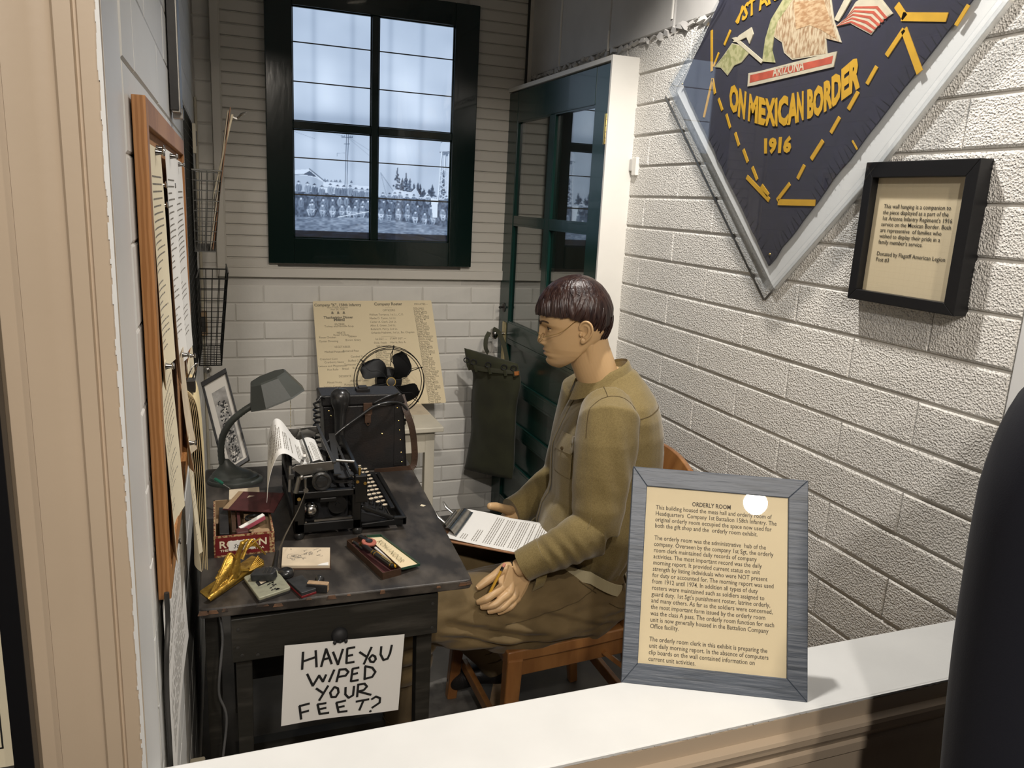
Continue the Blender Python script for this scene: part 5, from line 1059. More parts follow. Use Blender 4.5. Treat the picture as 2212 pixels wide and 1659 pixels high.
for i in range(24): wg.tube([lwp(2.36 + i * .0275, 1.0, .006), lwp(2.36 + i * .0275, 1.76, .006)], .0012, 4)
tag(ob('wall_grid_rack', wg, M['grnwire']), 'dark wire mesh rack on the left wall behind the baskets', 'wire rack')
for k, (dx, lab) in enumerate(((0, 'brown clipboard nearest the room standing in the upper wire basket'), (-.007, 'pale clipboard behind the brown one standing in the upper wire basket'))):
    c = thing('clipboard', lab, 'clipboard', (0, 2.8, 1.36)); m_ = M['hardboard'] if k == 0 else M['oldpaper']
    a = Vector((.000 + dx, 2.67, 1.362)); b = Vector((.064 + dx * 1.0, 2.67, 1.792 - k * .01)); 
    ob('board', MB().hexa([a, a + Vector((.003, 0, 0)), a + Vector((.003, .22, 0)), a + Vector((0, .22, 0)), b, b + Vector((.003, 0, 0)), b + Vector((.003, .22, 0)), b + Vector((0, .22, 0))]), m_, c)
    ob('papers', MB().hexa([a + Vector((.0035, .005, .15)), a + Vector((.0065, .005, .15)), a + Vector((.0065, .21, .15)), a + Vector((.0035, .21, .15)), b + Vector((.0035, .005, -.02)), b + Vector((.010, .005, -.02)), b + Vector((.010, .21, -.02)), b + Vector((.0035, .21, -.02))]) if k == 0 else MB().box(0, .0001, 0, .0001, 0, .0001), M['cream2'], c) if k == 0 else None
    if k == 0: ob('clip', MB().bar(b + Vector((.004, .08, -.022)), b + Vector((.022, .08, -.028)), .05, .004).tube([b + Vector((.022, .055, -.026)), b + Vector((.034, .055, -.012)), b + Vector((.050, .055, -.006))], .003, 6).tube([b + Vector((.022, .105, -.026)), b + Vector((.034, .105, -.012)), b + Vector((.050, .105, -.006))], .003, 6), M['chrome'], c, smooth=40)
# wall fittings
sw = thing('light_switch', 'small ivory switch box high on the left wall near the back corner', 'switch', (-.04, 3.1, 1.72)); ob('switch_box', lslab(3.06, 3.12, 1.665, 1.765, .0, .016), M['plastic'], sw, bevel=.002); ob('rocker', lslab(3.08, 3.10, 1.69, 1.74, .016, .019), M['darksteel'], sw)
so = thing('wall_socket', 'brownish socket box on the conduit behind the lower basket', 'socket', (-.04, 3.5, .98)); ob('socket_box', MB().box(-.058, -.030, 3.47, 3.54, .95, 1.045), M['boxwood'], so, bevel=.003); ob('socket_face', MB().box(-.052, -.036, 3.468, 3.47, .965, 1.03), M['darksteel'], so)
tag(ob('conduit', MB().tube([(-.046, 3.56, 1.9), (-.046, 3.555, .8), (-.046, 3.555, .3)], .006, 8), M['plastic'], smooth=60), 'thin painted conduit running down the back left corner', 'pipe')
tag(ob('pipe_cap', MB().lathe([(.008, 0), (.016, .004), (.017, .012), (.012, .02), (.004, .023)], 16, (-.038, 3.50, .80), (.3, -1, 0)), M['chrome'], smooth=50), 'round chrome cap on the left wall below the lower basket', 'cap')
ou = thing('wall_socket', 'ivory socket box low on the left wall beside the desk leg', 'socket', (-.06, 1.5, .34)); ob('socket_box', lslab(1.47, 1.53, .30, .405, .0, .030), M['plastic'], ou, bevel=.004, seg=3); ob('plug', lslab(1.466, 1.47, .33, .38, .01, .024), M['plastic'], ou, bevel=.001)
dt = thing('door_sensor', 'small white magnetic sensor on the right wall beside the door frame', 'sensor', (1.38, 2.52, 1.67)); ob('sensor_body', MB().box(1.374, 1.392, 2.487, 2.515, 1.665, 1.725), M['white_trim'], dt, bevel=.002); ob('sensor_magnet', MB().box(1.375, 1.392, 2.518, 2.537, 1.68, 1.722), M['smooth_block'], dt, bevel=.003)
# ------------------------------------------------------------------ person (seated mannequin in khaki uniform)
pr_ = thing('person', 'seated mannequin in khaki shirt and brown trousers writing with a pencil', 'person', (.95, 1.89, 0))
FW = Vector((-.940, .342, 0)); LF = Vector((-.342, -.940, 0)); UPV = Vector((0, 0, 1))
HO = Vector((.8952, 1.83, 1.2287)) - LF * .075          # head origin: between the ears
def HP(f, l, z): return HO + FW * (f / 1000) + LF * (l / 1000) + UPV * (z / 1000)
def ip(tab, z):
    tab = sorted(tab); return float(np.interp(z, [a for a, b in tab], [b for a, b in tab]))
Ft = [(130, 18), (126, 40), (120, 55), (110, 72), (90, 93), (70, 103), (50, 109), (31, 110.5), (20, 109.5), (12, 107), (3, 98), (-10, 94), (-25, 93), (-40, 93.5), (-52, 93), (-60, 92), (-64, 90), (-72, 90.5), (-80, 84.5), (-88, 84.5), (-96, 81), (-102, 74), (-106, 62), (-108, 50)]
Bt = [(130, 2), (126, -18), (120, -35), (110, -50), (90, -68), (70, -78), (50, -82), (30, -82), (0, -74), (-20, -62), (-35, -45), (-50, -22), (-62, -4), (-80, 10), (-92, 24), (-102, 38), (-108, 46)]
Wt = [(130, 12), (126, 28), (120, 39), (110, 51), (90, 65), (70, 73), (50, 76.5), (30, 77), (10, 76), (-10, 74), (-30, 71), (-50, 67), (-65, 61), (-80, 51), (-92, 39), (-102, 25), (-108, 9)]
Nt = [(16, 0), (10, 5), (3, 12.5), (-10, 16.5), (-23, 19), (-30, 20), (-37, 20), (-42, 17), (-45, 10), (-48, 4), (-54, 0)]
def gs(a, s): return math.exp(-(a / s) ** 2)
def head_pt(th, z, grow=0.0, plain=False):
    F, B, W = ip(Ft, z) + grow, ip(Bt, z) - grow, ip(Wt, z) + grow
    c = -4 if z > 20 else (-4 + (20 - z) * .10); c = max(min(c, F - 8), B + 8)
    ct, st_ = math.cos(th), math.sin(th); ex = 2.0 if plain else 2.25
    cc = abs(ct) ** (2 / ex) * (1 if ct > 0 else -1); ss = abs(st_) ** (2 / ex) * (1 if st_ > 0 else -1)
    f = c + (F - c) * cc if ct > 0 else c + (c - B) * cc; l = W * ss
    if ct > 0 and not plain:
        y = abs(l)
        f -= 4.5 * gs(y - 44, 22) * gs(z + 8, 40)                       # face turns away at the cheeks
        sig = 6.0 if z > -15 else (6.0 + (-15 - z) * .32 if z > -46 else 14)
        f += ip(Nt, z) * gs(l, sig) if -54 < z < 16 else 0
        f += 5 * gs(y - 12, 5) * gs(z + 40, 5)                           # nostril wings
        f -= 7.0 * gs(y - 28, 11) * gs(z - 3, 8.5)                       # eye sockets
        f -= 4.0 * gs(y - 13, 6) * gs(z - 2, 9)
        f += 3.0 * gs(y - 26, 18) * gs(z - 17, 5)                        # brow ridge
        f += 3.5 * gs(y - 44, 13) * gs(z + 22, 13)                       # cheekbones
        f -= 3.5 * gs(y - 46, 14) * gs(z + 60, 16)
        f += 4.6 * gs(l, 19) * gs(z + 58.5, 4.0) + 4.2 * gs(l, 17) * gs(z + 70, 4.6)   # lips
        f -= 4.0 * gs(l, 20) * gs(z + 64, 1.8); f -= 2.0 * gs(l, 6) * gs(z + 51, 4)
        f -= 3.0 * gs(l, 20) * gs(z + 79, 4); f += 3.0 * gs(l, 14) * gs(z + 91, 9)
    return f, l
hm = MB(); rings = []
zz_ = [130 - 2.2 * i for i in range(int(238 / 2.2) + 1)]
for z in zz_: rings.append([HP(*head_pt(2 * PI * k / 120, z), z) for k in range(120)])
hm.loft(rings)
def ring_dir(c, d, rf, rs, n=40, tilt=(0, 0, 0)):
    """ring about centre c normal to d; rf along forward, rs along side"""
    d = Vector(d).normalized(); s = d.cross(FW).normalized(); f = s.cross(d).normalized(); c = Vector(c)
    return [c + f * rf * math.cos(2 * PI * k / n) + s * rs * math.sin(2 * PI * k / n) for k in range(n)]
nd = FW * -.50 + UPV * -.86
nk_ = [((-18, 0, 5), .056, .058), ((-20, 0, -30), .058, .057), ((-33, 0, -70), .058, .056), ((-46, 0, -100), .058, .056), ((-60, 0, -130), .056, .056), ((-78, 0, -165), .052, .054), ((-92, 0, -200), .060, .080), ((-100, 0, -235), .070, .14)]
hm.loft([ring_dir(HP(*c), nd if i < 6 else (0, 0, -1), a, b) for i, (c, a, b) in enumerate(nk_)])
for s in (1, -1):          # sterno muscle and ears
    hm.tube([HP(-22, s * 52, -32), HP(-30, s * 44, -80), HP(-36, s * 24, -135)], [.012, .012, .010], 12)
    def E(f, l, z): return HP(f, s * (75.5 + l), z)
    base = lambda f: max(0, (6 - f)) * .34
    rim = spline([E(7, 3, 8), E(9, 6, 17), E(6, 9, 27), E(-3, 13, 33), E(-13, 17, 31), E(-20, 19, 23), E(-23, 19, 10), E(-20, 16, -3), E(-13, 12, -13), E(-6, 8, -21), E(0, 5, -24), E(4, 3, -19)], 5)
    hm.tube(rim, [.0026 + .0008 * math.sin(PI * i / len(rim)) for i in range(len(rim))], 10)
    hm.tube(spline([E(-3, 8, 22), E(-12, 12, 20), E(-15, 13, 8), E(-11, 10, -4), E(-5, 7, -10)], 5), .0030, 10)
    hm.tube([E(5, 2, 2), E(6, 4, -3), E(3, 4, -8)], [.003, .0042, .0028], 10)
    hm.ell(E(-1, 5, -17), .006, .0045, .007, 12, 8)
    NE = 10
    shell = []
    for q in rim[2:-2]: shell.append([q, q.lerp(E(-6, 3, 2), .55) , E(-6, 1, 2)])
    for a, b in zip(shell, shell[1:]):
        for k in range(2): hm.hexa([a[k], a[k + 1], b[k + 1], b[k], a[k] - LF * s * .0028, a[k + 1] - LF * s * .0028, b[k + 1] - LF * s * .0028, b[k] - LF * s * .0028])
    hm.lathe([(.016, -.004), (.010, .006)], 14, E(-4, -4, 2), LF * s)
me_h = remesh(hm, .0015, 3, .45)
# hands: finger chains -> one skin with the forearm
def finger(b, P, R, n=12): b.tube(spline(P, 5), [float(np.interp(i, np.linspace(0, (len(P) - 1) * 5, len(R)), R)) for i in range((len(P) - 1) * 5 + 1)], n); b.ell(P[-1], R[-1] * 1.0, R[-1] * 1.0, R[-1] * 1.0, 10, 6)
lh = MB(); W0 = Vector((.7080, 1.732, .636)); up1 = Vector((-.1, -.75, .65)).normalized()
kn_ = [Vector((.6590, 1.716, .592)), Vector((.6785, 1.709, .582)), Vector((.6955, 1.711, .5715)), Vector((.7090, 1.718, .5620))]
fg = [[(.6355, 1.702, .5875), (.6150, 1.699, .5785), (.5985, 1.706, .5690)], [(.6560, 1.698, .5735), (.6345, 1.694, .5630), (.6075, 1.701, .5570)], [(.6770, 1.700, .5630), (.6570, 1.694, .5520), (.6260, 1.699, .5430)], [(.6960, 1.706, .5560), (.6810, 1.700, .5460), (.6540, 1.703, .5330)]]
for k, (a, F) in enumerate(zip(kn_, fg)):
    r0 = (.0112, .0113, .0107, .0094)[k]; root = W0.lerp(a, .25)
    finger(lh, [root, W0.lerp(a, .65) - up1 * .002, a, Vector(F[0]), Vector(F[1]), Vector(F[2])], [.011, .0112, r0 * 1.08, r0 * .88, r0 * .92, r0 * .66])
    lh.ell(a + up1 * .0015, r0 * 1.02, r0 * 1.02, r0, 12, 8)
    if k: lh.hexa([kn_[k - 1] - up1 * .004, a - up1 * .004, W0.lerp(a, .2), W0.lerp(kn_[k - 1], .2), kn_[k - 1] + up1 * .0055, a + up1 * .0055, W0.lerp(a, .2) + up1 * .008, W0.lerp(kn_[k - 1], .2) + up1 * .008])
finger(lh, [(.6930, 1.742, .634), (.6800, 1.741, .634), (.6630, 1.739, .6265), (.6430, 1.735, .6175), (.6230, 1.730, .6090), (.6040, 1.727, .5985)], [.014, .0155, .0130, .0112, .0112, .0085])
lh.hexa([(.685, 1.748, .622), (.655, 1.742, .612), (.655, 1.725, .598), (.69, 1.73, .61), (.685, 1.734, .638), (.655, 1.730, .620), (.655, 1.712, .602), (.69, 1.715, .62)])
FA = [Vector((.7085, 1.732, .634)), Vector((.725, 1.722, .648)), Vector((.768, 1.722, .662)), Vector((.83, 1.708, .694)), Vector((.893, 1.700, .738))]
lh.tube(FA, [.0275, .0280, .028, .032, .035], 20, flat=.82)
lh.hexa([(.7380, 1.738, .600), (.6780, 1.752, .640), (.6610, 1.735, .588), (.7150, 1.738, .556), (.7370, 1.712, .612), (.6840, 1.722, .652), (.6600, 1.708, .598), (.7130, 1.708, .566)])
lh.tube([(.732, 1.726, .607), (.722, 1.724, .582), (.713, 1.720, .563)], [.013, .0125, .0095], 12)
HS = Vector((-.0062, -.0162, .0090)); lh.v = [tuple(Vector(q) + HS) for q in lh.v]
me_l = remesh(lh, .0013, 5, .5)
rh = MB(); finger(rh, [(.815, 2.070, .648), (.795, 2.048, .662), (.772, 2.030, .676), (.748, 2.018, .688), (.727, 2.010, .695)], [.016, .0150, .0130, .0130, .0105])
rh.tube([(.862, 2.085, .638), (.825, 2.080, .630), (.79, 2.055, .620)], [.027, .030, .026], 18, flat=.75)
for k in range(4): finger(rh, [(.80 - k * .004, 2.06 - k * .012, .622), (.765 - k * .006, 2.025 - k * .016, .633), (.742 - k * .002, 1.992 - k * .016, .642), (.735 + k * .004, 1.965 - k * .014, .6485)], [.011, .010, .0092, .0072])
rh.tube([(.862, 2.085, .638), (.93, 2.12, .66), (1.0, 2.14, .70)], [.026, .034, .042], 18)
me_r = remesh(rh, .0016, 4, .5)
# hidden core of the figure (trunk, upper arms, legs) carries the parts above
bdm = MB()
SH = [(.47, .975, .085, .130), (.56, .965, .085, .130), (.66, .995, .108, .150), (.78, 1.015, .118, .160), (.90, 1.02, .125, .172), (.99, 1.03, .108, .180), (1.04, 1.035, .085, .165), (1.08, 1.03, .065, .10), (1.12, 1.01, .055, .06)]
def tring(xc, z, d, w_, tilt=0.0, n=48, yc=1.89, e=2.3):
    out = []
    F2 = Vector((-.966, .259, 0)); L2 = Vector((-.259, -.966, 0))
    for k in range(n):
        a = 2 * PI * k / n; ca, sa = math.cos(a), math.sin(a); ca = abs(ca) ** (2 / e) * (1 if ca > 0 else -1); sa = abs(sa) ** (2 / e) * (1 if sa > 0 else -1)
        out.append(Vector((xc, yc, z + tilt * ca * d * (.30 if ca > 0 and tilt > .3 else 1))) + F2 * d * ca + L2 * w_ * sa)
    return out
bdm.loft([tring(x, z, d, w_) for z, x, d, w_ in SH])
S1, E1 = Vector((.940, 1.735, 1.02)), Vector((.900, 1.685, .745)); S2, E2 = Vector((1.04, 2.07, 1.01)), Vector((1.01, 2.14, .70))
bdm.tube([S1, S1.lerp(E1, .5), E1], [.055, .05, .043], 20).tube([S2, S2.lerp(E2, .5), E2], [.055, .05, .043], 20)
H1, K1, A1 = Vector((1.0, 1.785, .518)), Vector((.430, 1.775, .522)), Vector((.455, 1.92, .10)); H2, K2, A2 = Vector((1.0, 1.98, .520)), Vector((.510, 2.02, .520)), Vector((.80, 2.10, .12))
for h, k, a in ((H1, K1, A1), (H2, K2, A2)):
    bdm.tube([h.lerp(k, .06) - Vector((0, 0, .015)), h.lerp(k, .5), k], [.058, .062, .050], 20); bdm.tube([k, k.lerp(a, .4), a], [.052, .048, .034], 20); bdm.ell(k, .054)
me_b = remesh(bdm, .008, 2)
allv, allf = [], []
for me in (me_h, me_l, me_r, me_b):
    v, f = mesh_data(me); n = len(allv); allv += v; allf += [tuple(i + n for i in q) for q in f]; D.meshes.remove(me)
me = D.meshes.new('body'); me.from_pydata(allv, [], allf); me.update()
for p in me.polygons: p.use_smooth = True
body = mesh_obj('body', me, M['skin'], pr_)
# facial details
eyes = MB(); ir = MB(); pu = MB(); brw = MB(); lid_ = MB(); nail = MB()
for s in (1, -1):
    ec = HP(77.0, s * 28.5, 3); z0_ = .45 * s; ob('eye', MB().ell(ec, .0118, .0118, .0118, 20, 14), M['eyewhite'], pr_, smooth=80)
    g = (FW * .92 + LF * s * .22 - UPV * .22).normalized()
    ob('iris', MB().lathe([(.0052, .0103), (.0050, .0114), (.002, .0121)], 18, ec, g), M['iris'], pr_, smooth=80)
    ldm = MB(); xq, yq, zq = frame_from(FW)
    for (t0, t1, sgn) in ((.22, 1.45, 1), (-.50, -1.45, 1)):
        ldm.grid(lambda u, v, t0=t0, t1=t1: ec + (FW * math.cos(t0 * max(0, 1 - (((u - .5) * 3.1 - z0_) / .95) ** 2) * (1 - v) + t1 * v) + UPV * math.sin(t0 * max(0, 1 - (((u - .5) * 3.1 - z0_) / .95) ** 2) * (1 - v) + t1 * v)) * .0123 * math.cos((u - .5) * 3.1) + LF * .0123 * math.sin((u - .5) * 3.1), 24, 6, .0006)
    ob('eyelid', ldm, M['skin'], pr_, smooth=80)
    ob('eyelashes', MB().tube([ec + (FW * math.cos(.22 * (1 - q * q)) + UPV * math.sin(.22 * (1 - q * q))) * .0130 * math.cos(q * .95 + z0_) + LF * .0130 * math.sin(q * .95 + z0_) for q in [-1 + .2 * i for i in range(11)]], .0011, 6), M['brow'], pr_)
from mathutils.bvhtree import BVHTree
bvb = BVHTree.FromPolygons([Vector(v) for v in allv], allf)
def on_surf(bv, p, off=0.0):
    loc, nor, _, _ = bv.find_nearest(Vector(p)); return loc + nor * off
for s in (1, -1):
    bb = MB()
    for k in range(26):
        t = k / 25; c = on_surf(bvb, HP(107 - 18 * t * t, s * (15 + 31 * t), 15.5 + 6.0 * math.sin(t * 2.2)), .0006); d_ = (LF * s * (.6 + .3 * t) + UPV * (.45 - .75 * t) - FW * .25 * t).normalized()
        bb.tube([c - d_ * .004, c + d_ * .0045], [.0040 * (1 - .5 * t), .0010], 5)
    ob('eyebrow', bb, M['brow'], pr_, smooth=60)
lp_ = MB(); lp_.grid(lambda u, v: on_surf(bvb, HP(96, 19 * (2 * u - 1) * (1 - .25 * v), -56 - 7.0 * v + 2.5 * (2 * u - 1) ** 2 * (1 - v)), .0005), 20, 6)
lp_.grid(lambda u, v: on_surf(bvb, HP(96, 18 * (2 * u - 1) * (1 - .3 * v), -65.5 - 9.5 * v * (1 - (2 * u - 1) ** 2 * .6)), .0005), 20, 6)
ob('lips', lp_, M['lip'], pr_, smooth=80)
def nail_at(tip, prev, nrm, wd):
    tip, prev, nrm = Vector(tip), Vector(prev), Vector(nrm).normalized(); d = (tip - prev).normalized(); s_ = d.cross(nrm).normalized(); c = tip + nrm * wd * 1.02 + d * wd * .35
    return MB().grid(lambda u, v: c + s_ * wd * .8 * math.sin((u - .5) * 2) + nrm * (-wd * .55 * (1 - math.cos((u - .5) * 2.2))) + d * wd * 1.9 * (v - .75), 6, 4, .0005)
for k, F in enumerate(fg): ob('fingernail', nail_at(Vector(F[2]) + HS, Vector(F[1]) + HS, (-.25, -.8, .55), (.0064, .0066, .0062, .0054)[k]), M['cream2'] if False else M['skin'], pr_, smooth=80)
ob('fingernail', nail_at(Vector((.6040, 1.727, .5985)) + HS, Vector((.6230, 1.730, .6090)) + HS, (-.2, -.65, .75), .0075), M['skin'], pr_, smooth=80)
# hair
hem_t = [(0, 36), (.35, 38), (.62, 37), (.85, 38), (1.05, 38), (1.25, 38), (1.45, 33), (1.70, 22), (1.92, 7), (2.1, -6), (2.25, -20), (2.5, -29), (2.8, -31), (3.15, -32)]
Fh = [(146, 20), (142, 42), (134, 62), (122, 82), (111, 94), (96, 104), (81, 112.5), (57, 119.5), (44, 121.5), (36, 121)]
Bh = [(146, 10), (142, -18), (134, -32), (123, -49), (110, -61), (97, -71), (80, -79), (64, -85), (33, -86.5), (15, -85), (-6, -78.5), (-30, -70), (-40, -66)]
Wh = [(146, 12), (142, 32), (134, 48), (122, 61), (110, 69), (97, 76), (81, 82), (64, 85.5), (45, 86.5), (33, 85), (20, 82), (5, 76), (-10, 68), (-30, 58), (-40, 54)]
hr = MB(); NA, NT = 260, 34; RG = []
for j in range(NT + 4):
    ring = []
    for k in range(NA):
        th = 2 * PI * k / NA; a = th if th <= PI else 2 * PI - th
        n1 = noise.noise(Vector((math.cos(th) * 9, math.sin(th) * 9, 3))); n2 = noise.noise(Vector((math.cos(th) * 26, math.sin(th) * 26, 7)))
        hem = float(np.interp(a, [q[0] for q in hem_t], [q[1] for q in hem_t])) + n1 * 4 + n2 * 5 * (1.0 if a < 1.2 else .6)
        t = min(j, NT) / NT; z = 146 - (146 - hem) * (t ** 1.15)
        F, B, W_ = ip(Fh, z), ip(Bh, z), ip(Wh, z); c = 8 if z > 100 else 0
        sw = .5 * (1 - t)     # strands sweep
        g = 1 + .020 * noise.noise(Vector((math.cos(th + sw) * 14, math.sin(th + sw) * 14, t * 1.6))) * (.3 + t) + .012 * noise.noise(Vector((math.cos(th + sw) * 40, math.sin(th + sw) * 40, t * 2)))
        ct, st_ = math.cos(th), math.sin(th); f = c + (F - c) * ct if ct > 0 else c + (c - B) * ct; l = W_ * st_
        if j > NT: k_ = (j - NT) / 3; f = c + (f - c) * (1 - .10 * k_); l *= (1 - .10 * k_); z += 3 * k_
        ring.append(HP(c + (f - c) * g, l * g, z))
    RG.append(ring)
hr.loft(RG); ob('hair', hr, M['hair'], pr_, smooth=80)
lk = MB(); r = random.Random(12)
for k in range(230):
    th = r.uniform(-PI, PI); a = abs(th); hem = float(np.interp(a, [q[0] for q in hem_t], [q[1] for q in hem_t])) - r.uniform(-6, 4)
    z0 = hem + r.uniform(22, 75); pts = []
    for i in range(6):
        t = i / 5; z = z0 + (hem - z0) * t; F, B, W_ = ip(Fh, z), ip(Bh, z), ip(Wh, z); tt = th + .10 * (1 - t) * (1 if th > 0 else -1) * (-1 if a < 1.3 else 1.6)
        ct, st_ = math.cos(tt), math.sin(tt); f = (F if ct > 0 else -B) * ct; pts.append(HP(f * (1.012 - .008 * t), W_ * st_ * (1.012 - .008 * t), z))
    lk.tube(spline(pts, 2), [.0012, .0020, .0024, .0026, .0028, .0028, .0026, .0024, .0018, .0012, .0004], 5, flat=.45)
tag(ob('hair_locks', lk, M['hair'], D.objects['hair'], smooth=60), kind='stuff')
# spectacles, low on the nose
gl_ = thing('spectacles', 'thin gold wire spectacles sliding down the mannequin nose', 'glasses', HP(110, 0, -20))
def ringp(c, r1, r2, nx_, n=28): x, y, z = frame_from(nx_); return [c + x * r1 * math.cos(2 * PI * k / n) + y * r2 * math.sin(2 * PI * k / n) for k in range(n)]
for s in (1, -1):
    c = HP(104, s * 27, -24); nx_ = FW * .86 + UPV * .42 + LF * s * .12
    rg = ringp(c, .019, .014, nx_); fr_ = ob('lens_rim', MB().tube(rg, .0008, 6, closed=True), M['wireframe'], gl_, smooth=60)
    ob('lens', MB().add(rg, [tuple(range(len(rg)))]), M['pane'], fr_)
    ob('temple_wire', MB().tube(spline([HP(101, s * 45, -20), HP(84, s * 60, -12), HP(60, s * 77, -1), HP(38, s * 79, 16), HP(22, s * 80, 30), HP(2, s * 82, 36), HP(-14, s * 84, 33), HP(-24, s * 85, 22)], 6), .0009, 6), M['wireframe'], gl_, smooth=60)
ob('bridge', MB().tube(spline([HP(107, 9, -20), HP(113.5, 0, -14), HP(107, -9, -20)], 6), .0007, 6), M['wireframe'], gl_)
# ---- trousers
tr = MB(); tr.loft([tring(.957, .584, .130, .178, .62), tring(.965, .540, .136, .184, .55), tring(.985, .505, .135, .188, .25), tring(1.0, .470, .125, .178, .1), tring(1.0, .445, .09, .15, 0)])
tr.tube([(1.02, 1.80, .497), H1.lerp(K1, .25), H1.lerp(K1, .5), H1.lerp(K1, .8), K1, K1 + Vector((-.045, 0, -.02))], [.082, .099, .097, .086, .080, .05], 28)
tr.tube([(1.02, 1.755, .475), (.93, 1.735, .466), (.80, 1.725, .468), (.64, 1.725, .476), (.50, 1.74, .49)], [.04, .058, .060, .055, .04], 24)
tr.tube([H2 + Vector((.03, 0, 0)), H2.lerp(K2, .25), H2.lerp(K2, .5), H2.lerp(K2, .8), K2, K2 + Vector((-.045, 0, -.02))], [.096, .098, .092, .084, .078, .05], 28)
for k, a, t in ((K1, A1, .45), (K2, A2, .5)): tr.tube([k, k.lerp(a, .2), k.lerp(a, t), k.lerp(a, t + .06)], [.078, .074, .066, .055], 24)
me_t = remesh(tr, .0045, 6)
def displace(me, fn):
    me.update(); n = len(me.vertices); co = np.empty(n * 3, np.float32); no = np.empty(n * 3, np.float32); me.vertices.foreach_get('co', co); me.vertices.foreach_get('normal', no)
    co = co.reshape(-1, 3); no = no.reshape(-1, 3); d = np.array([fn(Vector(c)) for c in co.tolist()], np.float32); co += no * d[:, None]; me.vertices.foreach_set('co', co.ravel()); me.update()
def trouser_fold(p):
    u = (1.03 - p.x); v = (p.z - .5)
    a = math.sin(v * 85 + u * 26 + 2.0 * noise.noise(p * 7)) ; low = max(0, min(1, (.53 - p.z) / .06)); 
    f = .0065 * (abs(a) ** .7) * (1 if a > 0 else -1) * low * max(0, min(1, (u - .02) / .1))
    if p.y < 1.83:
        for (x0, z0, x1, z1, hgt, wd) in ((.50, .545, .86, .452, .0085, .011), (.47, .515, .80, .437, .0075, .010), (.60, .480, .97, .430, .0070, .009), (.74, .545, 1.04, .445, .0055, .010), (.56, .575, .72, .520, .005, .012), (.88, .50, 1.05, .475, .005, .009)):
            t = (p.x - x0) / (x1 - x0)
            if 0 < t < 1:
                zc = z0 + (z1 - z0) * (t ** .75) ; q = (p.z - zc) / wd; f += hgt * math.sin(PI * t) * (math.exp(-(q - .9) ** 2) - 1.1 * math.exp(-((q + .5) / .7) ** 2))
    g = noise.noise(Vector((p.x * 5 + p.z * 9, p.y * 12, p.z * 24 - p.x * 4)))
    return f + .0075 * g + .004 * abs(noise.noise(Vector((p.x * 9 + 3, p.y * 10, p.z * 34 - p.x * 10)))) + .0015 * noise.noise(p * 26)
displace(me_t, trouser_fold)
trs = mesh_obj('trousers', me_t, M['twill'], pr_, True)
for p in me_t.polygons: p.use_smooth = True
tv, tf = mesh_data(me_t); bvt = BVHTree.FromPolygons([Vector(v) for v in tv], tf)
def seam(bv, P, rad, off, m, parent, name='seam', n=8, flat=None): ob(name, MB().tube([on_surf(bv, q, off) for q in spline(P, n)], rad, 6, flat=flat), m, parent, smooth=60)
# ---- belt
bl_ = MB(); N_ = 80; out = []
rings = []
for h, g in ((-.0165, .0), (-.0165, .0035), (.0165, .0035), (.0165, 0)):
    rings.append([q + Vector((0, 0, h)) for q in tring(.958, .594, .1375 + g, .1870 + g, .62, n=N_)])
blt = MB()
for k in range(N_):
    l = (k + 1) % N_
    for a in range(4): b = (a + 1) % 4; blt.add([rings[a][k], rings[a][l], rings[b][l], rings[b][k]], [(0, 1, 2, 3)])
ob('belt', blt, M['belt'], pr_, smooth=50)['label'] = 'pale tan web belt'
lps = MB()
for k in (51, 58, 66, 30):
    c = tring(.958, .594, .1425, .192, .62, n=N_)[k]; c2 = tring(.958, .594, .1425, .192, .62, n=N_)[k + 1]; tdir = (c2 - c).normalized(); nrm_ = tdir.cross(UPV).normalized()
    lps = MB().obox(c, (.011, .003, .052), Matrix((tdir, nrm_, UPV)).transposed()); ob('belt_loop', lps, M['twill'], pr_, bevel=.001)
# ---- shirt
sm_ = MB(); sm_.loft([tring(.962, .570, .108, .156, .62), tring(.964, .605, .120, .168, .60), tring(.972, .640, .134, .182, .48), tring(.995, .69, .142, .186, .22), tring(1.022, .76, .147, .186), tring(1.026, .84, .151, .190), tring(1.027, .90, .150, .192), tring(1.034, .96, .136, .194), tring(1.040, 1.01, .118, .192), tring(1.042, 1.045, .100, .178, -.05), tring(1.035, 1.075, .082, .135, -.15), tring(1.02, 1.095, .070, .090, -.3), tring(1.005, 1.105, .062, .072, -.35)])
EL = Vector((.902, 1.682, .738))
sm_.tube([S1 + Vector((.02, .05, .015)), S1 + Vector((0, -.005, 0)), S1.lerp(EL, .22), S1.lerp(EL, .5), S1.lerp(EL, .8), EL + Vector((.004, 0, -.01))], [.068, .080, .083, .078, .068, .055], 28)
sm_.tube([EL + Vector((.012, 0, .0)), EL, Vector((.845, 1.684, .722)), Vector((.79, 1.695, .690)), Vector((.75, 1.706, .668)), Vector((.722, 1.716, .650))], [.050, .062, .058, .050, .043, .0395], 28)
E2b = Vector((1.01, 2.14, .715)); sm_.tube([S2 + Vector((0, -.04, .015)), S2, S2.lerp(E2b, .5), E2b], [.066, .076, .072, .062], 26)
sm_.tube([E2b, Vector((.95, 2.125, .690)), Vector((.885, 2.10, .655)), Vector((.835, 2.088, .638))], [.062, .056, .050, .043], 26)
me_s = remesh(sm_, .0038, 7)
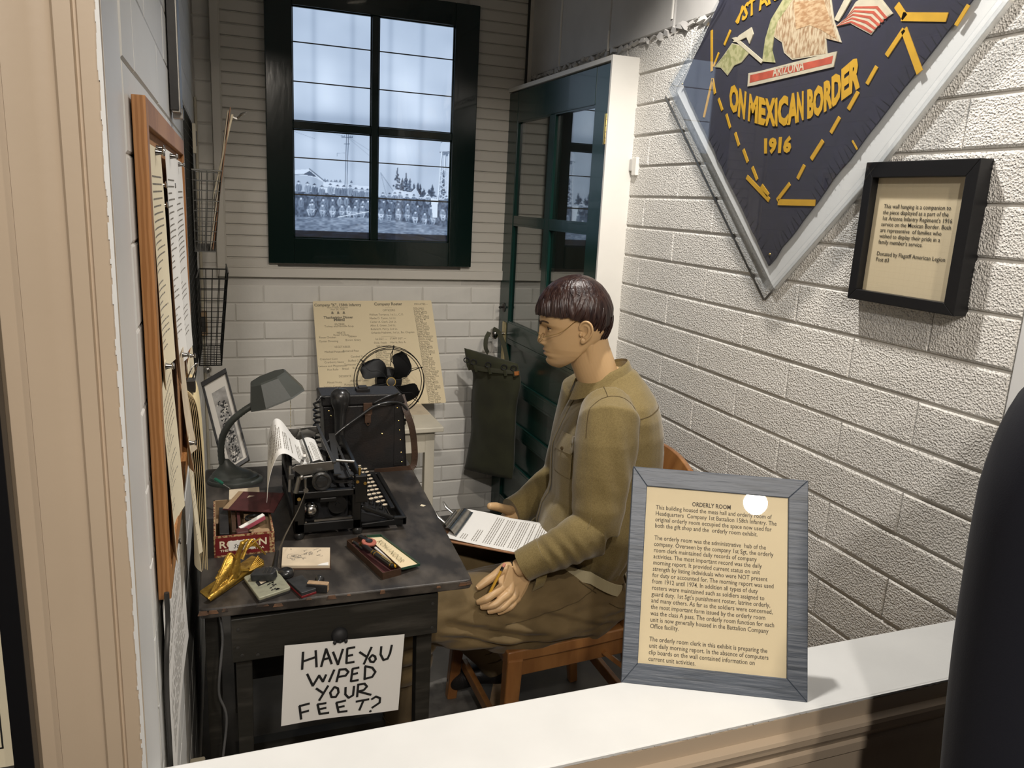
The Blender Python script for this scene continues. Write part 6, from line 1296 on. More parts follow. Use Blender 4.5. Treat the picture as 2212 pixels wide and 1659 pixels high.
def shirt_fold(p):
    d = .0045 * noise.noise(Vector((p.x * 8, p.y * 8, p.z * 5))) + .0030 * noise.noise(Vector((p.x * 22, p.y * 22, p.z * 9)))
    # soft folds gathered at the elbow and above the belt
    e = (p - EL).length; d += .0050 * math.sin(e * 95 + 3 * noise.noise(p * 9)) * math.exp(-(e / .085) ** 2) * (1 if p.y < 1.8 else 0)
    w_ = max(0, min(1, (.72 - p.z) / .08)) * (1 if p.x > .9 and p.y > 1.73 else .3); d += .0035 * math.sin(p.x * 130 + p.y * 110 + 3 * noise.noise(p * 8)) * w_
    a = p.x + .18 * (p.z - .7); d += .0028 * math.sin(a * 110 + 2 * noise.noise(p * 6)) * math.exp(-((p.y - 1.62) / .06) ** 2) * max(0, min(1, (p.z - .78) / .1)) * .7
    fl_ = math.exp(-((p.z - .69) / .05) ** 2) * math.exp(-((p.x - .80) / .07) ** 2) * (1 if p.y < 1.78 else 0); d += .003 * math.sin(p.x * 160 + p.z * 120) * fl_
    return d
displace(me_s, shirt_fold)
sht = mesh_obj('shirt', me_s, M['wool'], pr_, True)
for p in me_s.polygons: p.use_smooth = True
sv, sf = mesh_data(me_s); bvs = BVHTree.FromPolygons([Vector(v) for v in sv], sf)
seam(bvs, [(.872, 1.70, .985), (.868, 1.71, 1.04), (.895, 1.72, 1.085), (.93, 1.72, 1.095), (.965, 1.725, 1.06), (.985, 1.73, 1.00), (.992, 1.73, .94), (.988, 1.735, .88)], .0013, .0002, M['seam'], sht, 'armhole_seam')
seam(bvs, [(.985, 1.73, 1.005), (1.04, 1.74, 1.02), (1.10, 1.78, 1.03), (1.15, 1.85, 1.035)], .0011, .0002, M['seam'], sht, 'yoke_seam')
seam(bvs, [(.925, 1.722, 1.095), (.935, 1.77, 1.11), (.95, 1.80, 1.12)], .0011, .0002, M['seam'], sht, 'shoulder_seam')
seam(bvs, [(.84, 1.64, .93), (.835, 1.62, .86), (.845, 1.615, .79)], .0005, -.0001, M['wool'], sht, 'sleeve_crease')
# collar: stand and fall around the neck
def colr(a, r, z, dz=0): # a=0 front, ring tilted up at the back
    F2 = Vector((-.966, .259, 0)); L2 = Vector((-.259, -.966, 0)); c = Vector((.990, 1.888, 1.092)); ca, sa = math.cos(a), math.sin(a)
    return c + F2 * (r * 1.12) * ca + L2 * r * sa + UPV * (z - .030 * ca + .004)
def collar_fn(u, v):
    a = .20 + (2 * PI - .40) * u; e = math.cos(a) 
    fall = max(0, v - .42) / .58; up_ = min(v, .42) / .42
    r = .0655 - .004 * up_ + .018 * fall; z = -.012 + .036 * up_ - fall * (.040 + .016 * max(0, e))
    return colr(a, r, z)
ob('collar', MB().grid(collar_fn, 60, 10, .0016), M['wool'], sht, smooth=70)
ob('neck_band', MB().grid(lambda u, v: colr(.25 + (2 * PI - .5) * u, .061, -.02 + .035 * v), 50, 2, .0012), M['wool'], sht, smooth=70)
# pocket with flap, placket, button, cuff tabs
def patch(P4, off, nu=10, nv=10, bv=bvs, th=.0015, bulge=0.0):
    P4 = [Vector(p) for p in P4]
    return MB().grid(lambda u, v: on_surf(bv, (P4[0] * (1 - u) + P4[1] * u) * (1 - v) + (P4[3] * (1 - u) + P4[2] * u) * v, off + bulge * math.sin(PI * u) * math.sin(PI * v)), nu, nv, th)
ob('chest_pocket', patch([(.848, 1.895, .955), (.866, 1.795, .955), (.862, 1.795, .84), (.845, 1.895, .84)], .0015, bulge=.0025), M['wool'], sht, smooth=70)
flp = ob('pocket_flap', patch([(.846, 1.90, .962), (.868, 1.79, .962), (.860, 1.795, .912), (.843, 1.897, .905)], .0045, bulge=.002), M['wool'], sht, smooth=70)
bc = on_surf(bvs, (.850, 1.845, .918), .0075); ob('button', MB().lathe([(.0055, -.001), (.0055, .0015), (.003, .002)], 14, bc, (-.9, -.45, 0)), M['seam'], flp)
ob('placket', patch([(.885, 1.975, 1.06), (.883, 1.945, 1.06), (.84, 1.945, .66), (.842, 1.975, .66)], .002, 4, 30), M['wool'], sht, smooth=70)
cuff = MB().tube([Vector((.768, 1.700, .680)), Vector((.742, 1.709, .6645)), Vector((.7175, 1.718, .6475))], [.0465, .0440, .0425], 28)
ob('cuff', cuff, M['wool'], sht, smooth=50); ob('cuff', MB().tube([Vector((.875, 2.098, .650)), Vector((.845, 2.090, .641)), Vector((.822, 2.084, .636))], [.049, .047, .045], 24), M['wool'], sht, smooth=50)
cb_ = MB(); cb_.grid(lambda u, v: Vector((.752 + .030 * u - .012 * v, 1.702 - .006 * math.sin(3 * v), .632 - .050 * v + .012 * u)), 4, 8, .002); ob('cuff_tail', cb_, M['wool'], sht, smooth=70)
# trouser details
seam(bvt, [(.965, 1.70, .60), (.93, 1.69, .57), (.90, 1.685, .555), (.86, 1.682, .54), (.76, 1.68, .52), (.62, 1.68, .50)], .0011, .0002, M['seam'], trs, 'side_seam')
seam(bvt, [(.885, 1.70, .600), (.905, 1.695, .575), (.93, 1.69, .555)], .0022, .0, M['seam'], trs, 'slash_pocket', flat=.6)
seam(bvt, [(.97, 1.70, .515), (1.00, 1.70, .498), (1.035, 1.71, .485)], .0022, .0, M['seam'], trs, 'back_pocket', flat=.6)
0 and seam(bvt, [(.90, 1.69, .565), (.93, 1.69, .585), (.955, 1.70, .60), (.965, 1.70, .615)], .0008, .0, M['seam'], trs, 'fly_stitch')
# leggings and boots
def boot(nm, ank, toe, sole_up):
    ank, toe = Vector(ank), Vector(toe); d = toe - ank; d.z = 0; b = MB(); L_ = (toe - ank).length; du = (toe - ank).normalized(); heel = ank - du * .06 + Vector((0, 0, -.045)); 
    b.tube(spline([heel, ank + Vector((0, 0, -.03)), ank.lerp(toe, .45) + Vector((0, 0, -.006)), ank.lerp(toe, .8), toe], 5), [.034, .040, .043, .045, .044, .043, .041, .040, .039, .040, .041, .042, .043, .043, .042, .041, .040, .038, .034, .028, .018], 18, flat=.85)
    b.tube([ank + Vector((0, 0, .09)), ank + Vector((0, 0, .04)), ank + Vector((0, 0, -.01))], [.044, .043, .045], 18); return b
bt1 = remesh(boot('boot', A1 + Vector((0, 0, -.01)), (.31, 1.95, .042), 0), .005, 4); mesh_obj('boot', bt1, M['leather'], pr_)
bt2 = remesh(boot('boot', A2 + Vector((0, 0, .0)), (.665, 2.15, .045), 0), .005, 4); mesh_obj('boot', bt2, M['leather'], pr_)
for me in (bt1, bt2):
    for p in me.polygons: p.use_smooth = True
lgm = mat('tan_canvas_legging', (.16, .115, .06), .85, var=.2, vscale=12, bump=.25, bscale=400, bdist=.001)
for k, a in ((K1, A1), (K2, A2)):
    ob('legging', MB().tube([k.lerp(a, q) for q in (.42, .5, .6, .75, .9, 1.0)], [.060, .062, .060, .054, .047, .050], 22), lgm, pr_, smooth=60)
    lc = MB()
    for q in (.5, .6, .7, .8, .9): c = k.lerp(a, q); lc.tube([c + Vector((.058 * math.cos(t), .058 * math.sin(t), 0)) * (1 - (q - .5) * .35) for t in [2 * PI * i / 20 for i in range(20)]], .0022, 5, closed=True)
    ob('legging_strap', lc, M['seam'], D.objects['person'])
# ---- held clipboard and pencil
hc = thing('clipboard', 'brown clipboard with typed papers held over the mannequin lap', 'clipboard', (.66, 1.9, .68))
CA = Vector((.521, 1.853, .681)); cu_ = Vector((.180, -.115, -.010)).normalized(); cv_ = Vector((.112, .200, -.002)); cv_ = (cv_ - cu_ * cv_.dot(cu_)).normalized(); cn_ = cu_.cross(cv_)
if cn_.z < 0: cn_ = -cn_
def cbp(a, b, h=0): return CA + cu_ * a + cv_ * b + cn_ * h
ob('board', MB().prism(rpoly([(0, 0), (.295, 0), (.295, .225), (0, .225)], .012), CA, cu_, cv_, .0035), M['hardboard'], hc, bevel=.0008)
ppf = lambda u, v, h=0: cbp(.026 + .262 * u, .006 + .212 * v, .0045 + h + .006 * (1 - u) ** 3 * (2 * v - 1) ** 2 + .003 * abs(math.sin(u * 6)) * v)
ob('papers', MB().grid(ppf, 14, 8, .0008), M['paper'], hc, smooth=70); ob('papers', MB().grid(lambda u, v: ppf(u, v, -.0016) + cv_ * .004 - cu_ * .004, 14, 8, .0008), M['paper'], hc, smooth=70)
ty = MB(); r = random.Random(6)
for i in range(34):
    u = .13 + i * .0235
    if i in (3, 4, 8, 9, 14, 20, 26, 29): continue
    v0 = .08; v1 = .92 if i > 9 else (.45 if i > 4 else .25)
    v = v0
    while v < v1: 
        d = r.uniform(.02, .06); ty.add([ppf(u, v, .0006), ppf(u, min(v + d, v1), .0006), ppf(u + .008, min(v + d, v1), .0006), ppf(u + .008, v, .0006)], [(0, 1, 2, 3)]); v += d + .012
tag(ob('typing', ty, M['inkgrey'], hc), kind='stuff')
cl = MB().grid(lambda u, v: cbp(.004 + .046 * u, .045 + .135 * v - (.02 * u if v < .5 else -.02 * u), .011 + .010 * math.sin(PI * min(1, u * 1.1)) + .004 * (1 - u)), 8, 8, .0012)
cl.tube([cbp(.006, .06, .018), cbp(.006, .165, .018)], .005, 10)
for b in (.075, .15): cl.tube([cbp(.006, b, .018), cbp(-.018, b + .005, .030), cbp(-.032, b + .018, .040)], [.004, .006, .003], 8, flat=.5)
ob('clip', cl, M['chrome'], hc, smooth=50)
pc = thing('pencil', 'yellow pencil with a pink eraser held in the mannequin near hand', 'pencil', (.65, 1.71, .62))
pa, pb = Vector((.6655, 1.712, .6625)) + HS, Vector((.625, 1.704, .588)) + HS; pd = (pb - pa).normalized()
ob('barrel', MB().lathe([(.0036, .020), (.0036, .082)], 6, pa, pd), M['pencil_yellow'], pc); ob('ferrule', MB().lathe([(.0038, .009), (.0038, .020)], 12, pa, pd), M['chrome'], pc); ob('ferrule_band', MB().lathe([(.0040, .012), (.0040, .016)], 12, pa, pd), M['rubber'], pc)
ob('eraser', MB().lathe([(.003, 0), (.0037, .002), (.0037, .009)], 12, pa, pd), M['peneraser'], pc, smooth=40)
# ------------------------------------------------------------------ chair
ch_ = thing('chair', 'varnished wooden office chair under the seated mannequin', 'chair', (.86, 1.9, 0))
seatp = [(.675, 1.675), (1.045, 1.70), (1.045, 2.10), (.675, 2.125)]
def seatf(u, v):
    a = Vector((.672, 1.672 + .455 * v, 0)); b = Vector((1.05, 1.70 + .40 * v, 0)); q = a.lerp(b, u); q.z = .437 - .022 * math.sin(PI * min(1, u * 1.05)) * math.sin(PI * v) - .004; return q
ob('seat', MB().grid(seatf, 16, 16, .030), M['chair'], ch_, smooth=50, bevel=.004)
rr2 = [((.70, 1.690, .385), (1.03, 1.712, .385)), ((.70, 2.11, .385), (1.03, 2.09, .385)), ((.70, 1.69, .385), (.70, 2.11, .385)), ((1.03, 1.712, .385), (1.03, 2.09, .385))]
for a, b in rr2: ob('seat_rail', MB().bar(a, b, .020, .058), M['chair'], ch_, bevel=.002)
for (a, b, w0) in (((.694, 1.690, .410), (.672, 1.672, 0), .044), ((.694, 2.112, .410), (.668, 2.135, 0), .044), ((1.035, 1.705, .43), (1.085, 1.69, 0), .040), ((1.035, 2.095, .43), (1.085, 2.11, 0), .040)):
    ob('leg', MB().bar(a, b, w0, w0 * .95, up=(0, 1, 0), t=.72), M['chair'], ch_, bevel=.005)
for a, b in (((.682, 1.680, .215), (1.06, 1.698, .215)), ((.68, 2.122, .215), (1.06, 2.102, .215)), ((1.06, 1.70, .20), (1.06, 2.10, .20)), ((.70, 1.69, .13), (.70, 2.11, .13))): ob('stretcher', MB().bar(a, b, .018, .034), M['chair'], ch_, bevel=.003)
ob('corner_brace', MB().bar((1.03, 1.80, .36), (.98, 1.715, .36), .02, .02), M['chair'], ch_); ob('corner_brace', MB().bar((.96, 1.70, .375), (1.045, 1.70, .30), .02, .012), M['chair'], ch_)
for y in (1.715, 2.085): ob('back_post', MB().bar((1.035, y, .42), (1.175, y + (.0), .845), .036, .026, up=(0, 1, 0)), M['chair'], ch_, bevel=.004)
def slat(z0, z1, x0, bulge): return MB().grid(lambda u, v: Vector((x0 + .33 * (z0 + (z1 - z0) * v - .42) + bulge * math.sin(PI * u), 1.70 + .40 * u, z0 + (z1 - z0) * v + .012 * math.sin(PI * u) * (v - .3))), 20, 3, .018)
ob('top_rail', slat(.775, .872, 1.045, .042), M['chair'], ch_, smooth=40, bevel=.004); ob('back_slat', slat(.60, .66, 1.045, .032), M['chair'], ch_, smooth=40, bevel=.003)
# ------------------------------------------------------------------ duffel bag on the door knob
db = thing('duffel_bag', 'olive canvas laced duffel bag hanging from the green door knob', 'bag', (1.18, 3.3, .25))
LEd = [(1.074, 3.42, 0.888), (1.093, 3.42, 0.804), (1.121, 3.42, 0.77), (1.122, 3.42, 0.648), (1.127, 3.42, 0.511), (1.11, 3.42, 0.374), (1.096, 3.42, 0.301)]
REd = [(1.252, 3.19, 0.857), (1.262, 3.19, 0.823), (1.272, 3.19, 0.763), (1.258, 3.19, 0.657), (1.258, 3.19, 0.504), (1.26, 3.19, 0.371), (1.254, 3.19, 0.316)]
RG = []; n = 36
for i in range(7): pass
Ls = spline(LEd, 5); Rs = spline(REd, 5); thk = [.010, .030, .040, .044, .046, .050, .054, .058, .060, .060, .060, .060, .060, .060, .060, .060, .060, .060, .060, .060, .060, .060, .060, .058, .056, .054, .052, .048, .042, .032, .016]
nT = Vector((-.62, -.78, 0))
for i, (a, b) in enumerate(zip(Ls, Rs)):
    c = (a + b) / 2; hx = (b - a) / 2; t_ = thk[min(i, 30)] * .8
    RG.append([c + hx * (abs(math.cos(q)) ** .8 * (1 if math.cos(q) > 0 else -1)) + nT * t_ * math.sin(q) * (1 + .12 * noise.noise(Vector((q * 2, i * .35, 1)))) + nT * .004 * noise.noise(Vector((q * 5, i * .8, 4))) for q in [2 * PI * k / n for k in range(n)]])
ob('bag_body', MB().loft(RG), M['canvas'], db, smooth=70)
bnd = MB(); R0, R1 = RG[4], RG[6]
front = [k for k in range(n // 2 + 1)]
def bp(i, k, off): q = RG[i][k % n]; return q + nT * off
bnd.grid(lambda u, v: RG[4 + int(v * 2)][min(int(u * 18), 18)] + nT * .007, 18, 2, .003); ob('webbing_band', bnd, M['canvas2'], db, smooth=60)
for k in (3, 6, 9, 12, 15): ob('lace_loop', MB().bar(RG[3][k] + nT * .009, RG[7][k] + nT * .010, .012, .004, up=nT), M['canvas'], db)
for k in (3, 6, 9, 12, 15): ob('eyelet', MB().tube([RG[3][k] + nT * .010 + Vector((.011 * math.cos(t), -.006 * math.cos(t), .011 * math.sin(t))) for t in [2 * PI * i / 14 for i in range(14)]], .0026, 6, closed=True), M['blackmatte'], db)
ob('leather_tab', MB().grid(lambda u, v: RG[5 + int(v * 1.01)][int(3 * (1 - u))] + nT * .014 + Vector((0, 0, .008 * (.5 - v))), 3, 1, .003), M['tanleather'], db)['label'] = 'tan leather end tab'
stp = MB()
for P in ([(1.205, 3.455, .955), (1.185, 3.44, .925), (1.175, 3.41, .89), (1.17, 3.36, .875)], [(1.222, 3.452, .972), (1.246, 3.435, .955), (1.262, 3.40, .90), (1.258, 3.33, .83)]):
    P = spline(P, 6)
    for a, b in zip(P, P[1:]): stp.bar(a, b + (b - a) * .2, .020, .004, up=nT)
ob('carry_strap', stp, M['canvas2'], db)
# ------------------------------------------------------------------ wall hanging in its acrylic case (right wall)
def rw(y, z, x): return Vector((x, y, z))
BN_AC = [(2.0259, 2.1282), (2.2655, 1.9207), (1.6912, 1.3675), (1.4125, 1.6347), (1.1381, 1.9502)]
BN_BK = [(2.3462, 1.9126), (1.7399, 1.3334), (1.4509, 1.6331)]
BN_FELT = [(2.0612, 2.1375), (2.2161, 1.9311), (2.0559, 1.7674), (1.7118, 1.4241), (1.433, 1.7363), (1.218, 1.9684)]
BN_BOT = [(1.959, 1.835), (1.9049, 1.8075), (1.8595, 1.794), (1.791, 1.7783), (1.7357, 1.7732), (1.6771, 1.7752), (1.6433, 1.7829), (1.603, 1.7857), (1.56, 1.7998), (1.5198, 1.8176), (1.4734, 1.8387)]
BN_TOP = [(1.9681, 1.9081), (1.9105, 1.8839), (1.8648, 1.8666), (1.8046, 1.8498), (1.7498, 1.8468), (1.692, 1.8525), (1.6569, 1.8534), (1.6169, 1.8575), (1.574, 1.8713), (1.534, 1.8896), (1.4831, 1.9168)]
BN_B2 = [(1.9646, 2.0564), (1.8864, 2.0691), (1.8178, 2.0831), (1.7322, 2.0981)]
BN_T2 = [(1.9511, 2.1008), (1.8987, 2.112), (1.8414, 2.1259), (1.7626, 2.1446)]
BN_1916 = [(1.7816, 1.7077), (1.6783, 1.7062), (1.7896, 1.7499)]
BN_RIB = [(1.8854, 1.8872), (1.8876, 1.9211), (1.842, 1.9203), (1.5947, 1.9277), (1.5612, 1.9279), (1.5659, 1.8947), (1.8603, 1.8869)]
BN_RIBR = [(1.8768, 1.8951), (1.8781, 1.915), (1.6024, 1.918), (1.5709, 1.92), (1.5727, 1.9032), (1.8456, 1.8964)]
BN_ARZ = [(1.7826, 1.8986), (1.666, 1.9002), (1.7872, 1.9228)]
BN_E1 = [(1.7417, 2.0734), (1.6084, 2.0467), (1.5891, 1.9968), (1.5576, 1.9475), (1.6082, 1.964), (1.5966, 1.928), (1.6379, 1.9309), (1.7148, 1.9338), (1.748, 1.9545), (1.7602, 1.9794), (1.8024, 2.0024), (1.8009, 2.0347), (1.7665, 2.0513)]
BN_E2 = [(1.7371, 2.068), (1.6283, 2.0507), (1.5957, 1.998), (1.5685, 1.9555), (1.6289, 1.9868), (1.6651, 2.0017), (1.7135, 2.0012)]
BN_E3 = [(1.8343, 1.9433), (1.8327, 1.9979), (1.8177, 2.0423), (1.7796, 2.081), (1.7417, 2.0734), (1.7891, 2.0326), (1.7984, 2.0017), (1.799, 1.9644), (1.7816, 1.9338)]
BN_F1 = [(1.574, 1.9837), (1.543, 1.9968), (1.5216, 2.0233), (1.4865, 2.0341), (1.4463, 2.0123), (1.4134, 1.9809), (1.4411, 1.9724), (1.4642, 1.9499), (1.4925, 1.9643), (1.5283, 1.9827)]
BN_F2 = [(2.0471, 1.9583), (2.0136, 1.9808), (1.9778, 2.0086), (1.9179, 1.9919), (1.8937, 1.976), (1.9279, 1.9537), (1.958, 1.9502), (1.9828, 1.9289), (2.0177, 1.9529)]
BN_F3 = [(1.9807, 2.0242), (1.9629, 2.0238), (1.8307, 1.9452), (1.8375, 1.939)]
BN_F4 = [(1.9742, 2.0131), (1.9458, 2.026), (1.8969, 2.0373), (1.8851, 2.0184), (1.8975, 1.9961), (1.9139, 2.0158), (1.9559, 2.0102)]
BN_F5 = [(1.5835, 2.0), (1.5693, 2.0224), (1.5577, 2.0406), (1.5381, 2.0326), (1.5572, 2.0077), (1.5697, 1.9934)]
BN_D = [(2.0854, 2.062, 2.0645, 1.9485, 0.0089), (2.0376, 1.9946, 2.0571, 1.9607, 0.008), (1.992, 2.0462, 2.0147, 2.0118, 0.0097), (1.94, 2.0962, 1.9701, 2.0624, 0.0089), (2.0561, 1.9289, 2.0812, 1.8238, 0.0089), (2.0556, 1.9262, 2.0363, 1.8843, 0.0089), (2.0163, 1.8691, 1.9913, 1.8352, 0.008), (1.9705, 1.823, 1.9451, 1.7846, 0.008), (1.9199, 1.7701, 1.8957, 1.7352, 0.0089), (1.8745, 1.724, 1.8483, 1.6899, 0.0089), (1.8265, 1.6766, 1.7994, 1.6434, 0.0089), (1.8454, 1.6515, 1.7396, 1.591, 0.0115), (1.7786, 1.6282, 1.7459, 1.6033, 0.0111), (1.7086, 1.5914, 1.6678, 1.6327, 0.0111), (1.7038, 1.5866, 1.5678, 1.5874, 0.0151), (1.6411, 1.6443, 1.6227, 1.6765, 0.0106), (1.6012, 1.6897, 1.5692, 1.731, 0.0124), (1.5466, 1.7474, 1.5248, 1.7805, 0.0106), (1.5003, 1.7955, 1.4777, 1.8309, 0.0115), (1.4546, 1.8448, 1.4333, 1.8784, 0.0106), (1.4099, 1.8969, 1.3723, 1.943, 0.0124), (1.3723, 1.943, 1.3141, 1.8515, 0.0151), (1.4023, 1.9959, 1.3744, 1.966, 0.0142), (1.3827, 1.9694, 1.2681, 1.9473, 0.0168), (1.2442, 1.9282, 1.2228, 1.9608, 0.0089), (1.4747, 1.7261, 1.4559, 1.7062, 0.0035)]

bn = thing('wall_hanging', 'navy felt pennant with yellow lettering ON MEXICAN BORDER 1916 in a clear case', 'banner', (1.37, 1.69, 1.36))
# pennant outline (y, z) closed above the picture
FELT = BN_FELT[:-1] + [BN_FELT[-1], (1.12, 2.16), (1.10, 2.55), (1.65, 2.70), (2.20, 2.62), (2.16, 2.30)]
def polyx(P, x, th): b = MB(); n = len(P); b.add([rw(y, z, x) for y, z in P] + [rw(y, z, x + th) for y, z in P], [tuple(range(n)), tuple(reversed(range(n, 2 * n)))] + [(i, (i + 1) % n, n + (i + 1) % n, n + i) for i in range(n)]); return b
def jag(P, amp, seed, step=.03):
    r = random.Random(seed); out = []
    for i, a in enumerate(P):
        b = P[(i + 1) % len(P)]; L_ = math.hypot(b[0] - a[0], b[1] - a[1]); k = max(1, int(L_ / step))
        for j in range(k): t = j / k; out.append((a[0] + (b[0] - a[0]) * t + r.uniform(-amp, amp) * (j > 0), a[1] + (b[1] - a[1]) * t + r.uniform(-amp, amp) * (j > 0)))
    return out
def grow(P, d):
    c = (sum(p[0] for p in P) / len(P), sum(p[1] for p in P) / len(P)); return [(c[0] + (y - c[0]) * d, c[1] + (z - c[1]) * d) for y, z in P]
BN_AC[3] = (BN_AC[3][0] + .0072, BN_AC[3][1] + .0062); BN_AC[4] = (BN_AC[4][0] + .0072, BN_AC[4][1] + .0062)
AC = [BN_AC[0], BN_AC[1], BN_AC[2], BN_AC[3], BN_AC[4], (1.00, 2.20), (1.02, 2.70), (1.65, 2.82), (2.25, 2.76)]
ob('backing_board', polyx(AC, 1.372, .012), M['white_backing'], bn, bevel=.001)
ob('felt', polyx(jag(FELT, .0025, 3), 1.3635, .004), M['navy'], bn)
fx_ = 1.3625
# fringe cuts
fr_m = MB(); r = random.Random(6)
def slit(y, z, dy, dz): n = Vector((0, dz, -dy)).normalized() * .0009; a = rw(y, z, fx_ + .0005); b = rw(y + dy, z + dz, fx_ + .0005); fr_m.add([a - n, b, a + n], [(0, 1, 2)])
for k in range(46):
    t = k / 46; a = BN_FELT[3]; b = BN_FELT[5]; y = a[0] + (b[0] - a[0]) * t; z = a[1] + (b[1] - a[1]) * t; slit(y, z, .030 + r.uniform(-.006, .008), .030 + r.uniform(-.01, .01))
for k in range(26):
    t = k / 26; a = BN_FELT[3]; b = BN_FELT[1]; y = a[0] + (b[0] - a[0]) * t; z = a[1] + (b[1] - a[1]) * t; slit(y, z, -.022 + r.uniform(-.006, .006), .030 + r.uniform(-.01, .01))
tag(ob('fringe_cuts', fr_m, M['blackmatte'], bn), kind='stuff')
def stitched(P, m, name, h=0.0): b = MB(); n = len(P); b.add([rw(y, z, fx_ - h) for y, z in P] + [rw(y, z, fx_ + .0008) for y, z in P], [tuple(range(n))] + [(i, (i + 1) % n, n + (i + 1) % n, n + i) for i in range(n)]); return ob(name, b, m, bn)
for (y0, z0, y1, z1, w_) in BN_D:
    d = Vector((y1 - y0, z1 - z0)); L_ = d.length; d /= L_; nn = Vector((-d.y, d.x)) * w_ / 2
    stitched([(y0 + nn.x, z0 + nn.y), (y0 - nn.x, z0 - nn.y), (y1 - nn.x, z1 - nn.y), (y1 + nn.x, z1 + nn.y)], M['yellow'], 'felt_strip', .0012)
def warp_text(s, bot, topc, x, m, name, bold=.02, gap=0.0):
    cu = D.curves.new('t', 'FONT'); cu.body = s; cu.size = 1.0; cu.offset = bold; cu.space_character = 1.0 + gap; cu.resolution_u = 2; cu.fill_mode = 'FRONT'
    o_ = D.objects.new('t', cu); COL.objects.link(o_); me = o_.to_mesh()
    bm = bmesh.new(); bm.from_mesh(me); o_.to_mesh_clear(); D.objects.remove(o_); D.curves.remove(cu)
    bmesh.ops.subdivide_edges(bm, edges=[e for e in bm.edges if e.calc_length() > .3], cuts=2); bmesh.ops.triangulate(bm, faces=bm.faces)
    xs_ = [v.co.x for v in bm.verts]; x0, x1 = min(xs_), max(xs_); ys_ = [v.co.y for v in bm.verts]; y0_, y1_ = min(ys_), max(ys_)
    def cur(P, t): q = t * (len(P) - 1); i = min(int(q), len(P) - 2); f = q - i; return P[i][0] * (1 - f) + P[i + 1][0] * f, P[i][1] * (1 - f) + P[i + 1][1] * f
    vs = []
    for v in bm.verts:
        t = (v.co.x - x0) / (x1 - x0); h = (v.co.y - y0_) / (y1_ - y0_); a = cur(bot, t); b = cur(topc, t); vs.append(rw(a[0] * (1 - h) + b[0] * h, a[1] * (1 - h) + b[1] * h, x))
    bm.verts.index_update(); fs = [tuple(v.index for v in f.verts) for f in bm.faces]; bm.free()
    return ob(name, MB().add(vs, fs), m, bn)
warp_text('ON MEXICAN BORDER', BN_BOT, BN_TOP, fx_ - .0014, M['yellow'], 'lettering', .055)
warp_text('1ST ARIZ.', BN_B2, BN_T2, fx_ - .0014, M['yellow'], 'lettering', .035)
a, b, c = BN_1916; warp_text('1916', [a, b], [c, (b[0], c[1])], fx_ - .0014, M['yellow'], 'lettering', .06)
paleb = mat('eagle_cloth', (.62, .50, .33), .85, col2=(.34, .20, .10), vscale=55, ramp=(.42, .62), detail=8, stretch=(1, 2.5, 1)); olv = mat('cactus_cloth', (.50, .46, .24), .85, col2=(.30, .30, .12), vscale=70, ramp=(.45, .6)); brn = mat('wing_cloth', (.40, .22, .10), .85, col2=(.60, .42, .24), vscale=60, stretch=(1, 1, 3), ramp=(.4, .6)); crm = mat('cream_cloth', (.66, .58, .42), .85, var=.15, vscale=40)
stitched(grow(BN_E1, 1.05), crm, 'eagle_border', .0008); stitched(BN_E1, paleb, 'eagle_body', .0012); stitched(BN_E2, brn, 'eagle_wing', .0016); stitched(BN_E3, olv, 'laurel_branch', .0014)
stitched(BN_RIB, crm, 'ribbon_border', .0018); stitched(BN_RIBR, M['redpaint'], 'ribbon', .0021)
a, b, c = BN_ARZ; warp_text('ARIZONA', [a, b], [c, (b[0], b[1] + (c[1] - a[1]))], fx_ - .0025, crm, 'lettering', .02)
stitched(grow(BN_F1, 1.06), crm, 'flag_border', .001); stitched(BN_F1, crm, 'flag', .0014)
y0, z0 = BN_F1[0]; y2, z2 = BN_F1[5]; e = [BN_F1[0], BN_F1[9], BN_F1[8], BN_F1[7]]; u_ = [BN_F1[1], BN_F1[2], BN_F1[4], BN_F1[5]]
for k in range(5):
    t0, t1 = (k + .1) / 5.6, (k + .6) / 5.6; stitched([(a[0] * (1 - t0) + b[0] * t0, a[1] * (1 - t0) + b[1] * t0) for a, b in zip(e, u_)] + [(a[0] * (1 - t1) + b[0] * t1, a[1] * (1 - t1) + b[1] * t1) for a, b in reversed(list(zip(e, u_)))], M['redpaint'], 'flag_stripe', .0018)
stitched(grow(BN_F2, 1.05), crm, 'flag_border', .001); stitched(BN_F2, olv, 'flag', .0014); stitched(BN_F3, crm, 'flag_pole', .002); stitched(BN_F4, crm, 'bow', .0022); stitched(BN_F5, crm, 'flag_pole', .002)
for P in (BN_FELT[3], BN_FELT[1], (1.28, 2.07)): ob('tack', MB().lathe([(.0035, 0), (.0025, .002), (.0005, .003)], 10, rw(P[0], P[1] + (.03 if P is BN_FELT[3] else 0), fx_), (-1, 0, 0)), M['brass'], bn, smooth=50)
# clear acrylic box: front sheet + edge walls
ob('acrylic_front', polyx(AC, 1.345, .003), M['acrylic'], bn)
rim_ = MB(); n = len(AC)
for i in range(n):
    a, b = AC[i], AC[(i + 1) % n]; d = Vector((b[0] - a[0], b[1] - a[1])).normalized(); 
    rim_.bar(rw(a[0], a[1], 1.360), rw(b[0], b[1], 1.360), .024, .003, up=(0, d.y, -d.x) if False else (1, 0, 0)) if False else None
def edge_wall(k0, k1, inset, m, x0, x1):
    w = MB()
    for i in range(4):
        a, b = AC[i], AC[i + 1]; d = Vector((b[0] - a[0], b[1] - a[1])).normalized(); nn = Vector((-d.y, d.x)); 
        q = [(a[0] + nn.x * k0, a[1] + nn.y * k0), (b[0] + nn.x * k0, b[1] + nn.y * k0), (b[0] + nn.x * k1, b[1] + nn.y * k1), (a[0] + nn.x * k1, a[1] + nn.y * k1)]
        w.hexa([rw(y, z, x0) for y, z in q] + [rw(y, z, x1) for y, z in q])
    return w
